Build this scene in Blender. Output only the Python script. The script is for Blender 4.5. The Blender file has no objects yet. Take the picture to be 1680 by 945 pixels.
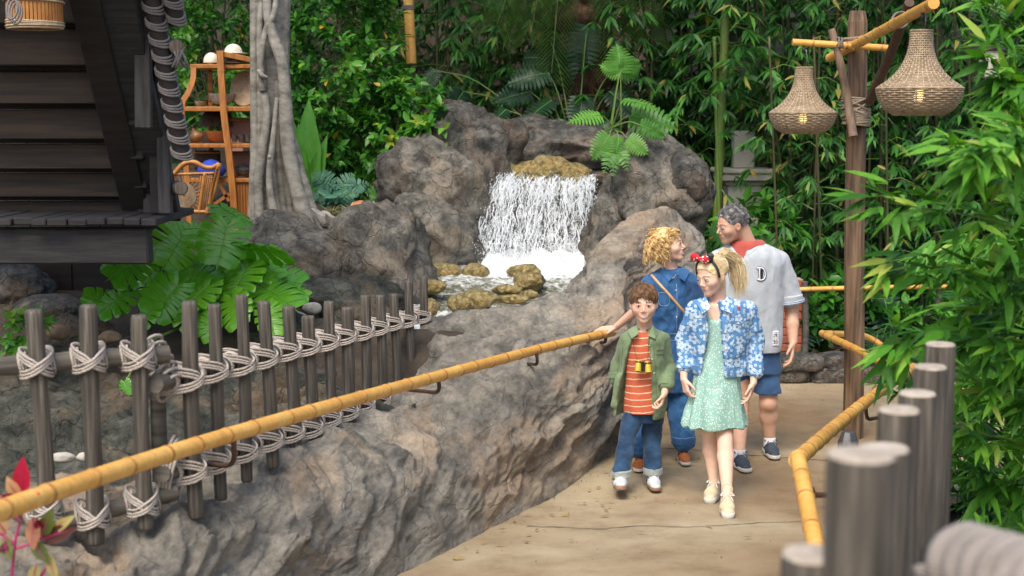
import bpy, bmesh, math, random
import numpy as np
from mathutils import Vector, Matrix
R = math.radians
rng = np.random.default_rng(7)
random.seed(7)
scn = bpy.context.scene
COL = scn.collection
# ---------------------------------------------------------------- camera, world, sun, exposure
F = 2333.0; PITCH = math.atan((472.5-190)/F); EYE = 2.36
cam_d = bpy.data.cameras.new('camera'); cam = bpy.data.objects.new('camera', cam_d); COL.objects.link(cam)
cam_d.sensor_width = 36; cam_d.lens = 36*F/1680; cam_d.clip_end = 600; cam_d.clip_start = .05
cam.location = (0, 0, EYE); cam.rotation_euler = (math.pi/2-PITCH, 0, 0)
cam_d.dof.use_dof = True; cam_d.dof.focus_distance = 9.3; cam_d.dof.aperture_fstop = 3.1
scn.camera = cam
w = bpy.data.worlds.new('World'); scn.world = w; w.use_nodes = True
SUN_EL, SUN_AZ = R(58), R(200)      # azimuth measured from +Y clockwise: sun is behind the camera, a little left
nt = w.node_tree; bg = nt.nodes['Background']
sky = nt.nodes.new('ShaderNodeTexSky'); sky.sky_type = 'NISHITA'; sky.sun_disc = False
sky.sun_elevation = SUN_EL; sky.sun_rotation = SUN_AZ; sky.air_density = 1.0; sky.dust_density = 4.0; sky.ozone_density = 0.6
nt.links.new(sky.outputs[0], bg.inputs[0]); bg.inputs[1].default_value = 0.15
sd = bpy.data.lights.new('sun', 'SUN'); sun = bpy.data.objects.new('sun', sd); COL.objects.link(sun)
sd.energy = 1.5; sd.angle = R(28); sd.color = (1.0, .95, .86)
sv = Vector((math.sin(SUN_AZ)*math.cos(SUN_EL), math.cos(SUN_AZ)*math.cos(SUN_EL), math.sin(SUN_EL)))
sun.rotation_euler = sv.to_track_quat('Z', 'Y').to_euler()
vs = scn.view_settings; vs.view_transform = 'Standard'; vs.look = 'None'; vs.exposure = 0.74; vs.gamma = 1
# ---------------------------------------------------------------- helpers: space
_f = np.array([0, math.cos(PITCH), -math.sin(PITCH)]); _u = np.array([0, math.sin(PITCH), math.cos(PITCH)]); _r = np.array([1., 0, 0])
CP = np.array([0, 0, EYE])
def P(px, py, Y):
    """world point at distance Y (along +Y) seen at photo pixel px,py"""
    d = _f + (px-840)/F*_r + (472.5-py)/F*_u
    return CP + d*(Y/d[1])
def G(px, py, z=0.0):
    d = _f + (px-840)/F*_r + (472.5-py)/F*_u
    return CP + d*((z-EYE)/d[2])
def hp(Y):                      # height of the path: level, ramping up towards the camera
    return np.maximum(0, .085*(8.6-np.asarray(Y, float)))
def unit(v):
    v = np.asarray(v, float); return v/max(1e-9, np.linalg.norm(v))
# ---------------------------------------------------------------- helpers: noise (numpy gradient noise)
_perm = np.random.RandomState(3).permutation(256); _perm = np.concatenate([_perm, _perm, _perm])
_g = np.random.RandomState(4).normal(size=(256, 3)); _g /= np.linalg.norm(_g, axis=1)[:, None]
def pnoise(p):
    p = np.asarray(p, float); i = np.floor(p).astype(np.int64); f = p-i; i &= 255
    u = f*f*f*(f*(f*6-15)+10); out = np.zeros(len(p))
    for dx in (0, 1):
        for dy in (0, 1):
            for dz in (0, 1):
                h = _perm[_perm[_perm[i[:, 0]+dx]+i[:, 1]+dy]+i[:, 2]+dz]
                g = _g[h & 255]; d = f-np.array([dx, dy, dz])
                wgt = (u[:, 0] if dx else 1-u[:, 0])*(u[:, 1] if dy else 1-u[:, 1])*(u[:, 2] if dz else 1-u[:, 2])
                out += wgt*(g*d).sum(1)
    return out*1.6
def fbm(p, oct=4, lac=2.05, gain=.5):
    p = np.asarray(p, float); s = 0; a = 1
    for o in range(oct): s = s+a*pnoise(p*lac**o+o*17.3); a *= gain
    return s
def ridged(p, oct=4, lac=2.1, gain=.5):
    p = np.asarray(p, float); s = 0; a = 1
    for o in range(oct): s = s+a*(1-2*np.abs(pnoise(p*lac**o+o*9.1))); a *= gain
    return s
# ---------------------------------------------------------------- helpers: objects
def tag(o, label=None, cat=None, group=None, kind=None):
    if label: o['label'] = label
    if cat: o['category'] = cat
    if group: o['group'] = group
    if kind: o['kind'] = kind
    return o
def empty(name, loc=(0, 0, 0), label=None, cat=None, group=None, rz=0):
    o = bpy.data.objects.new(name, None); COL.objects.link(o); o.location = tuple(loc); o.rotation_euler = (0, 0, rz)
    o.empty_display_size = .1
    return tag(o, label, cat, group)
def link(name, me, m=None, parent=None, label=None, cat=None, group=None, kind=None):
    """mesh given in world coordinates when the parent is an unrotated Empty: shifted back so it stays in place"""
    o = bpy.data.objects.new(name, me); COL.objects.link(o)
    if m is not None and not me.materials: me.materials.append(m)
    if parent is not None:
        o.parent = parent; b = parent
        off = Vector((0, 0, 0))
        while b: off += b.location; b = b.parent
        o.location = -off
    return tag(o, label, cat, group, kind)
def mesh_np(name, V, Fc, smooth=True, attrs=None):
    me = bpy.data.meshes.new(name)
    V = np.ascontiguousarray(V, dtype=np.float32)
    if isinstance(Fc, np.ndarray):
        n = Fc.shape[1]; me.vertices.add(len(V)); me.vertices.foreach_set('co', V.ravel())
        me.loops.add(Fc.size); me.loops.foreach_set('vertex_index', Fc.astype(np.int32).ravel())
        me.polygons.add(len(Fc)); me.polygons.foreach_set('loop_start', np.arange(0, Fc.size, n, dtype=np.int32))
        me.polygons.foreach_set('loop_total', np.full(len(Fc), n, np.int32))
        me.update(calc_edges=True)
    else:
        me.from_pydata(V.tolist(), [], [list(map(int, f)) for f in Fc])
    if smooth and len(me.polygons): me.polygons.foreach_set('use_smooth', np.ones(len(me.polygons), bool))
    if attrs:
        for k, a in attrs.items():
            at = me.attributes.new(k, 'FLOAT', 'POINT'); at.data.foreach_set('value', np.asarray(a, np.float32))
    me.update(); return me
class MB:
    """collects pieces into ONE mesh"""
    def __init__(s): s.V = []; s.F = []; s.n = 0
    def add(s, V, Fc):
        V = np.asarray(V, float); s.V.append(V); s.F += [tuple(int(i)+s.n for i in f) for f in Fc]; s.n += len(V); return s
    def box(s, c, size, rot=None, bev=0.0):
        hx, hy, hz = [a/2 for a in size]
        if bev <= 0:
            V = np.array([[x, y, z] for x in (-hx, hx) for y in (-hy, hy) for z in (-hz, hz)])
            Fc = [(0, 1, 3, 2), (4, 6, 7, 5), (0, 4, 5, 1), (2, 3, 7, 6), (0, 2, 6, 4), (1, 5, 7, 3)]
        else:
            b = min(bev, hx*.9, hy*.9, hz*.9); bm = bmesh.new(); bmesh.ops.create_cube(bm, size=1)
            for v in bm.verts: v.co = Vector((v.co.x*2*hx, v.co.y*2*hy, v.co.z*2*hz))
            bmesh.ops.bevel(bm, geom=bm.edges[:], offset=b, segments=1, affect='EDGES')
            bm.verts.index_update()
            V = np.array([v.co[:] for v in bm.verts]); Fc = [tuple(v.index for v in f.verts) for f in bm.faces]; bm.free()
        if rot is not None: V = V@np.array(rot).T
        return s.add(V+np.asarray(c, float), Fc)
    def beam(s, a, b, wx, wy, up=(0, 0, 1), bev=0.0):
        a = np.asarray(a, float); b = np.asarray(b, float); z = unit(b-a); x = np.cross(np.asarray(up, float), z)
        if np.linalg.norm(x) < 1e-4: x = np.cross((0, 1., 0), z)
        x = unit(x); y = np.cross(z, x)
        return s.box((a+b)/2, (wx, wy, np.linalg.norm(b-a)), np.stack([x, y, z], 1), bev)
    def tube(s, pts, r, n=8, caps=True, closed=False, squash=None):
        pts = np.asarray(pts, float); m = len(pts); r = np.broadcast_to(np.asarray(r, float), (m,))
        t = np.gradient(pts, axis=0) if not closed else np.roll(pts, -1, 0)-np.roll(pts, 1, 0)
        t /= np.maximum(1e-9, np.linalg.norm(t, axis=1))[:, None]
        u = np.zeros_like(t); x = np.cross(t[0], (0, 0, 1.));
        if np.linalg.norm(x) < .1: x = np.cross(t[0], (1., 0, 0))
        x = unit(x)
        for i in range(m):
            x = x-t[i]*np.dot(x, t[i]); x = unit(x); u[i] = x
        v = np.cross(t, u); a = np.arange(n)*2*math.pi/n
        V = (pts[:, None]+r[:, None, None]*(np.cos(a)[None, :, None]*u[:, None]+np.sin(a)[None, :, None]*v[:, None])).reshape(-1, 3)
        Fc = []
        for i in range(m if closed else m-1):
            j = (i+1) % m
            for k in range(n):
                l = (k+1) % n; Fc.append((i*n+k, i*n+l, j*n+l, j*n+k))
        if caps and not closed: Fc += [tuple(range(n))[::-1], tuple((m-1)*n+k for k in range(n))]
        return s.add(V, Fc)
    def lathe(s, c, prof, n=24, axis=None, a0=0, close=True):
        """prof: list of (radius, height)"""
        a = a0+np.arange(n)*2*math.pi/n; V = []
        for rr, z in prof: V += [(rr*math.cos(q), rr*math.sin(q), z) for q in a]
        V = np.array(V)
        if axis is not None:
            z = unit(axis); x = np.cross((0, 1., 0), z); x = unit(x if np.linalg.norm(x) > .1 else np.cross((1., 0, 0), z)); y = np.cross(z, x)
            V = V@np.stack([x, y, z], 1).T
        Fc = []; m = len(prof)
        for i in range(m-1):
            for k in range(n): Fc.append((i*n+k, i*n+(k+1) % n, (i+1)*n+(k+1) % n, (i+1)*n+k))
        if close: Fc += [tuple(range(n))[::-1], tuple((m-1)*n+k for k in range(n))]
        return s.add(V+np.asarray(c, float), Fc)
    def build(s, name, m, parent=None, smooth=False, **kw):
        me = mesh_np(name, np.concatenate(s.V), s.F, smooth)
        if not smooth: pass
        return link(name, me, m, parent, **kw)
def autosmooth(o, deg=40):
    me = o.data
    bm = bmesh.new(); bm.from_mesh(me)
    for e in bm.edges:
        e.smooth = not (len(e.link_faces) == 2 and e.calc_face_angle(0) > R(deg))
    for f in bm.faces: f.smooth = True
    bm.to_mesh(me); bm.free(); return o
def cr(ctrl, n):
    """Catmull-Rom resample of a control polyline"""
    c = np.asarray(ctrl, float); m = len(c); c = np.concatenate([2*c[:1]-c[1:2], c, 2*c[-1:]-c[-2:-1]])
    t = np.linspace(0, m-1-1e-9, n); i = t.astype(int); f = (t-i).reshape((-1,)+(1,)*(c.ndim-1))
    a, b, d, e = c[i], c[i+1], c[i+2], c[i+3]
    return .5*((2*b)+(-a+d)*f+(2*a-5*b+4*d-e)*f*f+(-a+3*b-3*d+e)*f**3)
def grid_faces(nu, nv, closed_u=False):
    i = np.arange(nu if closed_u else nu-1)[:, None]; j = np.arange(nv-1)[None]
    a = i*nv+j; b = ((i+1) % nu)*nv+j
    return np.stack([a, b, b+1, a+1], -1).reshape(-1, 4)
def vnormals(V, Fc):
    n = np.zeros_like(V); a, b, c, d = [V[Fc[:, k]] for k in range(4)]
    fn = np.cross(c-a, d-b)
    for k in range(4):
        for ax in range(3): n[:, ax] += np.bincount(Fc[:, k], fn[:, ax], len(V))
    return n/np.maximum(1e-12, np.linalg.norm(n, axis=1))[:, None]
# ---------------------------------------------------------------- helpers: SDF sculpting (surface nets)
class Sdf:
    def __init__(s, lo, hi, h):
        s.lo = np.asarray(lo, float); s.h = h; s.n = np.ceil((np.asarray(hi, float)-s.lo)/h).astype(int)+1
        s.vol = np.full(s.n, .25, np.float32)
    def _sub(s, lo, hi):
        a = np.maximum(0, np.floor((lo-s.lo)/s.h).astype(int)); b = np.minimum(s.n, np.ceil((hi-s.lo)/s.h).astype(int)+1)
        if (b <= a).any(): return None
        g = [s.lo[k]+s.h*np.arange(a[k], b[k]) for k in range(3)]
        return tuple(slice(a[k], b[k]) for k in range(3)), np.stack(np.meshgrid(*g, indexing='ij'), -1)
    def _mix(s, sl, d, k, op):
        v = s.vol[sl]; d = d.astype(np.float32)
        if op == 'sub': d = -d; sg = -1
        else: sg = 1
        a, b = sg*v, sg*d
        if k > 0:
            hh = np.clip(.5+.5*(b-a)/k, 0, 1); r = b*(1-hh)+a*hh-k*hh*(1-hh)
        else: r = np.minimum(a, b)
        s.vol[sl] = sg*r
    def rc(s, a, b, ra, rb, k=.02, op='add', sq=None):
        """tapered capsule; sq=(axis, factor): thinner along axis by factor"""
        a = np.asarray(a, float); b = np.asarray(b, float); m = (max(ra, rb)+k)/min(1, sq[1] if sq else 1)+3*s.h
        q = s._sub(np.minimum(a, b)-m, np.maximum(a, b)+m)
        if q is None: return s
        sl, p = q
        ba = b-a; pa = p-a; t = np.clip((pa@ba)/max(1e-9, ba@ba), 0, 1)
        dv = pa-t[..., None]*ba
        if sq is not None:
            ax = unit(sq[0]); c = dv@ax; dv = dv+(c*(sq[1]-1))[..., None]*ax
        d = np.linalg.norm(dv, axis=-1)-(ra+(rb-ra)*t)
        s._mix(sl, d, k, op); return s
    def ell(s, c, r, M=None, k=.02, op='add'):
        c = np.asarray(c, float); r = np.asarray(r, float) if np.ndim(r) else np.full(3, float(r)); m = r.max()+k+3*s.h
        q = s._sub(c-m, c+m)
        if q is None: return s
        sl, p = q; l = p-c
        if M is not None: l = l@np.asarray(M)
        k0 = np.linalg.norm(l/r, axis=-1); k1 = np.linalg.norm(l/(r*r), axis=-1)
        d = np.where(k1 < 1e-6, -r.min(), k0*(k0-1)/np.maximum(k1, 1e-6))
        s._mix(sl, d, k, op); return s
    def loft(s, secs, yaw=0., k=.015, op='add', ex=2.0, inflate=0.):
        """secs: rows (z, cx, cy, halfwidth, halfdepth), horizontal superellipse sections"""
        A = np.array(secs, float); A = A[np.argsort(A[:, 0])]; m = A[:, 3:].max()+k+3*s.h+inflate
        lo = np.array([A[:, 1].min()-m, A[:, 2].min()-m, A[0, 0]-m]); hi = np.array([A[:, 1].max()+m, A[:, 2].max()+m, A[-1, 0]+m])
        q = s._sub(lo, hi)
        if q is None: return s
        sl, p = q; z = p[0, 0, :, 2]
        zc = np.clip(z, A[0, 0], A[-1, 0])
        zz = np.linspace(A[0, 0], A[-1, 0], 80); B = cr(A, 400); o = [np.interp(zc, B[:, 0], B[:, i]) for i in range(1, 5)]
        dx = p[..., 0]-o[0]; dy = p[..., 1]-o[1]; c, sn = math.cos(yaw), math.sin(yaw)
        lx = dx*c+dy*sn; ly = -dx*sn+dy*c; hw, hd = o[2]+inflate, o[3]+inflate
        rr = (np.abs(lx/hw)**ex+np.abs(ly/hd)**ex)**(1/ex)
        gl = np.sqrt((lx/hw**2)**2+(ly/hd**2)**2)
        d = (rr-1)*np.where(gl > 1e-4, rr/np.maximum(gl, 1e-4), np.minimum(hw, hd))
        dz = np.maximum(A[0, 0]-z, z-A[-1, 0])[None, None]+0*d
        d = np.where(dz > 0, np.sqrt(np.maximum(d, 0)**2+dz**2), np.maximum(d, dz))
        s._mix(sl, d, k, op); return s
    def cut(s, pt, nrm, k=0.0):
        """removes what lies on the side nrm points to"""
        g = [s.lo[i]+s.h*np.arange(s.n[i]) for i in range(3)]; nrm = unit(nrm)
        d = (g[0]-pt[0])[:, None, None]*nrm[0]+(g[1]-pt[1])[None, :, None]*nrm[1]+(g[2]-pt[2])[None, None]*nrm[2]
        s.vol = np.maximum(s.vol, d.astype(np.float32)); return s
    def wall(s):
        for ax in range(3):
            for e in (0, -1):
                sl = [slice(None)]*3; sl[ax] = e; s.vol[tuple(sl)] = .1
    def mesh(s, disp=None, smooth=1):
        s.wall(); v = s.vol; ins = v < 0; n = np.array(v.shape); acc = np.zeros((n[0]-1, n[1]-1, n[2]-1, 3), np.float32); cnt = np.zeros(acc.shape[:3], np.float32)
        quads = []; cid = None; cross = []
        for ax in range(3):
            sl0 = [slice(None)]*3; sl1 = [slice(None)]*3; sl0[ax] = slice(0, -1); sl1[ax] = slice(1, None)
            a, b = v[tuple(sl0)], v[tuple(sl1)]; cm = (a < 0) != (b < 0); idx = np.argwhere(cm)
            av = a[cm]; bv = b[cm]; t = av/(av-bv); pt = idx.astype(np.float32); pt[:, ax] += t; o = [q for q in range(3) if q != ax]
            cross.append((ax, idx, av < 0))
            for da in (0, 1):
                for db in (0, 1):
                    c = idx.copy(); c[:, o[0]] -= da; c[:, o[1]] -= db
                    np.add.at(acc, (c[:, 0], c[:, 1], c[:, 2]), pt); np.add.at(cnt, (c[:, 0], c[:, 1], c[:, 2]), 1)
        act = cnt > 0; cid = np.full(act.shape, -1, np.int64); cid[act] = np.arange(act.sum())
        V = acc[act]/cnt[act][:, None]*s.h+s.lo
        for ax, idx, neg in cross:
            o = [(ax+1) % 3, (ax+2) % 3]; cs = []
            for da, db in ((1, 1), (0, 1), (0, 0), (1, 0)):
                c = idx.copy(); c[:, o[0]] -= da; c[:, o[1]] -= db; cs.append(cid[c[:, 0], c[:, 1], c[:, 2]])
            q = np.stack(cs, 1); q[~neg] = q[~neg][:, ::-1]; quads.append(q)
        Q = np.concatenate(quads); V = V.astype(float)
        for _ in range(smooth):
            S = np.zeros_like(V); c = np.zeros(len(V))
            for k in range(4):
                i, j = Q[:, k], Q[:, (k+1) % 4]
                for ax in range(3): S[:, ax] += np.bincount(i, V[j, ax], len(V))+np.bincount(j, V[i, ax], len(V))
                c += np.bincount(i, minlength=len(V))+np.bincount(j, minlength=len(V))
            V = V*.5+.5*S/c[:, None]
        if disp is not None:
            nn = vnormals(V, Q); V = V+nn*disp(V, nn)[:, None]
        return V, Q
# ---------------------------------------------------------------- helpers: materials
def nodes(name):
    m = bpy.data.materials.new(name); m.use_nodes = True; t = m.node_tree; b = t.nodes['Principled BSDF']; return m, t, b
def N(t, typ, ins=None, **kw):
    n = t.nodes.new(typ)
    for k, v in kw.items(): setattr(n, k, v)
    for k, v in (ins or {}).items():
        if isinstance(v, bpy.types.NodeSocket): t.links.new(v, n.inputs[k])
        else: n.inputs[k].default_value = v
    return n
def c4(c): return (c[0], c[1], c[2], 1)
def ramp(t, fac, stops):
    n = t.nodes.new('ShaderNodeValToRGB'); e = n.color_ramp.elements
    while len(e) < len(stops): e.new(.5)
    for i, (p, c) in enumerate(stops): e[i].position = p; e[i].color = c4(c) if len(c) == 3 else c
    t.links.new(fac, n.inputs[0]); return n.outputs[0]
def mix(t, fac, a, b, mode='MIX'):
    n = t.nodes.new('ShaderNodeMix'); n.data_type = 'RGBA'; n.blend_type = mode
    for s, v in ((n.inputs[0], fac), (n.inputs[6], a), (n.inputs[7], b)):
        if isinstance(v, bpy.types.NodeSocket): t.links.new(v, s)
        else: s.default_value = c4(v) if isinstance(v, (tuple, list)) else v
    return n.outputs[2]
def noise_tex(t, scale, detail=4, rough=.55, vec=None, dist=0):
    n = N(t, 'ShaderNodeTexNoise', {'Scale': scale, 'Detail': detail, 'Roughness': rough, 'Distortion': dist})
    if vec is not None: t.links.new(vec, n.inputs['Vector'])
    return n.outputs[0]
def coords(t, scale=(1, 1, 1), rot=(0, 0, 0), out='Object'):
    c = t.nodes.new('ShaderNodeTexCoord'); mp = N(t, 'ShaderNodeMapping'); mp.inputs['Scale'].default_value = scale; mp.inputs['Rotation'].default_value = rot
    t.links.new(c.outputs[out], mp.inputs[0]); return mp.outputs[0]
def bump(t, b, h, strength=.3, dist=.01):
    n = N(t, 'ShaderNodeBump', {'Strength': strength, 'Distance': dist, 'Height': h}); t.links.new(n.outputs[0], b.inputs['Normal']); return n
def simple(name, c1, c2=None, scale=8, rough=.6, bmp=0., bscale=None, stretch=(1, 1, 1), spec=.5, metal=0, sheen=0, lo=.35, hi=.65, c3=None, bdist=.004):
    m, t, b = nodes(name); v = coords(t, stretch); c2 = c2 or tuple(x*.75 for x in c1)
    f = noise_tex(t, scale, 5, .6, v)
    st = [(lo, c1), (hi, c2)] if c3 is None else [(lo, c1), ((lo+hi)/2, c3), (hi, c2)]
    t.links.new(ramp(t, f, st), b.inputs['Base Color']); b.inputs['Roughness'].default_value = rough
    b.inputs['Specular IOR Level'].default_value = spec; b.inputs['Metallic'].default_value = metal
    if sheen: b.inputs['Sheen Weight'].default_value = sheen
    if bmp: bump(t, b, noise_tex(t, bscale or scale*4, 5, .6, v), bmp, bdist)
    return m
# ================================================================ MATERIALS
M = {}
def rock_mat(name, cols, moss=0., crk=.5, dks=.30, bst=1.0, msc=9, st=(1, 1, 1), wet=0., mosscol=(.035, .06, .022), tan=(.36, .22, .12), tanamt=.5, sc=1.0, mossz=None):
    m, t, b = nodes(name); v = coords(t, st)
    n1 = noise_tex(t, 1.6*sc, 8, .62, v, .6); n2 = noise_tex(t, 5.5*sc, 8, .7, v, .3); n3 = noise_tex(t, 30, 8, .8, v); n4 = noise_tex(t, .8*sc, 4, .5, v)
    base = ramp(t, n2, [(.36, cols[0]), (.48, cols[1]), (.62, cols[2])])
    tn = ramp(t, n1, [(.48, (0, 0, 0)), (.60, (tanamt,)*3)])
    c = mix(t, tn, base, tan)
    dk = ramp(t, n3, [(.34, (dks,)*3), (.46, (.92, .92, .92)), (.68, (1.4,)*3)]); c = mix(t, .8, c, dk, 'MULTIPLY')
    dk2 = ramp(t, n4, [(.35, (.62,)*3), (.6, (1.1,)*3)]); c = mix(t, .7, c, dk2, 'MULTIPLY')
    vo = N(t, 'ShaderNodeTexVoronoi', {'Scale': 3.3*sc, 'Vector': v}, feature='DISTANCE_TO_EDGE')
    wob = noise_tex(t, 7, 4, .6, v)
    va = N(t, 'ShaderNodeVectorMath', {0: v}, operation='ADD'); wv = N(t, 'ShaderNodeTexNoise', {'Scale': 3.0, 'Detail': 4.}); t.links.new(v, wv.inputs['Vector'])
    sc_ = N(t, 'ShaderNodeVectorMath', {0: wv.outputs[1], 3: .55}, operation='SCALE'); t.links.new(sc_.outputs[0], va.inputs[1]); t.links.new(va.outputs[0], vo.inputs['Vector'])
    crack = ramp(t, vo.outputs['Distance'], [(.0, (.0,)*3), (.035, (1,)*3)])
    if moss:
        mn = noise_tex(t, msc, 7, .75, v, .2); mz = noise_tex(t, 2.2, 3, .5, v)
        mm = N(t, 'ShaderNodeMath', {0: mn, 1: mz}, operation='ADD')
        mf = ramp(t, mm.outputs[0], [(1.16-moss*.12, (0, 0, 0)), (1.26-moss*.12, (.7,)*3)]); c = mix(t, mf, c, mosscol)
    t.links.new(c, b.inputs['Base Color'])
    b.inputs['Roughness'].default_value = .85-wet*.5; b.inputs['Specular IOR Level'].default_value = .25+wet*.3
    hh = N(t, 'ShaderNodeMath', {0: n2, 1: n3}, operation='ADD')
    h2 = N(t, 'ShaderNodeMath', {0: hh.outputs[0], 1: .9}, operation='MULTIPLY')
    c = mix(t, crk, c, ramp(t, vo.outputs['Distance'], [(.0, (.30,)*3), (.022, (1,)*3)]), 'MULTIPLY'); t.links.new(c, b.inputs['Base Color'])
    h3 = N(t, 'ShaderNodeMath', {0: crack, 1: .35, 2: h2.outputs[0]}, operation='MULTIPLY_ADD')
    bump(t, b, h3.outputs[0], bst, .03)
    return m
M['wallrock'] = rock_mat('wall_rock', [(.10, .096, .082), (.21, .195, .163), (.34, .31, .25)], moss=.0, crk=.12, dks=.58, bst=.75, st=(1, .38, 1.35), tanamt=.62, tan=(.38, .275, .18))
M['boulder'] = rock_mat('boulder_rock', [(.055, .054, .047), (.145, .138, .118), (.27, .25, .205)], moss=1.25, msc=24, mosscol=(.045, .095, .045), dks=.45, tanamt=.3, tan=(.32, .23, .14))
M['darkrock'] = rock_mat('dark_boulder_rock', [(.035, .036, .033), (.085, .083, .075), (.18, .172, .15)], moss=.3, tanamt=.2)
M['wetrock'] = rock_mat('wet_rock', [(.02, .022, .018), (.06, .058, .045), (.14, .13, .10)], moss=.75, wet=.7, tanamt=.3, mosscol=(.07, .075, .012))
M['bankrock'] = rock_mat('mossy_bank_rock', [(.03, .034, .028), (.068, .072, .058), (.13, .13, .105)], moss=1.0, tanamt=.25, mosscol=(.03, .055, .025))
M['yellowrock'] = rock_mat('algae_rock', [(.12, .095, .03), (.32, .25, .09), (.52, .43, .22)], moss=.6, wet=.6, tanamt=.45, mosscol=(.07, .085, .02), tan=(.38, .22, .05), sc=4)
M['pebble'] = simple('pale_pebble', (.52, .48, .40), (.30, .28, .24), 14, .7, .3)
M['tanstone'] = simple('tan_stone', (.34, .22, .12), (.16, .11, .07), 8, .8, .5)
# path
def path_mat():
    m, t, b = nodes('stained_concrete'); v = coords(t)
    n1 = noise_tex(t, .9, 6, .6, v, .5); n2 = noise_tex(t, 3.2, 8, .65, v); n3 = noise_tex(t, 120, 3, .7, v)
    c = ramp(t, n1, [(.34, (.27, .19, .11)), (.5, (.345, .275, .17)), (.66, (.42, .355, .235))])
    c = mix(t, .75, c, ramp(t, n2, [(.3, (.62, .56, .50)), (.52, (1, 1, 1)), (.75, (1.14, 1.12, 1.08))]), 'MULTIPLY')
    c = mix(t, .5, c, ramp(t, n3, [(.3, (.72,)*3), (.6, (1.12,)*3)]), 'MULTIPLY')
    c = mix(t, .8, c, ramp(t, noise_tex(t, .35, 3, .5, v), [(.40, (.70, .60, .50)), (.56, (1, 1, 1))]), 'MULTIPLY')
    t.links.new(c, b.inputs['Base Color']); b.inputs['Roughness'].default_value = .72
    h = N(t, 'ShaderNodeMath', {0: n2, 1: n3}, operation='ADD'); bump(t, b, h.outputs[0], .25, .006); return m
M['path'] = path_mat()
M['soil'] = simple('dark_soil', (.035, .026, .018), (.075, .055, .035), 5, .95, .8, 30, bdist=.03)
M['litter'] = simple('dry_leaf_litter', (.20, .10, .035), (.10, .055, .025), 3, .8, c3=(.30, .20, .06))
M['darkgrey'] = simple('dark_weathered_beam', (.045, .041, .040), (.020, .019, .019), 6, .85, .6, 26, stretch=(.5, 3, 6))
M['crack'] = simple('crack_dark', (.10, .082, .062), rough=.9)
# woods
M['picket'] = simple('weathered_grey_wood', (.19, .165, .13), (.030, .026, .020), 9, .8, .7, 30, stretch=(7, 7, .3), c3=(.085, .073, .058), lo=.28, hi=.68)
M['picket_tan'] = simple('weathered_tan_streak', (.26, .2, .14), (.12, .095, .075), 12, .8, .5, 30, stretch=(6, 6, .3))
M['rail'] = simple('weathered_grey_pole', (.14, .125, .10), (.05, .044, .036), 7, .8, .5, 30, stretch=(.5, .5, 5))
M['cutwood'] = simple('cut_wood_end', (.48, .42, .34), (.30, .25, .2), 22, .8, .3)
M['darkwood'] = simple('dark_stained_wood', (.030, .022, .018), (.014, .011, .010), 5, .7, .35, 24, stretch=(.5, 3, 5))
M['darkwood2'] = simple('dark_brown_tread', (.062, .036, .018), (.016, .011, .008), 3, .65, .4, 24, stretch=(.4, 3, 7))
M['greywood'] = simple('grey_timber', (.085, .078, .075), (.032, .03, .03), 6, .85, .6, 26, stretch=(5, 5, .5))
M['postwood'] = simple('brown_post_timber', (.24, .15, .082), (.06, .038, .022), 5, .7, .6, 18, stretch=(7, 7, .4), c3=(.15, .09, .05))
M['stick'] = simple('bare_branch', (.26, .175, .115), (.13, .085, .06), 8, .75, .4, 30, stretch=(4, 4, .6))
M['darkstick'] = simple('dark_branch', (.11, .06, .036), (.06, .034, .022), 8, .75, .4, 30, stretch=(4, 4, .6))
def rope_mat(name, c1, c2):
    m, t, b = nodes(name); v = coords(t)
    w = N(t, 'ShaderNodeTexWave', {'Scale': 70., 'Distortion': 1.5, 'Detail': 1.0, 'Vector': v}, bands_direction='DIAGONAL')
    c = mix(t, w.outputs[0], c2, c1); c = mix(t, .6, c, ramp(t, noise_tex(t, 12, 4, .6, v), [(.3, (.6,)*3), (.6, (1.1,)*3)]), 'MULTIPLY')
    t.links.new(c, b.inputs['Base Color']); b.inputs['Roughness'].default_value = .9; bump(t, b, w.outputs[0], .6, .003); return m
M['rope'] = rope_mat('pale_rope', (.60, .54, .47), (.34, .29, .25))
M['ropeworn'] = rope_mat('worn_grey_rope', (.40, .355, .32), (.20, .175, .155))
M['ropegrey'] = rope_mat('grey_rope', (.30, .27, .25), (.15, .13, .12))
M['ropetan'] = rope_mat('tan_rope', (.44, .35, .24), (.22, .17, .11))
def bamboo_mat(name, a, b_, c):
    m, t, b = nodes(name); v = coords(t)
    n = noise_tex(t, 3.5, 4, .6, v); n2 = noise_tex(t, 45, 3, .6, coords(t, (.25, 1, 1)))
    col = ramp(t, n, [(.3, a), (.5, b_), (.7, c)]); col = mix(t, .5, col, ramp(t, n2, [(.35, (.72,)*3), (.6, (1.1,)*3)]), 'MULTIPLY')
    t.links.new(col, b.inputs['Base Color']); b.inputs['Roughness'].default_value = .42; b.inputs['Coat Weight'].default_value = .12; b.inputs['Coat Roughness'].default_value = .2
    return m
M['bamboo'] = bamboo_mat('varnished_bamboo', (.60, .29, .05), (.70, .37, .075), (.78, .47, .12))
M['bamboonode'] = simple('bamboo_node', (.30, .12, .025), (.55, .28, .07), 20, .45)
M['culm'] = simple('green_culm', (.10, .20, .03), (.16, .22, .05), 5, .4, stretch=(1, 1, .3))
M['culmdark'] = simple('dark_culm', (.03, .045, .012), (.075, .065, .025), 5, .5, stretch=(1, 1, .3))
M['wicker'] = simple('wicker_strand', (.40, .30, .19), (.25, .18, .11), 26, .65, .3)
M['wickerlight'] = simple('pale_wicker_strand', (.50, .39, .26), (.34, .26, .17), 26, .65, .3)
M['rust'] = simple('rusty_iron', (.12, .06, .035), (.07, .045, .035), 20, .6, .3, metal=.4)
M['black'] = simple('black_iron', (.02, .02, .02), rough=.5)
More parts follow.
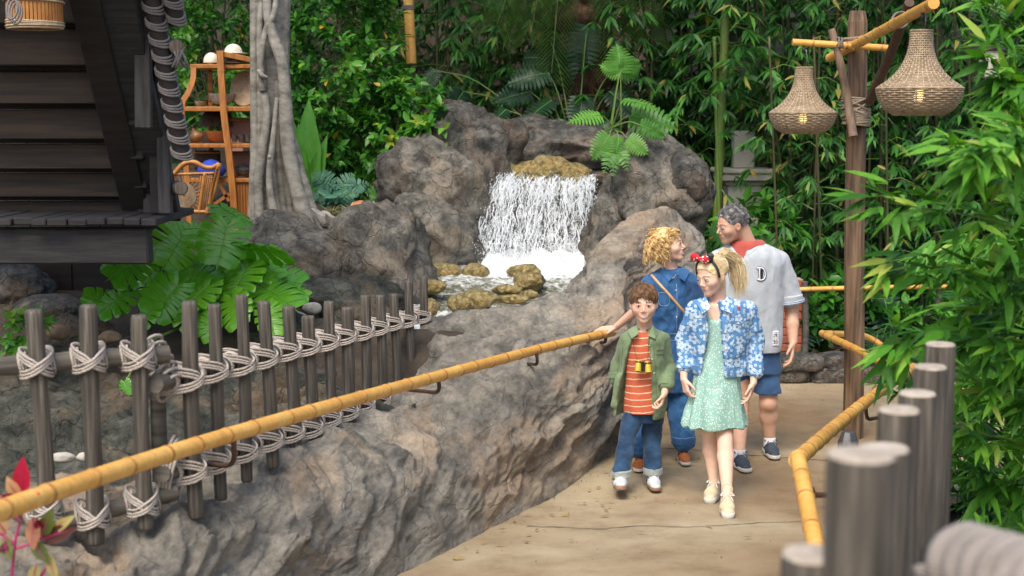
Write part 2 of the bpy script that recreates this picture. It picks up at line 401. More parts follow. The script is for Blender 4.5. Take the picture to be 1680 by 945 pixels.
M['steel'] = simple('steel_wire', (.45, .45, .46), rough=.3, metal=.9)
m, t, b = nodes('warm_bulb_glass'); b.inputs['Base Color'].default_value = (1, .8, .5, 1); b.inputs['Emission Color'].default_value = (1, .62, .25, 1); b.inputs['Emission Strength'].default_value = 1.3; M['bulb'] = m
# leaves
def leaf_mat(name, dark, mid, light, rough=.45, trans=.3, spec=.28, yel=None):
    m, t, b = nodes(name); a = N(t, 'ShaderNodeAttribute', attribute_name='tone'); v = coords(t)
    n = N(t, 'ShaderNodeMath', {0: noise_tex(t, 6, 3, .6, v), 1: -.5}, operation='ADD'); n = N(t, 'ShaderNodeMath', {0: n.outputs[0], 1: .5, 2: a.outputs['Fac']}, operation='MULTIPLY_ADD')
    st = [(.15, dark), (.5, mid), (.85, light)]
    if yel: st.append((.985, yel))
    c = ramp(t, n.outputs[0], st)
    t.links.new(c, b.inputs['Base Color']); b.inputs['Roughness'].default_value = rough; b.inputs['Specular IOR Level'].default_value = spec
    tr = N(t, 'ShaderNodeBsdfTranslucent'); tc = mix(t, 1.0, c, (1.3, 1.35, .6), 'MULTIPLY'); t.links.new(tc, tr.inputs[0])
    ms = N(t, 'ShaderNodeMixShader', {0: trans, 1: b.outputs[0], 2: tr.outputs[0]}); t.links.new(ms.outputs[0], t.nodes['Material Output'].inputs[0])
    return m
M['leafbamboo'] = leaf_mat('bamboo_leaf', (.015, .065, .012), (.036, .145, .02), (.09, .28, .04), yel=(.32, .24, .06))
M['leafbright'] = leaf_mat('bright_bamboo_leaf', (.035, .13, .012), (.085, .27, .022), (.22, .46, .05), yel=(.36, .42, .08))
M['leafshrub'] = leaf_mat('shrub_leaf', (.018, .085, .010), (.048, .19, .02), (.12, .34, .04), rough=.35, yel=(.50, .33, .03))
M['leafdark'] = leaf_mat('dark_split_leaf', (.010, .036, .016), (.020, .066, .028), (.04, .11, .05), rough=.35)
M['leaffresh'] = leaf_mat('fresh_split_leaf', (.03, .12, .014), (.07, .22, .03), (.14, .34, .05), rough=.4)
M['leafmonstera'] = leaf_mat('monstera_leaf', (.05, .22, .008), (.11, .38, .016), (.22, .52, .03), rough=.24, trans=.3, spec=.6)
M['leafblue'] = leaf_mat('blue_green_fern_leaf', (.03, .11, .07), (.07, .20, .13), (.14, .31, .20), rough=.55)
M['leafpalm'] = leaf_mat('palm_leaflet', (.03, .07, .012), (.06, .13, .02), (.12, .2, .04))
M['leafgrey'] = leaf_mat('air_plant_leaf', (.10, .16, .05), (.22, .26, .10), (.40, .36, .16), rough=.6)
M['leafyellow'] = leaf_mat('yellow_leaf', (.5, .3, .02), (.6, .38, .03), (.65, .45, .06))
M['leafred'] = leaf_mat('crimson_leaf', (.22, .005, .02), (.42, .01, .045), (.55, .03, .08), rough=.4)
M['leafpink'] = leaf_mat('pink_cream_leaf', (.55, .10, .06), (.68, .32, .18), (.75, .50, .28), rough=.4)
M['leafmaroon'] = leaf_mat('maroon_green_leaf', (.05, .02, .02), (.10, .035, .03), (.12, .07, .03), rough=.4)
M['leafcream'] = leaf_mat('cream_green_leaf', (.12, .16, .04), (.35, .32, .10), (.6, .52, .2), rough=.4)
M['stemgreen'] = simple('green_stem', (.09, .17, .03), (.14, .2, .05), 8, .5)
M['stemred'] = simple('magenta_stem', (.38, .01, .12), (.5, .03, .18), 8, .4)
M['twig'] = simple('woody_twig', (.12, .085, .05), (.2, .16, .08), 8, .7)
M['bark'] = simple('ribbed_grey_bark', (.32, .30, .255), (.13, .12, .10), 4, .85, .8, 14, stretch=(1.6, 1.6, 3.0), c3=(.24, .225, .19), bdist=.01)
M['palmbark'] = simple('fibrous_palm_bark', (.17, .09, .045), (.05, .03, .018), 6, .9, .9, 12, stretch=(3, 3, .7), bdist=.03)
# furniture / ornaments
M['honeywood'] = simple('honey_stained_wood', (.46, .19, .045), (.28, .10, .022), 6, .4, .15, 30, stretch=(4, 4, .8))
M['rattan'] = simple('rattan_cane', (.50, .22, .055), (.34, .13, .03), 12, .45, .1)
M['cream'] = simple('cream_felt', (.72, .68, .55), (.60, .55, .42), 12, .8)
M['brownhat'] = simple('brown_straw', (.10, .06, .03), (.05, .03, .02), 20, .8, .4)
M['greybowl'] = simple('speckled_grey_bowl', (.36, .36, .33), (.16, .17, .16), 40, .7, .2)
M['clay'] = simple('terracotta', (.42, .14, .045), (.30, .10, .03), 10, .6)
M['gourd'] = simple('dried_gourd', (.36, .17, .05), (.18, .08, .03), 8, .45)
M['pewter'] = simple('dull_pewter', (.18, .18, .18), (.08, .08, .085), 20, .4, metal=.6)
M['bluecloth'] = simple('bright_blue_cloth', (.01, .05, .45), (.008, .03, .28), 8, .7)
M['pinkwall'] = simple('faded_pink_board', (.40, .20, .15), (.30, .15, .11), 4, .8)
M['shell'] = simple('ridged_white_shell', (.55, .52, .47), (.20, .18, .16), 9, .6, .6, 22, c3=(.42, .39, .35))
M['orangeshell'] = simple('mottled_orange_shell', (.50, .22, .07), (.62, .52, .40), 14, .4, .2, c3=(.36, .14, .04))
M['blueglaze'] = simple('blue_white_glaze', (.10, .25, .42), (.62, .64, .6), 50, .3)
M['paintgrey'] = simple('pale_grey_paint', (.17, .18, .18), (.12, .13, .13), 3, .7)
M['paintcream'] = simple('cream_painted_stone', (.50, .47, .38), (.40, .38, .31), 5, .75, .2)
M['brick'] = simple('red_brick', (.40, .115, .055), (.28, .08, .04), 9, .85, .5)
M['mortar'] = simple('grey_mortar', (.35, .32, .28), (.28, .25, .22), 20, .9, .4)
M['lampmetal'] = simple('dark_lantern_metal', (.03, .028, .025), rough=.5)
# ================================================================ SETTING
def rock_disp(V, n, amp, sc=1.0, seed=0., fold=None):
    q = V*sc+seed
    d = .55*fbm(q*1.3, 4)+.35*ridged(q*1.1+5, 4, gain=.55)-.18
    if fold is not None:
        a = V@np.asarray(fold[0]).T; d = d+fold[1]*ridged(a+seed, 4, gain=.5)
    d = d+.09*fbm(q*9, 3)
    return d*amp
# ---- ground to the horizon
def ground_h(X, Y):
    sm = lambda a, b, x: np.clip((x-a)/(b-a), 0, 1)**2*(3-2*np.clip((x-a)/(b-a), 0, 1))
    right = hp(Y)-.10
    wallx = -.44+(Y-7.3)*.393-.55
    left = .12+.95*sm(8.8, 11.2, Y)+.3*sm(11.5, 14, Y)*sm(-.9, -2.2, -X*-1)
    left = .12+.85*sm(8.6, 11.0, Y)+.45*sm(12, 14.5, Y)
    k = sm(0, .5, wallx-X)
    pool = sm(-1.75, -1.15, X)*sm(10.2, 10.9, Y)*(1-sm(14.2, 14.9, Y)); left = left*(1-pool)+.25*pool
    z = right*(1-k)+left*k
    back = sm(13.2, 15.2, Y); z = z*(1-back)+back*(1.55+.25*sm(-1, -3, X))*(1-sm(.8, 2.2, X))+back*sm(.8, 2.2, X)*(.05)
    z = z+(.10*pnoise(np.stack([X*.8, Y*.8, 0*X], -1).reshape(-1, 3)).reshape(X.shape))*k
    return z
xs = np.concatenate([np.linspace(-150, -9, 20), np.linspace(-8.5, 8.5, 120), np.linspace(9, 150, 20)]); ys = np.concatenate([np.linspace(-40, -1, 12), np.linspace(0, 20, 150), np.linspace(21, 400, 30)])
X, Y = np.meshgrid(xs, ys, indexing='ij'); Z = ground_h(X, Y)
V = np.stack([X, Y, Z], -1).reshape(-1, 3)
link('ground', mesh_np('ground', V, grid_faces(len(xs), len(ys))), M['soil'], kind='structure')
# ---- path
def xl(Y): return -.44+(Y-7.3)*.393-.25                                # left edge, hidden under the wall foot
ys = np.linspace(-2, 12.75, 90); rows = []
for y in ys:
    l = xl(y) if y < 11 else xl(11)-.0+(y-11)*.2
    rr = np.interp(y, [-2, 1, 4, 5.5, 7.5, 9.5, 12.75], [3.0, 1.6, 1.5, 1.35, 1.9, 3.6, 5.5])
    xx = np.linspace(l, rr, 40); rows.append(np.stack([xx, np.full(40, y), hp(y)+0*xx], -1))
V = np.array(rows).reshape(-1, 3); V[:, 2] += .006*fbm(V*np.array([1.2, 1.2, 0])+3, 3)
path = link('path', mesh_np('path', V, grid_faces(90, 40)[:, ::-1]), M['path'], kind='structure')
def crack(pts, wd, name='crack'):
    p = [G(x, y, .0) for x, y in pts]; c = cr(p, 90); z = 0
    for i in range(2): c[:, :2] += (.012+.0*i)*np.stack([fbm(c*(6+i*9)+i, 3), fbm(c*(6+i*9)+9, 3)], -1)
    c[:, 2] = hp(c[:, 1])+.012; ww = wd*(.6+.7*np.abs(fbm(c*8, 2)))[:, None]*np.array([[0, 1, 0]])
    V = np.concatenate([c-ww/2, c+ww/2]); n = len(c)
    V[:, 2] = hp(V[:, 1])+.006*fbm(V*np.array([1.2, 1.2, 0])+3, 3)+.004
    link(name, mesh_np(name, V, [(i, i+1, n+i+1, n+i) for i in range(n-1)]), M['crack'], path)
crack([(862, 884), (930, 888), (990, 890), (1050, 884), (1120, 886), (1190, 882), (1250, 876), (1330, 872)], .011)
crack([(1080, 735), (1140, 738), (1200, 745), (1290, 752), (1380, 758)], .014)
# ---- long rock wall, control stations: foot, face, shoulder, top, back, back foot
ST = [
 [(-2.9, 2.2, .50), (-3.0, 2.3, .68), (-3.1, 2.5, .9), (-3.25, 2.8, .98), (-3.5, 3.1, .85), (-3.9, 3.4, .3)],
 [(-1.74, 4.0, .36), (-1.84, 4.05, .55), (-1.98, 4.25, .78), (-2.3, 4.6, .86), (-2.6, 4.9, .74), (-2.95, 5.2, .1)],
 [(-1.34, 5.0, .27), (-1.44, 5.05, .48), (-1.56, 5.2, .70), (-1.78, 5.5, .76), (-2.05, 5.8, .66), (-2.4, 6.1, .1)],
 [(-.95, 6.0, .18), (-1.03, 6.05, .38), (-1.14, 6.2, .60), (-1.32, 6.45, .66), (-1.58, 6.7, .56), (-1.9, 7.0, .1)],
 [(-.44, 7.3, .08), (-.52, 7.4, .28), (-.70, 7.65, .48), (-1.02, 7.95, .56), (-1.30, 8.1, .46), (-1.6, 8.3, .05)],
 [(-.09, 8.2, .0), (-.14, 8.3, .30), (-.30, 8.6, .52), (-.68, 9.1, .50), (-1.0, 9.35, .38), (-1.3, 9.55, .05)],
 [(.23, 9.0, -.02), (.19, 9.1, .35), (.06, 9.4, .66), (-.42, 10.35, .74), (-.62, 10.75, .68), (-.78, 11.0, .3)],
 [(.50, 9.7, -.02), (.47, 9.78, .45), (.36, 9.95, .85), (.10, 10.45, .88), (-.05, 10.95, .80), (-.1, 11.15, .4)],
 [(.71, 10.2, -.02), (.70, 10.28, .50), (.68, 10.45, .90), (.54, 10.8, .98), (.42, 11.2, .92), (.3, 11.45, .5)],
 [(.92, 10.9, -.02), (.90, 11.0, .60), (.90, 11.15, 1.02), (.84, 11.5, 1.28), (.72, 11.95, 1.25), (.55, 12.2, .8)],
 [(1.25, 11.6, -.02), (1.26, 11.7, .65), (1.27, 11.85, 1.12), (1.24, 12.15, 1.42), (1.14, 12.6, 1.42), (1.0, 12.8, .8)],
 [(1.72, 12.1, -.02), (1.72, 12.2, .55), (1.68, 12.35, 1.05), (1.6, 12.6, 1.28), (1.5, 13.0, 1.3), (1.4, 13.3, .5)],
 [(2.1, 12.5, -.04), (2.1, 12.6, .2), (2.08, 12.7, .34), (2.0, 12.9, .40), (1.9, 13.2, .3), (1.8, 13.4, -.1)],
]
A = np.array(ST)
for i in range(1, 9): A[i, 0, 0] += .17; A[i, 1, 0] += .15; A[i, 2, 0] += .08
NU, NV = 760, 230
B = cr(A, NU); B = np.transpose(cr(np.transpose(B, (1, 0, 2)), NV), (1, 0, 2)); V = B.reshape(-1, 3); Fc = grid_faces(NU, NV)
n = vnormals(V, Fc);
if n[NU//2*NV+NV//3, 0] < 0: n = -n
# folds that run diagonally down the face, as in the photo: long along (Y-,Z-) and narrow across
fx = V.copy(); along = fx[:, 1]*.80+fx[:, 2]*.9
warp = .45*np.stack([fbm(V*1.1, 3), fbm(V*1.1+11, 3), fbm(V*1.1+23, 3)], -1)
q = np.stack([fx[:, 0]*.35, fx[:, 2]*3.6-fx[:, 1]*.60, fx[:, 1]*.36+fx[:, 0]*.3], -1)+.55*warp
rd = ridged(q*1.15, 5, gain=.48)
foot = np.clip((V[:, 2]-hp(V[:, 1]))/.25, .15, 1)
lump = fbm(V*1.15+4, 3)
nearst = 1+.45*np.clip((7.6-V[:, 1])/2, 0, 1)-.35*np.clip((V[:, 1]-9.8)/1.5, 0, 1)
tq = (V[:, 2]*1.0-.10*V[:, 1]+.20*fbm(V*.9+31, 3))*5.0; fr = tq-np.floor(tq); ledge = np.clip((fr-.70)/.3, 0, 1)-fr*.75
lm = np.clip(fbm(V*.8+50, 2)*2.2+.35, 0, 1)
# a few steep fissures
fis = -np.clip(1-np.abs(pnoise(np.stack([V[:, 1]*1.5+V[:, 2]*1.2, V[:, 2]*.35, V[:, 0]*.6], -1)+9))*9, 0, 1)
d = (.075*rd+.055*lump+.085*ledge*lm+.025*fis+.016*ridged(np.stack([V[:, 0]*3, V[:, 2]*13-V[:, 1]*2.2, V[:, 1]*1.5], -1)+2*warp, 3)+.003*ridged(V*22, 3)-.03)*nearst*foot
V = V+n*d[:, None]
rockwall = link('rock_wall', mesh_np('rock_wall', V, Fc), M['wallrock'], label='long sculpted grey-brown rock wall beside the path below the bamboo handrail', cat='rock wall')
WALLV = V
# ---- boulders
def boulder(px, py, Yd, rx, ry, rz, m, label, amp=.18, seed=0, name='boulder', sub=5, rot=0, group=None, cat='boulder', sc=None, zc=None):
    c = P(px, py, Yd)
    bm = bmesh.new(); bmesh.ops.create_icosphere(bm, subdivisions=sub, radius=1)
    V = np.array([v.co[:] for v in bm.verts]); Fc = np.array([[v.index for v in f.verts] for f in bm.faces]); bm.free()
    S = np.array([rx, ry, rz]); mn = S.mean()
    U = V*S; k = (sc or 1.0)/max(.25, mn)*.55
    d = rock_disp(U/ mn*.62*1.0, V, 1, 1.6, seed*7.7)
    # flatten into a few facets so it reads as rock, not as a ball
    rs = np.random.RandomState(int(seed*10)+5)
    for _ in range(7):
        nn = unit(rs.normal(size=3)); h = (V@nn)-.84; V = V-np.clip(h, 0, 1)[:, None]*nn*.6
    big = fbm(V*1.1+seed*3.3, 2); fine = ridged(V*2.6+seed, 4, gain=.55)
    V = V*(1+amp*(1.1*d+1.2*big+.36*fine-.1)+.012*fbm(V*14, 2))[:, None]
    V = V*S; cr_, sr_ = math.cos(rot), math.sin(rot); V = V@np.array([[cr_, sr_, 0], [-sr_, cr_, 0], [0, 0, 1]])
    o = link(name, mesh_np(name, V, Fc), m, label=label, cat=cat, group=group); o.location = tuple(c)
    return o
for args in [
 (765, 275, 14.6, .56, .5, .66, 'darkrock', 'tall rounded dark boulder rising left of the waterfall top', .2, 1),
 (712, 325, 14.2, .60, .6, .58, 'boulder', 'broad brown boulder with mossy face left of the waterfall', .2, 2),
 (700, 396, 13.5, .44, .45, .42, 'boulder', 'wet speckled boulder at the left foot of the waterfall', .2, 3),
 (786, 345, 14.45, .20, .3, .58, 'wetrock', 'wet mossy rock edge hugging the left side of the falling water', .2, 23),
 (612, 437, 12.2, .48, .5, .52, 'boulder', 'big rounded brown boulder in front of the clam shell planter', .2, 4),
 (600, 372, 12.6, .22, .25, .17, 'boulder', 'small brown rock under the mottled shell ornament', .18, 5),
 (1074, 325, 13.4, .49, .5, .50, 'boulder', 'large brown boulder right of the waterfall under the young split-leaf plant', .2, 6),
 (1118, 300, 13.2, .27, .3, .30, 'darkrock', 'smooth dark knob of rock topping the right-hand boulder', .15, 7),
 (1005, 385, 13.3, .28, .35, .36, 'boulder', 'brown rock at the right edge of the falling water', .2, 8),
 (925, 248, 15.3, .75, .5, .28, 'darkrock', 'low dark rock shelf behind the waterfall lip', .2, 9),
 (860, 225, 15.6, .35, .4, .2, 'darkrock', 'dark flat rock in shade above the waterfall', .2, 10),
 (470, 440, 12.0, .52, .5, .42, 'boulder', 'pale rounded boulder at the foot of the grey tree trunk', .14, 11),
 (560, 520, 11.2, .55, .45, .30, 'bankrock', 'mossy sloping rock below the boulder behind the fence', .2, 12),
 (80, 512, 10.6, .26, .3, .13, 'darkrock', 'smooth dark boulder in the shade under the wooden deck', .06, 13),
 (20, 470, 11.0, .3, .3, .2, 'darkrock', 'dark rock in the black gap beneath the deck beam', .1, 14),
]:
    boulder(*args[:6], M[args[6]], args[7], args[8], args[9])
# ---- bank of rock behind the fence (real slope down to the stream channel)
xs = np.linspace(0, 1, 240); ys = np.linspace(5.6, 11.6, 260); X, Y = np.meshgrid(xs, ys, indexing='ij'); X = -4.6+(np.minimum(-.44+(Y-7.3)*.393-.80, -.62)+4.6)*X
t_ = np.clip((Y-6.6)/4.4, 0, 1); Z = .02+.86*t_**1.15+.10*np.clip((-X-3)/1.5, 0, 1)
V = np.stack([X, Y, Z], -1).reshape(-1, 3)
tq = (V[:, 2]*1.0+.12*V[:, 0]+.35*fbm(V*np.array([.6, .6, .6])+7, 3))*4.2; fr = tq-np.floor(tq); led = np.clip((fr-.55)/.3, 0, 1)-fr
edge = np.clip((V[:, 0]+1.25)/.45, 0, 1)*np.clip((V[:, 1]-9.0)/.8, 0, 1)
dz = -.55*edge+.16*led+.10*ridged(V*np.array([.9, 1.6, 1])+3, 4)+.07*fbm(V*2.3, 4)+.012*fbm(V*14, 3)-.05
V[:, 2] += dz; V[:, 1] -= .10*led
link('rock_bank', mesh_np('rock_bank', V, grid_faces(240, 260)), M['bankrock'], label='dark mossy rock bank sloping down behind the picket fence', cat='rock bank')
# ---- pebbles and stones
def stone(px, py, Yd, rx, ry, rz, m, label, seed, group=None, rot=0):
    return boulder(px, py, Yd, rx, ry, rz, m, label, .08, seed, 'stone', 3, rot, group, 'stone')
stone(103, 751, 6.95, .062, .04, .026, M['pebble'], 'larger oval pale stone lying on the mossy bank behind the second picket', 31)
stone(140, 750, 7.0, .045, .035, .026, M['pebble'], 'smaller pale stone right beside the larger oval one on the bank', 32)
stone(512, 506, 10.7, .075, .06, .05, M['pebble'], 'round speckled pale stone by the monstera leaves', 33)
stone(488, 498, 10.8, .05, .05, .035, M['tanstone'], 'small tan chip of rock left of the round pale stone', 34)
stone(490, 520, 10.6, .06, .05, .04, M['pebble'], 'pale stone half hidden behind the fence below the tan chip', 35)
stone(97, 545, 9.9, .085, .06, .055, M['tanstone'], 'angular orange-brown stone left of the monstera', 36)
stone(140, 560, 9.8, .05, .05, .03, M['bankrock'], 'small grey-green stone beside the angular orange-brown stone', 37)
stone(180, 553, 9.8, .08, .06, .045, M['tanstone'], 'brown stone tucked under the monstera leaves', 38)
stone(60, 558, 9.9, .05, .05, .03, M['pebble'], 'little pale stone left of the angular orange-brown stone', 39)
# ---- low stone kerb at the back of the path: each stone an object
kerb = empty('stone_kerb', (2.5, 12.5, 0), 'low grey lava-stone kerb along the far edge of the path', 'kerb')
x = 1.75; i = 0
rs = np.random.RandomState(8)
while x < 6.2:
    wd = rs.uniform(.30, .52); zz = 0
    for lvl in range(2):
        hgt = .13 if lvl == 0 else .11
        bm = bmesh.new(); bmesh.ops.create_icosphere(bm, subdivisions=4, radius=1)
        V = np.array([v.co[:] for v in bm.verts]); Fq = np.array([[v.index for v in f.verts] for f in bm.faces]); bm.free()
        V = np.sign(V)*np.abs(V)**.45; V *= np.array([wd/2*1.04, .16, hgt/2*1.22]); V *= (1+.16*fbm(V*6+i*3.1+lvl, 4)+.07*ridged(V*14+i, 3))[:, None]
        o = link('stone', mesh_np('stone', V, Fq), M['darkrock'], kerb)
        o.location = (x+wd/2-2.5+lvl*.12, .10+rs.uniform(-.02, .02), hgt/2+lvl*.115)
    x += wd; i += 1
# ---- water
def water_mats():
    m, t, b = nodes('falling_water'); v = coords(t, (26, 6, 1.6)); n = noise_tex(t, 1.0, 8, .72, v, .9)
    v2 = coords(t, (60, 20, 7)); n2 = noise_tex(t, 1.0, 5, .7, v2, .5)
    s = N(t, 'ShaderNodeMath', {0: n, 1: n2}, operation='ADD')
    a = ramp(t, s.outputs[0], [(.44, (0.10,)*3), (.56, (.95,)*3)]); a = ramp(t, N(t, 'ShaderNodeMath', {0: s.outputs[0], 1: .5}, operation='MULTIPLY').outputs[0], [(.47, (.03,)*3), (.57, (.92,)*3)])
    b.inputs['Base Color'].default_value = (.86, .9, .93, 1); b.inputs['Roughness'].default_value = .35
    t.links.new(a, b.inputs['Alpha']); bump(t, b, s.outputs[0], .7, .03); M['fall'] = m
    m, t, b = nodes('white_water_strand'); b.inputs['Base Color'].default_value = (.88, .92, .95, 1); b.inputs['Roughness'].default_value = .3
    b.inputs['Transmission Weight'].default_value = .15; M['strand'] = m
    m, t, b = nodes('foaming_water'); v = coords(t)
    at = N(t, 'ShaderNodeAttribute', attribute_name='foam')
    n = noise_tex(t, 7, 7, .65, coords(t, (1, 1.8, 1)), 1.2); s = N(t, 'ShaderNodeMath', {0: n, 1: at.outputs['Fac']}, operation='ADD')
    f = ramp(t, s.outputs[0], [(.62, (0, 0, 0)), (.98, (1, 1, 1))])
    c = mix(t, f, (.17, .17, .105), (.84, .88, .90)); t.links.new(c, b.inputs['Base Color']); r_ = ramp(t, f, [(0, (.06,)*3), (1, (.55,)*3)]); t.links.new(r_, b.inputs['Roughness'])
    al = ramp(t, f, [(0, (.62,)*3), (.6, (1,)*3)]); t.links.new(al, b.inputs['Alpha'])
    bump(t, b, s.outputs[0], .5, .03); M['foamwater'] = m
water_mats()
# pool: from the foot of the fall, around the stones, narrowing to the cascade that drops behind the fence
def pool_z(X, Y):
    return np.interp(Y, [11.0, 11.6, 12.1, 12.5, 13.9], [.40, .75, .80, .90, .95])
xs = np.linspace(0, 1, 170); ys = np.linspace(10.85, 14.1, 220); X, Y = np.meshgrid(xs, ys, indexing='ij'); Z = pool_z(X, Y)
x1 = np.interp(Y, [10.85, 11.5, 12.1, 12.6, 13.3], [.1, .55, .9, 1.1, 1.2]); x0 = np.interp(Y, [10.85, 11.3, 12.2, 13], [-.75, -.85, -1.1, -1.1]); X = x0+(x1-x0)*X
V = np.stack([X, Y, Z], -1).reshape(-1, 3)
churn = np.clip((V[:, 1]-12.2)/1.5, 0, 1)
foam = .12+.42*np.clip((V[:, 1]-12.1)/1.2, 0, 1)+.22*np.exp(-((V[:, 1]-13.7)/.3)**2)+.22*np.clip((11.9-V[:, 1])/.5, 0, 1)
V[:, 2] += (.022+.075*churn**2)*fbm(V*np.array([5, 6, 3]), 4)+.010*ridged(V*np.array([9, 13, 3]), 3)+.06*np.exp(-((V[:, 1]-13.75)/.22)**2)
link('water', mesh_np('water', V, grid_faces(170, 220), attrs={'foam': foam}), M['foamwater'], kind='structure')
# rock core behind the fall and its mossy lip
TL, TR = P(812, 276, 14.55), P(978, 284, 14.55)
uu = np.linspace(-.12, 1.12, 150); prof = [(0.9, .30), (.45, .06), (.12, .0), (0, -.02), (-.06, -.10), (-.09, -.35), (-.13, -.7), (-.2, -1.05)]
prof = cr(prof, 110); V = []
for a in uu:
    for (dy, dz) in prof: V.append(TL*(1-a)+TR*a+np.array([0, dy, dz if dz < 0 else dz-.05]))
V = np.array(V); fc = grid_faces(150, 110); n = vnormals(V, fc); n = n*np.sign(-n[:, 1:2]+1e-6) if n[8000, 1] > 0 else n
V = V+np.array([0, -1, .35])*(.06*fbm(V*np.array([2.6, 2, 2]), 4)+.05*ridged(V*np.array([3, 2, 4]), 3)-.02)[:, None]
link('waterfall_ledge', mesh_np('waterfall_ledge', V, fc), M['wetrock'], label='wet rock ledge behind and under the falling water', cat='rock ledge')
for k, (px, py, rx, rz, sd, lb) in enumerate([(848, 290, .24, .15, 41, 'left yellow mossy hump at the waterfall lip'), (893, 286, .26, .15, 42, 'middle yellow mossy hump at the waterfall lip'), (938, 294, .19, .14, 43, 'right yellow mossy hump at the waterfall lip')]):
    boulder(px, py, 14.5, rx, .22, rz, M['yellowrock'], lb, .2, sd, name='mossy_rock', sub=4, cat='rock')
# falling sheets + strands + drops, all water
def fall_pt(a, s, push=0.):
    """a across 0..1, s down 0..1"""
    T = TL*(1-a)+TR*a; BL, BR = P(768, 434, 13.75), P(968, 440, 13.7)
    Bp = BL*(1-a)+BR*a; p = np.empty(np.broadcast(a, s).shape+(3,))
    e = np.clip((s-.05)/.95, 0, 1)
    for i in (0, 1): p[..., i] = T[..., i]+(Bp[..., i]-T[..., i])*(e**.75)
    p[..., 1] -= push+.10*s**.5; p[..., 2] = T[..., 2]+.01+(Bp[..., 2]-T[..., 2])*s**1.25
    return p
for k in range(1):
    a = np.linspace(0, 1, 130)[:, None, None]*np.ones((1, 90, 1)); s = np.linspace(.02, 1, 90)[None, :, None]*np.ones((130, 1, 1))
    T = TL*(1-a)+TR*a; BL, BR = P(768, 434, 13.75), P(968, 440, 13.7); Bp = BL*(1-a)+BR*a; e = s**.8
    Pp = T+(Bp-T)*e; Pp[..., 2] = (T[..., 2:]+(Bp[..., 2:]-T[..., 2:])*s**1.25)[..., 0]; Pp[..., 1] -= .06+k*.05+.06*s[..., 0]
    V = Pp.reshape(-1, 3); V[:, 1] -= .05*fbm(V*np.array([7, 1, 1.2])+k*5, 4)
    link('waterfall_sheet', mesh_np('waterfall_sheet', V, grid_faces(130, 90)), M['fall'], kind='structure')
rs = np.random.RandomState(5); mb = MB()
cen = rs.rand(15)
for i in range(560):
    a = float(np.clip(cen[rs.randint(15)]+rs.normal()*.022, 0, 1)) if rs.rand() < .72 else rs.rand(); s0 = rs.uniform(.05, .85)*(.25 if rs.rand() < .4 else 1); L = rs.uniform(.06, .34); s = np.linspace(s0, min(1.0, s0+L), 7)
    T = TL*(1-a)+TR*a; Bp = P(768, 434, 13.75)*(1-a)+P(968, 440, 13.7)*a
    pt = T+(Bp-T)*(s**.8)[:, None]; pt[:, 2] = T[2]+(Bp[2]-T[2])*s**1.25; pt[:, 1] -= .13+.1*s+rs.uniform(0, .06)
    pt[:, 0] += .05*fbm(pt*np.array([4, 4, 9])+i, 2)
    mb.tube(pt, rs.uniform(.0012, .0050)*np.sin(np.linspace(.2, 2.9, 7)), 5, False)
mb.build('water_strands', M['strand'], smooth=True, kind='structure')
oc = np.array([[1, 0, 0], [-1, 0, 0], [0, 1, 0], [0, -1, 0], [0, 0, 1], [0, 0, -1.]]); of = np.array([[0, 2, 4], [2, 1, 4], [1, 3, 4], [3, 0, 4], [2, 0, 5], [1, 2, 5], [3, 1, 5], [0, 3, 5]])
nd = 3200; a = rs.rand(nd)*1.06-.03; s = rs.rand(nd)**.6; Bp = P(768, 434, 13.75)*(1-a)[:, None]+P(968, 440, 13.7)*a[:, None]; T = TL*(1-a)[:, None]+TR*a[:, None]
c = T+(Bp-T)*(s**.8)[:, None]; c[:, 2] = T[:, 2]+(Bp[:, 2]-T[:, 2])*s**1.25+rs.normal(size=nd)*.015+np.where(s > .8, np.abs(rs.normal(size=nd))*.09, 0); c[:, 1] -= .12+np.abs(rs.normal(size=nd))*.09+.12*s; c[:, 0] += rs.normal(size=nd)*.03*s
rr = rs.uniform(.0015, .0055, nd); sz = np.stack([rr, rr, rr*rs.uniform(1, 2.6, nd)], -1)
V = (c[:, None]+oc[None]*sz[:, None]).reshape(-1, 3); Fq = (of[None]+6*np.arange(nd)[:, None, None]).reshape(-1, 3)
link('water_drops', mesh_np('water_drops', V, Fq), M['strand'], kind='structure')
# froth ridges at the foot: lumps of foam
# stones in the pool
for i, (px, py, Yd, rx, ry, rz, lb) in enumerate([
 (728, 446, 12.9, .16, .12, .085, 'grey-green stone at the left edge of the pool'),
 (779, 449, 12.8, .115, .1, .095, 'round yellow stone standing in the white water left of centre'),
 (860, 446, 12.8, .14, .12, .07, 'domed yellow-green stone right of centre near the fall foot'),
 (868, 462, 12.2, .13, .16, .075, 'long speckled stone leaning in front of the domed yellow one'),
 (833, 476, 12.0, .115, .09, .048, 'flat orange-tan stone in the middle of the stream'),
 (783, 492, 11.6, .145, .11, .085, 'large lumpy yellow stone nearest the rock wall'),
 (753, 498, 11.5, .09, .1, .075, 'dark yellow stone left of the large lumpy yellow one'),
 (840, 491, 11.6, .14, .09, .038, 'low yellow stone at the wall edge right of the lumpy one'),
 (868, 483, 11.8, .08, .08, .035, 'small tan stone by the wall edge below the long speckled stone'),
 (712, 470, 12.0, .10, .12, .06, 'yellow-brown stone on the left bank of the cascade'),
 (705, 505, 11.2, .07, .1, .07, 'mossy stone under the white cascade by the last picket')]):
    boulder(px, py, Yd, rx, ry, rz, M['yellowrock'], lb, .16, 60+i, 'river_stone', 4, cat='stone')

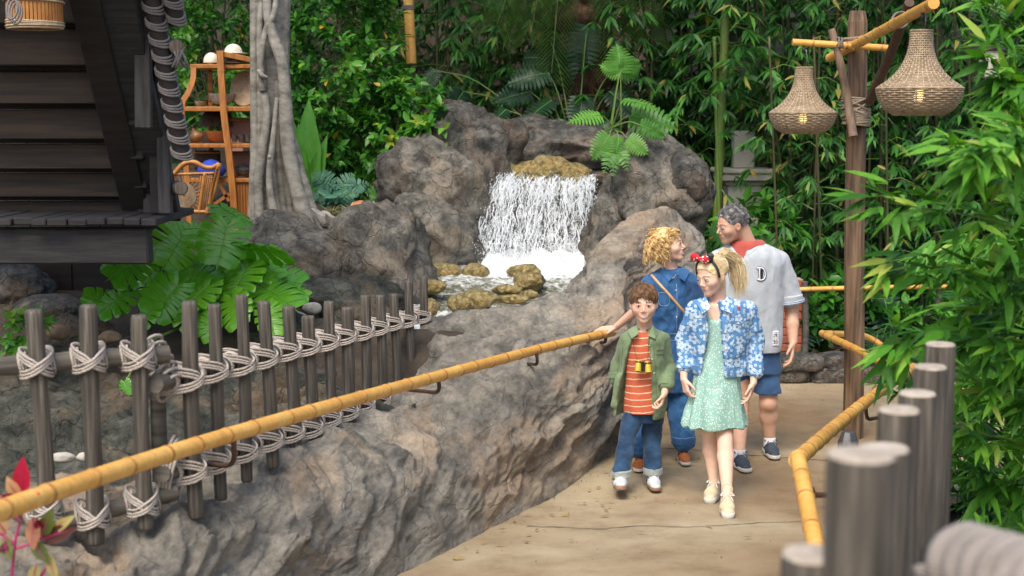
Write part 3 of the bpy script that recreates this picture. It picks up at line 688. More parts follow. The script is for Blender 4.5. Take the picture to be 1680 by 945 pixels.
# grit along the wall foot and scattered on the path
rs = np.random.RandomState(12); n_ = 2600; t_ = rs.uniform(7.0, 11.5, n_); xb = -.44+(t_-7.3)*.393; c = np.stack([xb+np.abs(rs.normal(size=n_))*.07+.02, t_, hp(t_)+.012], -1)
n2_ = 350; y2 = rs.uniform(6.8, 12.4, n2_); c = np.concatenate([c, np.stack([rs.uniform(-.4, 3.2, n2_), y2, hp(y2)+.010], -1)]); rr = rs.uniform(.0015, .0048, len(c))
V = (c[:, None]+oc[None]*rr[:, None, None]*rs.uniform(.6, 1.3, (len(c), 6, 1))).reshape(-1, 3); link('gravel', mesh_np('gravel', V, (of[None]+6*np.arange(len(c))[:, None, None]).reshape(-1, 3), False), M['tanstone'], kind='stuff')

rs = np.random.RandomState(14); n_ = 150; y2 = rs.uniform(6.9, 12.3, n_); x2 = np.where(rs.rand(n_) < .6, -.44+(y2-7.3)*.393+.22+np.abs(rs.normal(size=n_))*.25, rs.uniform(0, 3, n_)); P_ = []
for i in range(n_):
    a = rs.uniform(0, 6.28); L = rs.uniform(.012, .035); w_ = L*.3; c = np.array([x2[i], y2[i], float(hp(y2[i]))+.014]); d = np.array([math.cos(a), math.sin(a), rs.uniform(0, .2)])*L; e = np.array([-math.sin(a), math.cos(a), rs.uniform(-.3, .5)])*w_; P_ += [c-d, c+e, c+d, c-e]
link('leaf_litter', mesh_np('leaf_litter', np.array(P_), np.arange(4*n_).reshape(-1, 4), False), M['litter'], kind='stuff')
# ================================================================ PLANTS
def leaf_template(prof, droop=.0, fold=.25, wav=0.):
    """prof: rows (u, halfwidth); unit length along +Y, width along X, normal Z"""
    V = [(0, 0, 0)]; Fc = []
    for u, wd in prof:
        z = -droop*u*u; V += [(-wd, u, z+fold*wd+wav*math.sin(u*14)), (0, u, z), (wd, u, z+fold*wd-wav*math.sin(u*14))]
    V.append((0, 1, -droop)); n = len(prof); tip = len(V)-1
    Fc += [(0, 2, 1), (0, 3, 2)]; Q = []
    for i in range(n-1):
        a = 1+3*i; Q += [(a, a+1, a+4, a+3), (a+1, a+2, a+5, a+4)]
    a = 1+3*(n-1); Fc += [(a, a+1, tip), (a+1, a+2, tip)]
    T = Fc+[q for f in Q for q in ((f[0], f[1], f[2]), (f[0], f[2], f[3]))]
    return np.array(V, float), np.array(T)
LT = {
 'lance': leaf_template([(.08, .035), (.30, .075), (.62, .058)], .22, .35),
 'lance_flat': leaf_template([(.08, .04), (.30, .085), (.62, .062)], .08, .3),
 'ovate': leaf_template([(.10, .10), (.32, .23), (.60, .22), (.85, .10)], .22, .3, .01),
 'blade': leaf_template([(.1, .05), (.35, .10), (.7, .075)], .35, .4),
 'spike': leaf_template([(.05, .045), (.35, .035), (.7, .02)], .5, .4),
 'leaflet': leaf_template([(.12, .09), (.5, .10), (.8, .06)], .12, .2),
}
def frames(d, n):
    d = d/np.linalg.norm(d, axis=1)[:, None]; n = n-(n*d).sum(1)[:, None]*d; n = n/np.maximum(1e-6, np.linalg.norm(n, axis=1))[:, None]
    return np.cross(d, n), d, n
_tm = {}
def tmesh(key, lvl):
    k = (key, lvl)
    if k not in _tm:
        V, T = LT[key]; _tm[k] = mesh_np('leaf', V, T, attrs={'tone': np.full(len(V), lvl)})
    return _tm[k]
def leaves(parent, pos, d, n, L, wf, tone, key, m, single=0, stuffname='foliage'):
    """pos,d,n arrays; L length; wf width factor; the first `single` (largest in the photo) are objects of their own"""
    pos = np.asarray(pos, float); x, y, z = frames(np.asarray(d, float), np.asarray(n, float)); L = np.asarray(L, float); wf = np.broadcast_to(np.asarray(wf, float), L.shape); tone = np.broadcast_to(tone, L.shape)
    off = np.array(parent.location); ordr = np.arange(len(L))
    if single:
        # in the frame and near first
        rel = pos-CP; dep = rel@_f; px = 840+F*(rel@_r)/dep; py = 472.5-F*(rel@_u)/dep; sz = L/dep*((px > -30) & (px < 1710) & (py > -30) & (py < 975))
        ordr = np.argsort(-sz); single = min(single, int((sz > 0).sum()))
        for i in ordr[:single]:
            lv = (round(float(tone[i])*8)/8); me = tmesh(key, lv)
            if m.name not in [q.name for q in me.materials if q]:
                if len(me.materials): me = _tm.setdefault((key, lv, m.name), me.copy()); me.materials.clear()
                if not me.materials: me.materials.append(m)
            o = bpy.data.objects.new('leaf', me); COL.objects.link(o); o.parent = parent
            X = np.eye(4); X[:3, 0] = x[i]*L[i]*wf[i]; X[:3, 1] = y[i]*L[i]; X[:3, 2] = z[i]*L[i]; X[:3, 3] = pos[i]-off; o.matrix_local = Matrix(X.tolist())
        ordr = ordr[single:]
    if len(ordr) == 0: return None
    V, T = LT[key]; p, x, y, z, L, wf, tn = pos[ordr], x[ordr], y[ordr], z[ordr], L[ordr], wf[ordr], tone[ordr]
    W = p[:, None]+L[:, None, None]*(V[None, :, 0:1]*wf[:, None, None]*x[:, None]+V[None, :, 1:2]*y[:, None]+V[None, :, 2:3]*z[:, None])
    Fq = (T[None]+len(V)*np.arange(len(p))[:, None, None]).reshape(-1, 3)
    me = mesh_np(stuffname, W.reshape(-1, 3), Fq, attrs={'tone': np.repeat(tn, len(V))})
    return link(stuffname, me, m, parent, kind='stuff')
def rdir(n, rs): v = rs.normal(size=(n, 3)); return v/np.linalg.norm(v, axis=1)[:, None]
def fan(c, base, n, L, rs, spread=1.1, droop=.5):
    """leaves radiating from each cluster centre c around direction base, drooping"""
    m = len(c); C = np.repeat(c, n, 0); Bd = np.repeat(base, n, 0); side = np.cross(Bd, (0, 0, 1.)); side /= np.maximum(.2, np.linalg.norm(side, axis=1))[:, None]
    a = np.tile(np.linspace(-1, 1, n), m)*spread+rs.normal(size=m*n)*.15
    d = Bd*np.cos(a)[:, None]+side*np.sin(a)[:, None]+np.array([0, 0, -1])*droop*rs.uniform(.3, 1.4, m*n)[:, None]
    nn = np.array([0, 0, 1.])+rs.normal(size=(m*n, 3))*.35+np.array([0, -.35, 0])
    LL = L*rs.uniform(.65, 1.15, m*n)*(1-.15*np.abs(a)); C = C+d*0.0+rs.normal(size=C.shape)*.008
    return C, d, nn, LL
# ---- bamboo clump behind: culms with fans of drooping leaves
def bamboo(base, top, r, label, rs, nclus=60, per=7, L=.17, spread=.45, m='leafbamboo', cm='culmdark', single=0, group=None, zlo=.25, culms=1, tone0=.45, face=-.5, name='bamboo', cat='bamboo'):
    base = np.asarray(base, float); top = np.asarray(top, float); root = empty(name, base, label, cat, group)
    c = []; D = []; tw = MB()
    for k in range(culms):
        o = np.array([rs.normal()*.12, rs.normal()*.08, 0])*(k > 0); o2 = np.array([rs.normal()*.35, rs.normal()*.2, rs.uniform(-.4, .1)])*(k > 0)
        ln = np.linspace(0, 1, 26)[:, None]; line = (base+o)*(1-ln)+(top+o2)*ln; line[:, 0] += .12*np.sin(ln[:, 0]*2.2+k)*(k > 0)
        rad = np.full(26, r*(1 if k == 0 else .6)); rad[::3] *= 1.13
        mb = MB(); mb.tube(line, rad, 8); mb.build('culm', M[cm], root, smooth=True)
        n = nclus//culms
        for j in range(n):
            t = zlo+(1-zlo)*rs.rand()**.9; p = base+o+(top+o2-base-o)*t; az = rs.uniform(0, 2*math.pi); dd = np.array([math.cos(az), math.sin(az)*.8+face*.6, rs.uniform(-.1, .45)]); dd = unit(dd)
            e = p+dd*rs.uniform(.25, 1)*spread; e[2] -= .12*spread; c.append(e); D.append(unit(dd+np.array([0, 0, -.35])))
            if j % 2 == 0: tw.tube([p, (p+e)/2+[0, 0, .04], e], [.005, .0035, .0015], 4, False)
    tw.build('twigs', M['culm'], root, kind='stuff')
    C, d, nn, LL = fan(np.array(c), np.array(D), per, L, rs)
    leaves(root, C, d, nn, LL*1.08, 1.3+rs.uniform(-.2, .4, len(LL)), np.clip(tone0+rs.normal(size=len(LL))*.28, 0, 1), 'lance', M[m], single)
    return root
def bush(c, size, label, rs, n=2600, L=.085, m='leafshrub', key='ovate', single=0, name='shrub', stems=7, tone0=.45, clump=40, shell=.55, cat='shrub', droop=.25):
    c = np.asarray(c, float); S = np.asarray(size, float); root = empty(name, (c[0], c[1], c[2]-S[2]), label, cat)
    st = MB()
    for k in range(stems):
        a = rs.uniform(-1, 1, 3)*S*.5; p0 = np.array([c[0]+rs.uniform(-.3, .3)*S[0], c[1]+rs.uniform(-.2, .2), c[2]-S[2]]); st.tube(cr([p0, (p0+c)/2+a*.4+[0, 0, -.1], c+a], 12), np.linspace(.014, .005, 12), 6)
    st.build('stems', M['twig'], root, smooth=True, kind='stuff')
    # clumps on the outside, each a rosette-bearing sprig
    u = rdir(clump, rs); u[:, 1] = -np.abs(u[:, 1])*.9+.15; u /= np.linalg.norm(u, axis=1)[:, None]; rad = shell+(1-shell)*rs.rand(clump)**.5
    cc = c+u*S*rad[:, None]*(1+.12*rs.normal(size=clump))[:, None]; per = n//clump
    pos = []; dr = []; nr = []; tn = []
    for i in range(clump):
        ns = max(1, per//8); tcl = rs.normal()*.12
        for s in range(ns):
            tip = cc[i]+rs.normal(size=3)*S*.13; ax = unit(u[i]*.8+rs.normal(size=3)*.45+[0, 0, .35])
            az = rs.uniform(0, 6.28)+np.arange(8)*2.4; lv = np.linspace(0, 1, 8); x = unit(np.cross(ax, (.3, .2, 1))); y = np.cross(ax, x)
            rr = np.cos(az)[:, None]*x+np.sin(az)[:, None]*y; pp = tip+ax*(lv*L*1.1)[:, None]
            pos.append(pp); dr.append(rr*(1.0-.5*lv)[:, None]+ax*(.25+.7*lv)[:, None]+np.array([0, 0, -droop])); nr.append(ax+rr*.2+rs.normal(size=(8, 3))*.2+np.array([0, 0, .3])); tn.append(tone0+tcl+.28*(lv-.4)+rs.normal(size=8)*.1)
    pos = np.concatenate(pos); dr = np.concatenate(dr); nr = np.concatenate(nr); tn = np.concatenate(tn)
    tn = np.where(rs.rand(len(tn)) < .008, 1.02, np.clip(tn, 0, .88))
    leaves(root, pos, dr, nr, L*rs.uniform(.6, 1.25, len(pos)), 1.0, tn, key, M[m], single); return root
rs = np.random.RandomState(21)
# ---- far dark wood beyond everything: a leafy mass with trunks inside, uncountable
def thicket(name, x0, x1, y0, y1, z0, z1, n, L, m, tone0, key='lance', seed=1, sdz=.0):
    q = np.random.RandomState(seed); c = np.stack([q.uniform(x0, x1, n), q.uniform(y0, y1, n), z0+(z1-z0)*q.rand(n)], -1)
    keep = pnoise(c*np.array([1.1, .9, 1.1])+seed) > -.28; c = c[keep]
    az = q.uniform(0, 6.28, len(c)); bd = np.stack([np.cos(az), np.sin(az)*.6-.5, q.uniform(-.4, .2, len(c))], -1); bd /= np.linalg.norm(bd, axis=1)[:, None]
    C, d, nn, LL = fan(c, bd, 6, L, q); tn = np.clip(tone0+.35*np.repeat(pnoise(c*.8+3), 6)+q.normal(size=len(LL))*.16, 0, .95)
    o = empty(name, ((x0+x1)/2, (y0+y1)/2, z0)); leaves(o, C, d, nn, LL, 1.2, tn, key, M[m]); ch = o.children[0]
    ch.parent = None; ch.location = (0, 0, 0); ch.name = name; bpy.data.objects.remove(o); tag(ch, kind='stuff'); return ch
thicket('far_undergrowth', -9, 8, 18.2, 19.6, 0, 5.2, 9000, .24, 'leafbamboo', .30, seed=2)
thicket('far_foliage', -8, 8, 17.0, 18.0, 1.2, 5.0, 4200, .22, 'leafbamboo', .42, seed=3)
# unseen slab of leaves added above the view to shade the wood
thicket('added_shade_leaves', -8, 7, 13.6, 19.5, 4.3, 5.4, 2200, .30, 'leafbamboo', .4, seed=5)
thicket('undergrowth', 1.7, 7, 16.1, 16.8, .1, 4.2, 4200, .22, 'leafbamboo', .35, seed=6)
# dark hillside the wood grows on
xs = np.linspace(-40, 40, 80); zs = np.linspace(-1, 9.5, 40); X, Z = np.meshgrid(xs, zs, indexing='ij'); Y = 20.4+.9*Z*.25+.5*np.sin(X*.7)+.03*X*X
V = np.stack([X, Y, Z], -1).reshape(-1, 3); V[:, 1] += .5*fbm(V*.9, 4)
link('hillside', mesh_np('hillside', V, grid_faces(80, 40)[:, ::-1]), M['soil'], kind='structure')
# ---- bamboos behind the path and the right-hand boulder
bam = [ # px foot, depth, top px, py top, culm r, clusters, L, label
 (1168, 15.0, 1198, -140, .045, 90, .22, 'thick bright green bamboo culm standing right of the waterfall boulder', 'culm'),
 (1060, 16.2, 1075, -160, .02, 120, .22, 'leafy bamboo overhanging the split-leaf plant above the right boulder', 'culmdark'),
 (1130, 16.4, 1110, -160, .02, 110, .22, 'leafy bamboo just left of the thick green culm', 'culmdark'),
 (1245, 15.8, 1255, -160, .02, 120, .21, 'leafy bamboo over the cream pedestal', 'culmdark'),
 (1300, 15.2, 1290, -120, .02, 150, .20, 'leafy bamboo hanging behind the left wicker lantern', 'culmdark'),
 (1370, 15.0, 1375, -120, .02, 150, .20, 'leafy bamboo directly behind the timber lantern post', 'culmdark'),
 (1440, 14.8, 1450, -120, .02, 150, .20, 'leafy bamboo between the post and the right wicker lantern', 'culmdark'),
 (1530, 14.6, 1540, -120, .02, 150, .20, 'leafy bamboo behind the right wicker lantern', 'culmdark'),
 (1620, 14.4, 1640, -120, .02, 150, .20, 'leafy bamboo at the upper right behind the bright foreground leaves', 'culmdark'),
 (1710, 14.0, 1720, -120, .02, 130, .20, 'leafy bamboo cut off by the right edge of the view', 'culmdark'),
]
for i, (px, Yd, pt, pyt, r, ncl, L, lb, cm) in enumerate(bam):
    b0 = P(px, 640, Yd); b0[2] = .0 if px > 1180 else .6; tp = P(pt, pyt, Yd-.2); tp[2] = max(tp[2], 3.9)
    bamboo(b0, tp, r, lb, rs, ncl, 7, L, .55, cm=cm, culms=1 if i == 0 else 4, single=70 if i else 20, zlo=.12 if i else .5, tone0=.42)
for px, Yd, tx, lb, r in [(1185, 14.9, 1172, 'slim green bamboo culm left of the thick one', .02), (1282, 13.9, 1262, 'thin dark bare bamboo stalk left of the brick pillar', .012), (1352, 13.9, 1335, 'thin bare stalk leaning behind the left lantern', .012), (1330, 14.1, 1345, 'thin bare stalk above the low kerb', .01), (1460, 13.7, 1452, 'thin bare stalk just right of the lantern post', .012)]:
    b0 = P(px, 560, Yd); b0[2] = 0; bamboo(b0, P(tx, 60, Yd), r, lb, rs, 16, 6, .17, .35, cm='culm' if r > .015 else 'culmdark', culms=1, zlo=.3, single=20)
# left part: bamboo and leafy shrubs behind the shelf and tree
for px, Yd, pt, lb in [(345, 17.0, 350, 'leafy bamboo above the shelf of hats and bowls'), (560, 17.0, 560, 'leafy bamboo at the top behind the left shrub'), (720, 16.8, 715, 'leafy bamboo behind the leaning yellow bamboo pole'), (800, 16.9, 810, 'leafy bamboo above the dark boulder top'), (880, 17.0, 880, 'leafy bamboo left of the shaggy palm trunk'), (1000, 17.0, 990, 'leafy bamboo right of the shaggy palm trunk')]:
    b0 = P(px, 400, Yd); b0[2] = 1.3; bamboo(b0, P(pt, -120, Yd), .016, lb, rs, 110, 7, .22, .7, culms=4, single=40, zlo=.1, tone0=.42)
bush(P(560, 130, 14.9), (.62, .55, 1.15), 'big glossy broad-leaved shrub between the grey trunk and the yellow bamboo pole', rs, 3600, .105, single=250, clump=70)
bush(P(640, 220, 14.7), (.50, .4, .62), 'lower rounded shrub with bright new leaves beside the tall dark boulder', rs, 1900, .10, single=150, clump=40, tone0=.5)
bush(P(515, 235, 14.6), (.30, .35, .6), 'dark leafy shrub right against the grey trunk', rs, 900, .10, single=60, clump=26, tone0=.32)
bush(P(345, 110, 16.4), (.5, .4, .7), 'green shrub seen through the shelf', rs, 900, .11, single=60, clump=26, tone0=.5)
bush(P(715, 205, 14.3), (.16, .15, .11), 'small bright rosette-leaved shrub leaning over the dark boulder', rs, 200, .12, single=60, clump=8, tone0=.65, stems=2)
bush(P(1235, 400, 14.3), (.42, .3, .30), 'broad-leaved undergrowth behind the man in the grey jersey', rs, 420, .15, single=70, clump=18, tone0=.4)
bush(P(1350, 520, 13.6), (.6, .3, .28), 'dark undergrowth behind the low kerb and the rear bamboo rail', rs, 900, .13, m='leafshrub', single=90, clump=26, tone0=.3)
bush(P(1480, 500, 13.5), (.5, .3, .35), 'dark undergrowth to the right of the lantern post behind the rear rail', rs, 800, .13, single=80, clump=26, tone0=.35)
bush(P(20, 545, 9.6), (.17, .15, .12), 'light green groundcover plant at the left edge above the fence rail', rs, 200, .085, single=80, clump=10, tone0=.62, stems=2)
# ---- broad upright paddle leaves by the trunk
def paddle(px, py, Yd, lst, label):
    b = P(px, py, Yd); root = empty('broad_leaf_plant', b, label, 'plant')
    for (tx, ty, wd) in lst:
        tp = P(tx, ty, Yd-.1); L = np.linalg.norm(tp-b); leaves(root, [b], [tp-b], [(.2, -1, .35)], [L], [wd], [.6], 'ovate', M['leafshrub'], 1)
paddle(500, 345, 14.0, [(508, 165, .55), (492, 205, .5), (535, 225, .45), (515, 250, .5), (480, 190, .4)], 'plant with tall broad paddle leaves beside the trunk')
# ---- split-leaf plants (fingered leaves built from a midrib and lobes)
M['stemlight'] = simple('pale_green_midrib', (.12, .30, .03), (.17, .36, .06), 8, .4)
def split_leaf_mesh(nl, wid, depth, droop, tone, name='leaf', lobes_w=.085, seed=0):
    q = np.random.RandomState(seed); V = []; T = []
    def addp(p): V.append(p); return len(V)-1
    def Z(x, y): return -droop*y*y-.35*abs(x)**1.6*droop*2+.10*abs(x)
    N_ = 9; mid = [addp((0, y, Z(0, y))) for y in np.linspace(-.02, 1, N_)]
    inner = {}
    for sd in (-1, 1):
        for i in range(nl):
            y0 = .0+.92*i/nl; y1 = y0+.92/nl*.80; ym = (y0+y1)/2
            env = wid*math.sin(math.pi*min(1, (ym+.22)/1.22)**.85)**.8
            xi = env*(1-depth); an = .62-1.0*(1-ym)*.9           # lobes sweep forward near the tip, backward at the base
            tipx = env*q.uniform(.92, 1.06); tipy = ym+env*math.tan(an*.5+.05)*.75
            hw = (y1-y0)/2*1.02
            a = addp((0, y0, Z(0, y0))); b = addp((0, y1+.02, Z(0, y1))); dx = (tipy-ym)
            c = addp((sd*xi, ym-hw*1.15+dx*(1-depth), Z(xi, ym)+.012)); d = addp((sd*xi, ym+hw*1.15+dx*(1-depth), Z(xi, ym)+.012))
            xm = xi+(tipx-xi)*.6; e = addp((sd*xm, ym-hw*.95+dx*.85, Z(xm, ym))); f = addp((sd*xm, ym+hw*.95+dx*.85, Z(xm, ym))); g = addp((sd*tipx, tipy, Z(tipx, tipy)-.02))
            for tri in ((a, c, b), (b, c, d), (c, e, d), (d, e, f), (e, g, f)): T.append(tri if sd > 0 else tri[::-1])
            if i+1 <= nl:   # web close to the midrib so the lamina is one piece
                y2 = y0+.92/nl; xw = xi*.72; h = addp((sd*xw, ym+hw+dx*.7+.01, Z(xw, y1))); k2 = addp((0, min(1, y2+.02), Z(0, y2))); h2 = addp((sd*xw, y2+hw*.2+dx*.7, Z(xw, y2)))
                for tri in ((b, h, k2), (k2, h, h2)): T.append(tri if sd > 0 else tri[::-1])
    t0 = addp((-.05, .90, Z(.05, .9))); t1 = addp((.05, .90, Z(.05, .9))); t2 = addp((0, 1.05, Z(0, 1.05))); T.append((t0, t1, t2))
    V = np.array(V); V[:, 2] += .03*pnoise(V*4+seed)
    return mesh_np(name, V, np.array(T), attrs={'tone': np.full(len(V), tone)})
def split_plant(base, specs, label, m, name, kinds, stem='stemgreen', sw=.007, cat='plant', midrib=None):
    """specs: leaf base px,py,depth ; tip px,py,depth ; normal"""
    root = empty(name, base, label, cat)
    for i, (bx, by, bY, tx, ty, tY, nrm, wf) in enumerate(specs):
        a = P(bx, by, bY); t = P(tx, ty, tY); d = t-a; L = np.linalg.norm(d); x, y, z = [v[0] for v in frames(d[None], np.array([nrm], float)+rs.normal(size=3)*.3)]; L *= .84 if 'monstera' in name else 1
        me = kinds[i % len(kinds)]
        if not me.materials: me.materials.append(m)
        o = bpy.data.objects.new('leaf', me); COL.objects.link(o); o.parent = root; X = np.eye(4)
        X[:3, 0] = x*L*wf; X[:3, 1] = y*L; X[:3, 2] = z*L; X[:3, 3] = a-np.array(root.location); o.matrix_local = Matrix(X.tolist())
        if me.name in VEIN: vo_ = bpy.data.objects.new('veins', VEIN[me.name]); COL.objects.link(vo_); vo_.parent = o; vo_['kind'] = 'stuff'
        st = MB(); bb = np.asarray(base, float)+rs.normal(size=3)*[.05, .04, .0]; st.tube(cr([bb, bb*.35+a*.65+[0, 0, .10*np.linalg.norm(a-bb)], a+z*0], 12), np.linspace(sw*1.5, sw, 12), 6); st.build('stem', M[stem], root, smooth=True)
        mr = MB(); yy = np.linspace(0, .93, 8); me_z = np.interp(yy, *zip(*sorted({(round(v.co.y, 4), v.co.z) for v in me.vertices if abs(v.co.x) < 1e-6})))+.012
        mp = a+np.outer(yy*L, y)+np.outer(me_z*L, z); mr.tube(mp, np.linspace(sw*.55, sw*.15, 8), 5); mr.build('midrib', M['stemlight'], root, smooth=True)
    return root
def mon_mesh(seed, tone, wid=.60):
    """monstera: heart-shaped blade cut into fingers that curve forward"""
    q = np.random.RandomState(seed); nl = 5; V = []; T = []; VE = []
    def addp(x, y, up=0): V.append((x, y, -.16*y*y-.42*x*x+.10*abs(x)+up)); return len(V)-1
    def env(y): return wid*(1-((y-.22)/.80)**2)**.5 if y > .22 else wid*(1-((y-.22)/.62)**2)**.5
    for sd in (-1, 1):
        for i in range(nl):
            y0 = -.03+i*.135; y1 = y0+.135 if i < nl-1 else .88; ym = (y0+y1)/2; cut = q.uniform(.30, .42) if i > 0 else .8
            yt = -.38+i*.268; yt2 = yt+.245                      # where the finger meets the outline
            e0 = env(min(.98, max(-.36, yt))); e1 = env(min(.985, max(-.36, yt2)))
            R0 = [(0, y0), (e0*.36, y0*.62+yt*.38), (e0*.72, y0*.3+yt*.7), (e0*.97, yt)]; R1 = [(0, y1), (e1*.36, y1*.62+yt2*.38), (e1*.72, y1*.3+yt2*.70), (e1*.97, yt2)]
            rows = []
            for k, (p, r_) in enumerate(zip(R0, R1)):
                g = [0, .02, .17, .25][k] if (i < nl-1) else 0; mx, my = r_[0]-p[0], r_[1]-p[1]
                sh = np.array([p[0]+mx*g*.5, p[1]+my*g*.5]); eh = np.array([r_[0]-mx*g*.5, r_[1]-my*g*.5]); mh = (sh+eh)/2
                rows.append([addp(sd*sh[0], sh[1]), addp(sd*mh[0], mh[1], .016 if k else 0), addp(sd*eh[0], eh[1])])
            tipx = (e0+e1)/2*1.04; tp = addp(sd*tipx, (yt+yt2)/2+.05, -.02)
            VE.append([rows[k][1] for k in range(4)])
            for k in range(3):
                for c in (0, 1):
                    a, b, c2, d = rows[k][c], rows[k+1][c], rows[k+1][c+1], rows[k][c+1]
                    for tri in ((a, b, c2), (a, c2, d)): T.append(tri if sd > 0 else tri[::-1])
            for tri in ((rows[3][0], tp, rows[3][1]), (rows[3][1], tp, rows[3][2])): T.append(tri if sd > 0 else tri[::-1])
    a, b, c = addp(-.02, .84), addp(.02, .84), addp(0, 1.04); T.append((a, b, c))
    V = np.array(V); V[:, 2] += .035*pnoise(V*3+seed)
    me = mesh_np('leaf', V, np.array(T), attrs={'tone': np.full(len(V), tone)}); vb = MB()
    for ve in VE: vb.tube(V[ve]+[0, 0, .006], [.007, .005, .004, .002], 4, False)
    VEIN[me.name] = mesh_np('veins', np.concatenate(vb.V), vb.F); VEIN[me.name].materials.append(M['stemlight']); return me
VEIN = {}
mk = [mon_mesh(i, tn) for i, tn in enumerate([.45, .62, .38, .55, .7])]
up, fr, lf, rt = (0, -.55, .8), (0, -1, .35), (-.5, -.7, .5), (.5, -.7, .5)
MS = [ # base px,py,Y, tip px,py,Y, normal, width
 (372, 372, 10.2, 352, 452, 10.0, (.25, -1, .35), 1.0), (300, 385, 10.3, 262, 455, 10.1, (-.1, -.8, .6), 1.05), (232, 425, 10.2, 160, 462, 10.0, (-.2, -.75, .65), 1.1),
 (245, 395, 10.5, 300, 425, 10.3, (0, -.6, .8), .95), (340, 470, 10.0, 280, 520, 9.8, (0, -.7, .7), 1.1), (290, 470, 10.0, 232, 530, 9.8, (-.2, -.8, .55), 1.0),
 (405, 440, 10.2, 360, 505, 9.95, (.1, -.8, .6), 1.0), (395, 408, 10.3, 505, 408, 10.1, (.1, -.35, .9), .62), (430, 470, 10.2, 500, 505, 9.9, (.3, -.6, .75), .9),
 (380, 490, 9.9, 390, 548, 9.7, (0, -.9, .5), .9), (210, 480, 10.1, 140, 520, 9.95, (-.4, -.6, .7), .85), (330, 375, 10.7, 262, 372, 10.5, (0, -.5, .85), .9),
 (300, 430, 10.3, 345, 482, 10.1, (.2, -.75, .65), .9), (250, 505, 9.9, 205, 552, 9.8, (-.2, -.8, .5), .75), (440, 505, 9.9, 455, 560, 9.7, (.2, -.9, .4), .75),
 (190, 500, 10.2, 120, 475, 10.1, (-.3, -.5, .8), .6), (345, 520, 9.8, 340, 575, 9.7, (0, -.9, .4), .7), (205, 628, 9.2, 212, 655, 9.15, (.2, -1, .2), .9), (420, 425, 10.4, 470, 460, 10.2, (.2, -.5, .8), .8), (280, 405, 10.6, 215, 400, 10.5, (-.2, -.5, .8), .8),
 (365, 340, 10.9, 420, 372, 10.7, (.2, -.7, .6), .8), (460, 480, 10.3, 520, 480, 10.2, (.1, -.5, .8), .6)]
q = np.random.RandomState(4)
for k in range(13):
    bx, by = q.uniform(200, 440), q.uniform(400, 500); an = q.uniform(-2.6, -.5) if k % 3 else q.uniform(-3.1, 0); L_ = q.uniform(62, 92); tx = bx+math.cos(an)*L_; ty = by-math.sin(an)*L_*.75; Yc = 9.85+(540-by)/200+q.uniform(-.1, .2); MS.append((bx, by, Yc, tx, ty, Yc-.12, (q.normal()*.35, -.75, q.uniform(.3, .9)), q.uniform(.85, 1.1)))
split_plant(P(330, 530, 10.35), MS, 'large glossy monstera with split leaves spilling over the rocks by the deck', M['leafmonstera'], 'monstera_plant', mk, sw=.008)
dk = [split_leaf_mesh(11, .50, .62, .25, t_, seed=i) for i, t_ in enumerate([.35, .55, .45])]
DS = [(905, 70, 16.0, 925, 145, 15.9, fr, 1.0), (965, 42, 16.1, 950, 118, 16.0, fr, .9), (900, 120, 15.9, 830, 130, 15.8, up, .8), (860, 95, 16.1, 920, 92, 16, up, .7), (955, 160, 15.8, 950, 215, 15.6, fr, .9), (905, 165, 15.8, 850, 200, 15.6, lf, .8),
 (1000, 150, 15.8, 1050, 190, 15.7, rt, .8), (1000, 120, 15.9, 1060, 125, 15.8, up, .7), (830, 180, 15.8, 790, 215, 15.7, lf, .9), (930, 200, 15.4, 905, 245, 15.2, fr, .8), (990, 200, 15.5, 1000, 250, 15.2, fr, .8), (870, 150, 15.9, 810, 165, 15.8, up, .7), (760, 150, 16, 730, 200, 15.9, fr, .8), (715, 115, 16, 690, 150, 15.9, fr, .8)]
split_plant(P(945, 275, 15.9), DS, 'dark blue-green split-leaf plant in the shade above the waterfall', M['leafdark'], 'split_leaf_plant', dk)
lk = [split_leaf_mesh(10, .52, .60, .30, t_, seed=i+7) for i, t_ in enumerate([.6, .8, .45])]
LS = [(1018, 120, 13.4, 1015, 72, 13.4, (0, -1, .2), 1.1), (1018, 120, 13.4, 985, 105, 13.4, fr, .9), (1018, 118, 13.4, 1058, 105, 13.5, fr, .9), (1022, 165, 13.2, 1082, 165, 13.1, up, .9), (985, 190, 13.2, 935, 188, 13.1, up, .95), (1035, 190, 13.3, 1110, 200, 13.2, up, .9), (1000, 222, 13, 975, 258, 12.9, fr, .9), (1030, 228, 13, 1060, 250, 12.9, fr, .9), (1050, 205, 13, 1095, 222, 13, fr, .7), (1015, 225, 13, 1012, 262, 12.9, fr, .7)]
split_plant(P(1003, 218, 13.4), LS, 'young light green split-leaf plant growing out of the right boulder', M['leaffresh'], 'split_leaf_plant', lk, sw=.006)
gk = [split_leaf_mesh(9, .5, .55, .25, .5, seed=20)]
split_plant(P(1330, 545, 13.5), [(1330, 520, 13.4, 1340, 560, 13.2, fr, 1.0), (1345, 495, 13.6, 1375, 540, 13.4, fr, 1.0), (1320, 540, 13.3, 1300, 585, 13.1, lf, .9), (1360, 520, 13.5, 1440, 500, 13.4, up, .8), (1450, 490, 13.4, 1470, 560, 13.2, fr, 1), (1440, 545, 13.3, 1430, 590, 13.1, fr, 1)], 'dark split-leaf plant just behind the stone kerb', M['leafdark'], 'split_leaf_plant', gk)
split_plant(P(1215, 440, 14.2), [(1215, 400, 14, 1170, 370, 13.9, fr, 1.2), (1240, 395, 14, 1275, 440, 13.9, fr, 1.2), (1200, 420, 14, 1150, 395, 14, up, 1), (1250, 430, 14, 1300, 460, 13.9, up, 1)], 'broad split-leaf plant directly behind the grey-haired man', M['leaffresh'], 'split_leaf_plant', gk[:0]+[split_leaf_mesh(7, .55, .35, .25, .35, seed=31)])
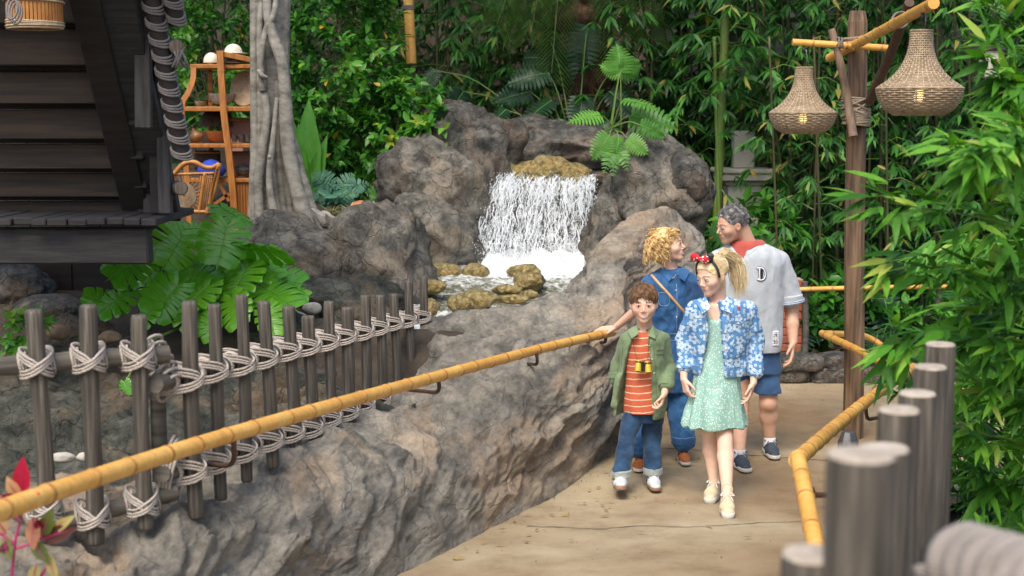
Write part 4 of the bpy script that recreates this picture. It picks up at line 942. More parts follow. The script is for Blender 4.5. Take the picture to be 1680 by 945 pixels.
# ---- ferns, air plants
def fern(base, fronds, label, m, name='fern', key='leaflet', n=13, wid=.28, lw=1.2, cat='fern'):
    root = empty(name, base, label, cat)
    for (tx, ty, tY) in fronds:
        t = P(tx, ty, tY); b = np.asarray(base, float); L = np.linalg.norm(t-b); mid = (b+t)/2+np.array([0, 0, .18*L]); line = cr([b, mid, t], 24); mb = MB(); mb.tube(line, np.linspace(.004, .0015, 24), 5, False); mb.build('frond_stem', M['stemgreen'], root)
        ps, ds, ns, Ls = [], [], [], []
        for i in range(n):
            s = .18+.8*i/(n-1); k = int(s*23); p = line[k]; tg = unit(line[min(23, k+1)]-line[k-1]); sd = unit(np.cross(tg, (0, -.9, .5)))
            for sg in (-1, 1):
                ps.append(p); ds.append(sd*sg+tg*.55); ns.append((0, -.8, .6)); Ls.append(L*wid*math.sin(math.pi*min(1, .25+.72*s))+.008)
        leaves(root, ps, ds, ns, Ls, lw, np.clip(.5+rs.normal(size=len(ps))*.12, 0, 1), key, m, len(ps) if L > .25 else 0)
    return root
fern(P(548, 345, 12.9), [(512, 285, 12.8), (530, 280, 12.9), (548, 300, 12.7), (580, 285, 13), (590, 315, 12.8), (505, 320, 12.8), (525, 318, 12.6), (565, 320, 12.6), (545, 325, 12.5), (605, 300, 13.1)], 'blue-green fern rising behind the clam shell planter', M['leafblue'])
# air plants
root = empty('air_plant', P(556, 352, 12.6), 'spiky pale air plants growing in the clam shell', 'plant')
ps = []; ds = []; Ls = []
for (cx_, cy_) in [(545, 352), (562, 355), (578, 352)]:
    for k in range(26): ps.append(P(cx_+rs.uniform(-4, 4), cy_, 12.55)); a = rs.uniform(-1.4, 1.4); ds.append((math.sin(a), rs.uniform(-.6, .2), math.cos(a)*.9)); Ls.append(rs.uniform(.07, .13))
leaves(root, ps, ds, rdir(len(ps), rs)*.3+np.array([0, -.3, 1]), Ls, 1.3, rs.uniform(.1, .95, len(ps)), 'spike', M['leafgrey'], len(ps))
# small plants between the rocks
fern(P(640, 340, 14.2), [(600, 318, 14), (625, 310, 14), (655, 315, 14), (610, 330, 13.9)], 'low green fern in front of the shrub trunks', M['leaffresh'], wid=.32)
fern(P(1012, 250, 13), [(990, 285, 12.8), (1005, 290, 12.8), (1030, 280, 12.8)], 'small fern hanging from the right boulder', M['leaffresh'])
fern(P(1600, 640, 12.6), [(1560, 560, 12.4), (1600, 540, 12.5), (1640, 570, 12.4)], 'green fern beyond the bright bamboo at the right', M['leafshrub'])
# palm: fronds and shaggy trunk
pt = empty('palm_tree', P(958, 250, 16.6), 'shaggy brown palm trunk rising in the shade above the waterfall', 'palm tree')
zz = np.linspace(0, 1, 120); th = np.linspace(0, 2*math.pi, 48, endpoint=False); b0 = P(965, 250, 16.6); t0 = P(955, -80, 16.6)
V = np.array([[(b0*(1-s)+t0*s)+np.array([math.cos(a), math.sin(a), 0])*(.22+.03*math.sin(s*40)) for a in th] for s in zz]).reshape(-1, 3); V[:, :2] += (V[:, :2]-np.array([b0[0], b0[1]]))*.25*ridged(V*np.array([5, 5, 3]), 4)[:, None]
fc = grid_faces(120, 48); fc2 = np.array([(i*48+47, (i+1)*48+47, (i+1)*48, i*48) for i in range(119)]); link('trunk', mesh_np('trunk', V, np.concatenate([fc, fc2])), M['palmbark'], pt)
mb = MB()
for k in range(160):
    s = rs.rand(); a = rs.uniform(math.pi, 2*math.pi); p = b0*(1-s)+t0*s+np.array([math.cos(a), math.sin(a), 0])*.25; mb.tube([p, p+[rs.normal()*.05, -.06, -.1], p+[rs.normal()*.09, -.07, -.30]], [.004, .003, .001], 4, False)
mb.build('husk_fibres', M['stick'], pt, kind='stuff')
for k, (bx, by, tx, ty) in enumerate([(905, -60, 870, 60), (925, -80, 905, 120), (1000, -70, 1065, 60), (980, -80, 1010, 90), (880, -60, 815, 40)]):
    b = P(bx, by, 16.3); t = P(tx, ty, 15.9); line = cr([b, (b+t)/2+np.array([0, -.2, .2]), t], 40); f_ = MB(); f_.tube(line, np.linspace(.012, .003, 40), 6, False); o = f_.build('frond', M['stemgreen'], pt)
    ps = np.repeat(line[4:], 2, 0); tg = np.gradient(line, axis=0)[4:]; tg /= np.linalg.norm(tg, axis=1)[:, None]; sd = np.cross(tg, (0, -1, .1)); ds = np.stack([sd+tg*.8, -sd+tg*.8], 1).reshape(-1, 3)+np.array([0, 0, -.3])
    leaves(pt, ps, ds, np.tile((0, -1, .3), (len(ps), 1)), np.full(len(ps), .42), .20, .30+.3*rs.rand(len(ps)), 'lance_flat', M['leafpalm'], len(ps) if k < 2 else 0)
# yellow leaning bamboo pole with rope and vine
def bamboo_pole(name, pts, r, label, cat, nodes_at=None, spacing=.3, group=None, hollow=True, m='bamboo'):
    pts = np.asarray(pts, float); root = empty(name, pts[0], label, cat, group)
    seg = np.linalg.norm(np.diff(pts, axis=0), axis=1); cl = np.concatenate([[0], np.cumsum(seg)]); tot = cl[-1]; at = lambda s: np.array([np.interp(s, cl, pts[:, i]) for i in range(3)])
    return root, at, tot
def bamboo_parts(root, at, tot, r, spacing, rs_, start=.1, r2=None, m='bamboo', nname='node'):
    r2 = r if r2 is None else r2; k = max(10, int(tot/.05)); s = np.linspace(0, tot, k); line = np.array([at(q) for q in s]); mb = MB(); mb.tube(line, np.linspace(r, r2, k), 14); mb.build('pole', M[m], root, smooth=True); autosmooth(root.children[-1], 50)
    q = start
    while q < tot-.02:
        rr = r+(r2-r)*q/tot; d = unit(at(min(tot, q+.01))-at(max(0, q-.01))); mb = MB(); mb.tube([at(q)+d*o for o in (-.011, -.007, -.002, .001, .004, .009)], [rr*1.0, rr*1.085, rr*1.10, rr*1.04, rr*1.10, rr*1.0], 14, False); mb.build(nname, M['bamboonode'], root, smooth=True); q += spacing*rs_.uniform(.8, 1.2)
pts = [P(667, -60, 15.4), P(675, 105, 15.3)]
r_, at, tot = bamboo_pole('bamboo_pole', pts, .06, 'thick upright yellow bamboo pole in the foliage left of the centre', 'bamboo pole'); bamboo_parts(r_, at, tot, .055, .28, rs, .2)
mb = MB()
for k in range(3): mb.tube([at(.45+k*.016)+[.060*math.cos(a), .060*math.sin(a), 0] for a in np.linspace(0, 6.28, 16, endpoint=False)], .008, 6, closed=True)
mb.tube(cr([at(.46)+[-.06, 0, 0], P(655, 18, 15.3), P(630, 8, 15.3)], 12), .008, 6); mb.build('rope_tie', M['ropegrey'], r_)
# ================================================================ FENCE, RAILS, LANTERN POST, DECK, SHELF
rs = np.random.RandomState(33)
# ---- picket fence with rope lashings
def lash_mesh(seed, rp=.033, rr=.036, back=.075):
    q = np.random.RandomState(seed); mb = MB()
    for sg in (-1, 1):
        for k in range(3):
            o = (k-1)*.0135+q.normal()*.0015; z = sg*.034
            pts = [(-.058, .045, -z*1.05+o), (-.047, -.004, -z*.85+o), (-.026, -.034, -z*.5+o), (0, -.0425-.007*(sg > 0), o+q.normal()*.002), (.026, -.034, z*.5+o), (.047, -.004, z*.85+o), (.058, .045, z*1.05+o), (.054, .095, z*1.5+o*.4), (.02, .118, z*1.3), (-.02, .118, -z*1.3), (-.054, .095, -z*1.5+o*.4)]
            p = np.array(pts); m = len(p); p = cr(np.concatenate([p, p[:1]]), 34)[:-1]; mb.tube(p, .0052, 6, closed=True)
    for k in range(3):    # turns round the rail on each side
        for sx in (-1, 1):
            x = sx*(.038+k*.0115); a = np.linspace(0, 2*math.pi, 16, endpoint=False); p = np.stack([x+0*a+.004*np.sin(a*2), back+(rr+.007)*np.cos(a), (rr+.007)*np.sin(a)], -1); mb.tube(p, .0056, 6, closed=True)
    return mesh_np('rope_lashing', np.concatenate(mb.V), mb.F)
lashes = [lash_mesh(i) for i in range(3)]
for l in lashes: l.materials.append(M['rope'])
fence = empty('picket_fence', P(238, 868, 5.35), 'weathered grey picket fence lashed with pale rope on top of the rock wall', 'fence')
A0, A1 = np.array([-1.277, 5.6]), np.array([-.654, 10.6]); B0, B1 = np.array([-1.75, 5.2]), np.array([-1.40, 5.35])
def on_line(px, a, b):
    k = (px-840)/F; # X = k*Yt along the ray (pitch handled by P)
    # solve a+t(b-a): x = k*depth, depth ~ Y*cos+..., iterate
    t = .5
    for _ in range(30):
        Yc = a[1]+t*(b[1]-a[1]); X_ = P(px, 560, Yc)[0]; t = (X_-a[0])/(b[0]-a[0]) if abs(b[0]-a[0]) > 1e-6 else t
        t = .5*t+.5*((X_-a[0])/(b[0]-a[0]))
        Yn = a[1]+t*(b[1]-a[1])
        if abs(Yn-Yc) < 1e-5: break
    return Yc
PK = [(56, 508, 80, 888), (146, 500, 156, 893), (228, 517, 238, 868), (308, 494, 321, 850), (350, 499, 364, 820), (395, 484, 406, 790), (433, 494, 449, 767), (474, 502, 484, 742), (507, 518, 515, 722), (539, 494, 546, 711), (569, 504, 575, 706), (598, 484, 603, 697), (624, 484, 629, 690), (647, 482, 654, 679), (670, 460, 677, 665), (695, 453, 698, 636)]
YP = []
for i, (tx, ty, bx, by) in enumerate(PK):
    if i < 3: Yc = [5.2, 5.27, 5.35][i]
    else:
        # direct solve of the ray against the plan line
        k = (tx-840)/F; d = _f+k*_r+(472.5-600)/F*_u; dx, dy = d[0]/d[1], 1.0; dr = A1-A0; t = (dx*A0[1]-A0[0])/(dr[0]-dx*dr[1]); Yc = A0[1]+t*dr[1]
    YP.append(Yc)
def picket_mesh(L, r, seed):
    q = np.random.RandomState(seed); n = 12; a = np.arange(n)*2*math.pi/n; rad = 1+.07*q.normal(size=n); zs = np.concatenate([[0, .01], np.linspace(.05, L-.05, 14), [L-.014, L]]); V = []
    for i, z in enumerate(zs):
        k = .86 if i in (0, len(zs)-1) else 1.0; w_ = 1+.03*math.sin(z*9+seed); V += [(r*k*w_*rad[j]*math.cos(a[j])+.004*math.sin(z*5+seed), r*k*w_*rad[j]*math.sin(a[j]), z) for j in range(n)]
    m_ = len(zs); Fq = [(i*n+k, i*n+(k+1) % n, (i+1)*n+(k+1) % n, (i+1)*n+k) for i in range(m_-1) for k in range(n)]+[tuple(range(n))[::-1], tuple((m_-1)*n+k for k in range(n))]
    return mesh_np('picket', np.array(V), Fq)
def axis_mat(a, b):
    z = unit(b-a); x = unit(np.cross((0, 1., 0), z)); y = np.cross(z, x); X = np.eye(4); X[:3, 0] = x; X[:3, 1] = y; X[:3, 2] = z; X[:3, 3] = a; return X
off = np.array(fence.location); RU = []; RL = []
URL = {0: 600, 1: 592, 2: 588, 3: 620, 4: 607, 5: 596, 6: 586, 7: 575, 8: 567, 9: 560, 10: 551, 11: 544, 12: 537, 13: 530, 14: 525, 15: 519}
LRL = {0: 838, 1: 850, 2: 828, 3: 770, 4: 756, 5: 739, 6: 722, 7: 709, 8: 702, 9: 686, 10: 676, 11: 664, 12: 656, 13: 645, 14: 636, 15: 628}
for i, (tx, ty, bx, by) in enumerate(PK):
    a = P(bx, by, YP[i]); b = P(tx, ty, YP[i]); L = np.linalg.norm(b-a); rad = .031 if i < 3 else .031+.002*rs.normal()
    o = link('picket', picket_mesh(L, rad, i), M['picket'] if i % 4 else M['picket_tan'] if 0 else M['picket'], fence); X = axis_mat(a, b); X[:3, 3] -= off; o.matrix_local = Matrix(X.tolist())
    for tab, lst in ((URL, RU), (LRL, RL)):
        yy = tab[i]; f_ = (yy-ty)/(by-ty); c = b+(a-b)*f_; 
        if i < 3: rd_ = unit(np.array([B1[0]-B0[0], B1[1]-B0[1], 0]))
        else: rd_ = unit(np.array([A1[0]-A0[0], A1[1]-A0[1], -.0]))
        # outward side of the fence = towards the path/camera
        nrm_ = np.array([rd_[1], -rd_[0], 0]);
        lst.append((c, nrm_))
        if i == 15 and tab is LRL: continue
        l = bpy.data.objects.new('rope_lashing', lashes[i % 3]); COL.objects.link(l); l.parent = fence; X = np.eye(4); x = rd_ if i < 3 else unit(rd_*np.array([1, 1, 1])); X[:3, 0] = x; X[:3, 1] = -nrm_; X[:3, 2] = (0, 0, 1); X[:3, 3] = c-off; l.matrix_local = Matrix(X.tolist())
def rail(pts, r, name='rail'):
    mb = MB(); p = cr(pts, 40); mb.tube(p, r*(1+.03*np.sin(np.arange(40)*.9)), 12); o = mb.build(name, M['rail'], fence, smooth=True); autosmooth(o, 50)
bk = .068
U = [c-n_*bk for c, n_ in RU]; Lw = [c-n_*bk for c, n_ in RL]
d0 = unit(U[2]-U[0]); rail([U[0]-d0*.5, U[0], U[1], U[2], U[2]+d0*.12], .036)
e0 = unit(U[4]-U[3]); rail([U[3]-e0*.20, U[3]]+U[4:]+[U[-1]+(U[-1]-U[-2])*.15], .034)
d0 = unit(Lw[2]-Lw[1]); rail([Lw[1]-d0*.45, Lw[1], Lw[2], Lw[2]+d0*.14], .034)
e0 = unit(Lw[4]-Lw[3]); rail([Lw[3]-e0*.16, Lw[3]]+Lw[4:15]+[Lw[14]+(Lw[14]-Lw[13])*.8], .032)
# corner posts behind, where the two fence runs meet
for (px, py0, py1, Yc, r_) in [(226, 525, 800, 5.62, .030), (258, 610, 875, 5.66, .034)]:
    mb = MB(); mb.tube([P(px+8, py1, Yc), P(px, py0, Yc)], [r_, r_*.95], 12); o = mb.build('corner_post', M['rail'], fence, smooth=True); autosmooth(o)
mb = MB()
for k in range(7):
    c = U[2]+d0*.05; a = np.linspace(0, 2*math.pi, 20, endpoint=False); off_ = (k-3)*.013
    c = (P(262, 605, 5.52)); p = np.stack([c[0]+(.052+.004*np.cos(3*a))*np.cos(a)*.9+off_, c[1]+.085*np.sin(a), c[2]-off_*2.0+.062*np.cos(a+.6)], -1); mb.tube(p, .0065, 6, closed=True)
for k in range(4):
    c = (P(283, 770, 5.5)); off_ = (k-1.5)*.013; p = np.stack([c[0]+.03*np.cos(a)+off_, c[1]+.08*np.sin(a), c[2]+.0+.115*np.cos(a+.1*k)-off_], -1); mb.tube(p, .0065, 6, closed=True)
mb.build('rope_lashing', M['rope'], fence, smooth=True)
# ---- bamboo handrail along the wall
def bent_pole(root, pts, r, spacing, n=60, r2=None):
    p = cr(pts, n); seg = np.linalg.norm(np.diff(p, axis=0), axis=1); cl = np.concatenate([[0], np.cumsum(seg)]); at = lambda s: np.array([np.interp(s, cl, p[:, i]) for i in range(3)])
    bamboo_parts(root, at, cl[-1], r, spacing, rs, .12, r2); return at, cl[-1]
hr_ = empty('bamboo_handrail', P(600, 650, 6.7), 'long yellow bamboo handrail running in front of the picket fence along the rock wall', 'handrail')
HR = [(-110, 880, 3.55), (0, 838, 3.9), (140, 789, 4.4), (300, 737, 5.05), (450, 692, 5.75), (600, 650, 6.65), (720, 617, 7.6), (850, 582, 8.75), (925, 563, 9.4), (1005, 545, 10.1)]
atH, totH = bent_pole(hr_, [P(*q) for q in HR], .031, .26)
def bracket(root, a, corner, e, r=.011):
    mb = MB(); a, corner, e = map(np.asarray, (a, corner, e)); mb.tube(cr([a, a*.3+corner*.7, corner+(e-corner)*.12, e*.5+corner*.5, e], 16), r, 8); mb.build('bracket', M['rust'], root, smooth=True)
bracket(hr_, P(383, 722, 5.4), P(384, 764, 5.45), P(300, 758, 5.95))
bracket(hr_, P(719, 620, 7.6), P(721, 644, 7.62), P(672, 640, 8.3))
bracket(hr_, P(880, 577, 8.95), P(882, 598, 8.97), P(860, 596, 9.4))
bracket(hr_, P(993, 550, 10.0), P(994, 562, 10.0), P(970, 560, 10.4))
# ---- right-hand bamboo rail
rr_ = empty('bamboo_handrail', P(1310, 750, 5.6), 'angled yellow bamboo handrail on the right with a sharp corner beside the grey posts', 'handrail')
at, tt = bent_pole(rr_, [P(1352, 960, 4.55), P(1333, 870, 4.9), P(1309, 750, 5.6)], .032, .24, 20)
at, tt = bent_pole(rr_, [P(1306, 756, 5.6), P(1375, 696, 6.8), P(1445, 640, 8.2), P(1500, 603, 9.3)], .032, .24, 30)
bracket(rr_, P(1420, 662, 7.7), P(1422, 688, 7.7), P(1450, 684, 8.0))
bracket(rr_, P(1331, 800, 5.3), P(1335, 812, 5.3), P(1365, 812, 5.2))
r2_ = empty('bamboo_handrail', P(1350, 548, 10.8), 'thin yellow bamboo rail folding back beside the lantern post', 'handrail')
bent_pole(r2_, [P(1349, 547, 10.8), P(1400, 571, 10.0), P(1456, 599, 9.3)], .028, .24, 20)
bent_pole(r2_, [P(1350, 547, 10.8), P(1400, 549, 11.1), P(1432, 557, 11.3), P(1475, 590, 11.0)], .024, .3, 24)
bracket(r2_, P(1366, 555, 10.5), P(1370, 570, 10.5), P(1394, 573, 10.6), .008)
r3_ = empty('bamboo_handrail', P(1311, 472, 13.1), 'straight far bamboo rail behind the stone kerb', 'handrail')
bent_pole(r3_, [P(1308, 475, 13.1), P(1420, 472, 13.1), P(1560, 470, 13.1)], .022, .22, 20)
for px in (1320, 1540):
    o = empty('rail_post', P(px, 590, 13.1), 'grey wooden post holding the left end of the far bamboo rail' if px == 1320 else 'grey wooden post at the right end of the far bamboo rail', 'post')
    a = P(px-2, 640, 13.15); a[2] = 0; mb = MB(); mb.tube(cr([a, P(px+2, 540, 13.16), P(px, 462, 13.15)], 8), .03, 10); autosmooth(mb.build('shaft', M['rail'], o, smooth=True))
# ---- row of round posts in the right foreground
for (px, py, Yc, D, lb) in [(1333, 905, 2.0, .092, 'blurred round grey post lowest and nearest at the bottom edge'), (1414, 742, 1.95, .098, 'wide blurred grey post second from the bottom edge'), (1452, 733, 2.65, .095, 'blurred grey post just behind the widest one'), (1476, 670, 3.05, .092, 'blurred grey post third from the far end of the row'), (1505, 643, 3.5, .092, 'grey post in the middle of the row with a tan cut top'), (1527, 600, 3.95, .092, 'grey post next to the farthest and tallest one'), (1543, 563, 4.4, .092, 'farthest and tallest-looking grey post of the row by the bamboo leaves')]:
    t = P(px, py, Yc); b = t.copy(); b[2] = float(hp(Yc))-.1; root = empty('fence_post', b, lb, 'post', group='round grey posts in the right foreground')
    q = np.random.RandomState(int(px)); n = 24; a = np.arange(n)*2*math.pi/n; rad = 1+.03*np.array([math.sin(3*k+px) for k in a])+.015*q.normal(size=n); zs = [b[2]]+list(np.linspace(b[2]+.1, t[2]-.03, 12))+[t[2]-.006]; mb = MB()
    V = [(t[0]+D/2*rad[j]*math.cos(a[j])*(.97 if z > t[2]-.01 else 1), t[1]+D/2*rad[j]*math.sin(a[j])*(.97 if z > t[2]-.01 else 1), z) for z in zs for j in range(n)]; m_ = len(zs)
    mb.add(V, [(i*n+k, i*n+(k+1) % n, (i+1)*n+(k+1) % n, (i+1)*n+k) for i in range(m_-1) for k in range(n)]); mb.build('shaft', M['picket'], root, smooth=True)
    mb = MB(); V = [(t[0]+D/2*rad[j]*math.cos(a[j])*k, t[1]+D/2*rad[j]*math.sin(a[j])*k, z) for k, z in ((.97, t[2]-.006), (.90, t[2]), (.5, t[2]+.001)) for j in range(n)]; mb.add(V, [(i*n+k, i*n+(k+1) % n, (i+1)*n+(k+1) % n, (i+1)*n+k) for i in range(2) for k in range(n)]+[tuple(2*n+k for k in range(n))]); mb.build('cut_top', M['cutwood'], root)
# grey chamfered bollard under the rail
t = P(1392, 708, 6.6); root = empty('bollard', (t[0], t[1], float(hp(6.6))), 'short grey metal-capped post under the angled bamboo rail', 'bollard'); mb = MB(); mb.lathe((t[0], t[1], 0), [(.05, -.0), (.05, t[2]-.05), (.03, t[2]), (.0, t[2]+.001)], 8, close=False); mb.build('shaft', M['pewter'], root)
# rope-wound pole at the bottom right corner
a, b = P(1562, 922, 2.25), P(1790, 1000, 1.75); root = empty('rope_wound_pole', a, 'grey pole wound with thick pale rope in the bottom right corner', 'pole'); mb = MB(); mb.tube([a, b], .055, 16); mb.build('pole', M['rail'], root, smooth=True)
L = np.linalg.norm(b-a); z = unit(b-a); x = unit(np.cross(z, (0, 0, 1))); y = np.cross(z, x); mb = MB(); NT = max(5, int(L/.064)); th = np.linspace(0, 2*math.pi*NT, NT*22); p = a+z[None]*(L*.04+L*.92*th[:, None]/th[-1])+(.052)*(np.cos(th)[:, None]*x+np.sin(th)[:, None]*y); p += .0*rs.normal(size=p.shape); mb.tube(p, .0205, 9); mb.build('rope_winding', M['ropeworn'], root, smooth=True)
# ---- timber lantern post
lp = empty('lantern_post', (*P(1399, 726, 10.3)[:2], 0), 'tall brown timber post with roped-on bamboo arms carrying two wicker lanterns', 'lantern post')
a = P(1399, 735, 10.3); a[2] = -.02; b = P(1407, 18, 10.3)
n = 8; an = np.arange(n)*2*math.pi/n+math.pi/8; mb = MB(); V = []; ss = [0]+list(np.linspace(.02, .975, 30))+[1.0]
for s in ss:
    c = a*(1-s)+b*s; r_ = .068*(1.06-.09*s)*(.80 if s == 1.0 else 1); V += [(c[0]+r_*(1+.05*math.sin(j*2.3))*math.cos(an[j])*1.05+.004*math.sin(s*9), c[1]+r_*math.sin(an[j]), c[2]) for j in range(n)]
m_ = len(ss); mb.add(V, [(i*n+k, i*n+(k+1) % n, (i+1)*n+(k+1) % n, (i+1)*n+k) for i in range(m_-1) for k in range(n)]+[tuple((m_-1)*n+k for k in range(n))]); mb.build('shaft', M['postwood'], lp)
def pole_part(root, pts, r, m, name, spacing=None, r2=None):
    p = cr(pts, 24); mb = MB(); mb.tube(p, np.linspace(r, r2 or r, 24)*(1+.05*np.sin(np.arange(24)*1.1)*(m != 'bamboo')), 12); o = mb.build(name, M[m], root, smooth=True); autosmooth(o, 50)
    if spacing:
        seg = np.linalg.norm(p[-1]-p[0]); d = unit(p[-1]-p[0]); s = spacing*.6
        while s < seg-.03:
            c = p[0]+d*s; rr = r+((r2 or r)-r)*s/seg; nb = MB(); nb.tube([c+d*o_ for o_ in (-.008, -.003, .003, .008)], [rr, rr*1.08, rr*1.08, rr], 12, False); nb.build('node', M['bamboonode'], o, smooth=True); 
            s += spacing
    return o
pole_part(lp, [P(1300, 69, 10.12), P(1456, 79, 10.12)], .024, 'bamboo', 'arm', .24)
AR = [P(1361, 95, 10.3), P(1440, 52, 9.2), P(1531, 5, 8.0)]; AR = [P(1361, 95, 10.28), P(1532, 5, 7.9)]; AR = [AR[0], AR[0]*.5+AR[1]*.5, AR[1]]
AR = [P(1361, 95, 10.6), P(1410, 70, 9.98), P(1532, 5, 7.9)]
pole_part(lp, AR, .033, 'bamboo', 'arm', .4)
pole_part(lp, [P(1364, 48, 10.15), P(1378, 100, 10.12), P(1388, 150, 10.16), P(1393, 180, 10.15), P(1400, 224, 10.1)], .026, 'stick', 'brace', r2=.033)
pole_part(lp, [P(1492, 4, 8.9), P(1462, 85, 9.5), P(1427, 166, 10.15)], .030, 'darkstick', 'brace', r2=.034)
def wraps(root, c, r, n, dz, m, name='rope_wrap', tilt=0, rt=.008, sq=1.0, axis=(0, 0, 1)):
    z = unit(axis); x = unit(np.cross((0, 1., 0), z)); y = np.cross(z, x); mb = MB(); a = np.linspace(0, 2*math.pi, 22, endpoint=False)
    for k in range(n):
        tl = tilt*(1 if k % 2 else -1)+rs.normal()*.04; o = z*((k-(n-1)/2)*dz); p = np.asarray(c)+o+(np.cos(a)[:, None]*x+np.sin(a)[:, None]*y)*r*(1+.03*rs.normal())+z[None]*(tl*np.cos(a+rs.uniform(-.4, .4)))[:, None]*r
        mb.tube(p, rt, 6, closed=True)
    return mb.build(name, M[m], root, smooth=True)
wraps(lp, P(1406, 71, 10.2), .092, 6, .014, 'ropetan', tilt=.12)
wraps(lp, P(1405, 190, 10.25), .095, 9, .013, 'ropetan', tilt=.03); wraps(lp, P(1404, 176, 10.25), .10, 4, .02, 'ropetan', tilt=.5); wraps(lp, P(1402, 165, 10.25), .088, 3, .014, 'ropetan', tilt=.1)
wraps(lp, P(1404, 203, 10.24), .092, 2, .012, 'ropetan', tilt=.1)
wraps(lp, P(1377, 70, 10.1), .034, 4, .011, 'ropegrey', tilt=.3, axis=(1, 0, -.1), rt=.005)
wraps(lp, P(1477, 33, 8.9), .048, 4, .014, 'ropegrey', tilt=.3, axis=unit(AR[2]-AR[1]), rt=.006)
# wicker lanterns: woven rings over ribs
def lantern(top, hang, s, label):
    """top: world point of the neck top; s: scale in metres per profile unit (px at 10.3 m)"""
    prof = np.array([(13, 0), (13.2, 8), (13.8, 18), (16.5, 30), (21.5, 42), (30, 54), (41, 64), (50.5, 70.5), (52.5, 74), (51.5, 80), (48, 89), (41.5, 98), (31, 105)], float)*s
    root = empty('wicker_lantern', hang, label, 'lantern'); pr = cr(prof, 300); cl = np.concatenate([[0], np.cumsum(np.linalg.norm(np.diff(pr, axis=0), axis=1))])
    nr_ = 44; nt_ = 84; rib = 36; a = np.linspace(0, 2*math.pi, nt_, endpoint=False); up_ = MB(); lo_ = MB(); wsp = cl[-1]/nr_
    for k in range(nr_):
        q = (k+.5)*wsp; r_ = np.interp(q, cl, pr[:, 0]); z_ = np.interp(q, cl, pr[:, 1]); wv = .0028*np.cos(a*rib/2*1.0+math.pi*(k % 2)); p = np.stack([top[0]+(r_+wv)*np.cos(a), top[1]+(r_+wv)*np.sin(a), top[2]-z_+0*a], -1)
        (up_ if z_ < 72*s else lo_).tube(p, wsp*.44 if z_ < 72*s else wsp*.42, 5, closed=True)
    up_.build('shade_weave', M['wicker'], root, smooth=True, kind='stuff'); lo_.build('bowl_weave', M['wicker'], root, smooth=True, kind='stuff')
    mb = MB()
    for k in range(rib):
        an = 2*math.pi*k/rib; p = np.stack([top[0]+pr[::10, 0]*math.cos(an), top[1]+pr[::10, 0]*math.sin(an), top[2]-pr[::10, 1]], -1); mb.tube(p, .0042, 5, False)
    mb.build('ribs', M['wickerlight'], root, smooth=True, kind='stuff')
    for (rr, zz) in ((13.4, 1), (52.8, 72.5), (31, 105)):
        mb = MB(); p = np.stack([top[0]+rr*s*np.cos(a), top[1]+rr*s*np.sin(a), top[2]-zz*s+0*a], -1); mb.tube(p, .0062, 6, closed=True); mb.build('rim', M['wicker'], root, smooth=True)
    c = np.array([top[0], top[1], top[2]-84*s]); mb = MB(); mb.lathe(c, [(.004, .06), (.016, .05), (.028, .02), (.032, 0), (.026, -.022), (.004, -.034)], 14); mb.build('bulb', M['bulb'], root, smooth=True)
    mb = MB(); mb.tube([c+[0, 0, .05], [top[0], top[1], top[2]-.01], [top[0]+.01, top[1], (top[2]+hang[2])/2], hang], .0035, 6); mb.build('cord', M['black'], root, smooth=True)
    mb = MB(); mb.tube([[top[0]+.012, top[1], top[2]-.01], [top[0]+.022, top[1], (top[2]+hang[2])/2], [hang[0]+.008, hang[1], hang[2]]], .0022, 5); mb.build('wire', M['steel'], root, smooth=True)
    mb = MB(); mb.lathe([hang[0], hang[1], hang[2]-.05], [(.012, 0), (.014, .03), (.008, .05)], 10); mb.build('socket', M['black'], root, smooth=True)
    li = bpy.data.lights.new('lamp_light', 'POINT'); li.energy = .5; li.color = (1, .65, .3); li.shadow_soft_size = .03; lo2 = bpy.data.objects.new('lamp_light', li); COL.objects.link(lo2); lo2.parent = root; lo2.location = tuple(c-np.array(hang)-[0, .05, .0])
lantern(P(1319, 110, 10.12), P(1319, 76, 10.12), 1/227., 'left smaller-looking wicker lantern hanging from the short bamboo arm')
lantern(P(1512, 49, 8.1), P(1514, 20, 8.1), 1/222., 'right larger-looking wicker lantern partly behind bright bamboo leaves')
# ---- deck and open staircase at the upper left
st_ = empty('wooden_staircase', P(120, 352, 9.8), 'dark wooden staircase seen from behind with brown risers', 'staircase')
ys_ = [(352, 330, 9.75), (323, 284, 9.62), (277, 236, 9.46), (228, 180, 9.30), (170, 118, 9.14), (107, 48, 8.98), (38, -25, 8.82), (-35, -100, 8.66)]
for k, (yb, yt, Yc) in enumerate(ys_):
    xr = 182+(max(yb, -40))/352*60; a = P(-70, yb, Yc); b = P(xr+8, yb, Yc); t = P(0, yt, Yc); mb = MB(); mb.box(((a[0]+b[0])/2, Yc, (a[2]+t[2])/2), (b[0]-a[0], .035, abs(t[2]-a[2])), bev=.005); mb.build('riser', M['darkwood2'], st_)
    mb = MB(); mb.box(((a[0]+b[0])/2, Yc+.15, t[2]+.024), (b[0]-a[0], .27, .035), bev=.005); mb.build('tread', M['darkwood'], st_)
# stringer: sloped plank with the tread ends notched into it
a, b = P(262, 358, 9.75), P(172, -40, 8.55)
mb = MB(); mb.beam(a, b, .30, .07, up=(0, 1, .3), bev=.006); mb.build('stringer', M['darkgrey'], st_)
a, b = P(226, 355, 9.7), P(130, -40, 8.5); mb = MB(); mb.beam(a, b, .18, .05, up=(0, 1, .3), bev=.006); mb.build('stringer', M['darkwood'], st_)
for k, (yb, yt, Yc) in enumerate(ys_[:7]):
    mb = MB(); c = P(186+(max(yb, -40))/352*50, yt+10, Yc-.10); mb.box(c, (.09, .05, .13), np.array([[1, 0, 0], [0, 1, 0], [0, 0, 1.]]), .01); mb.build('tread_block', M['darkwood'], st_)
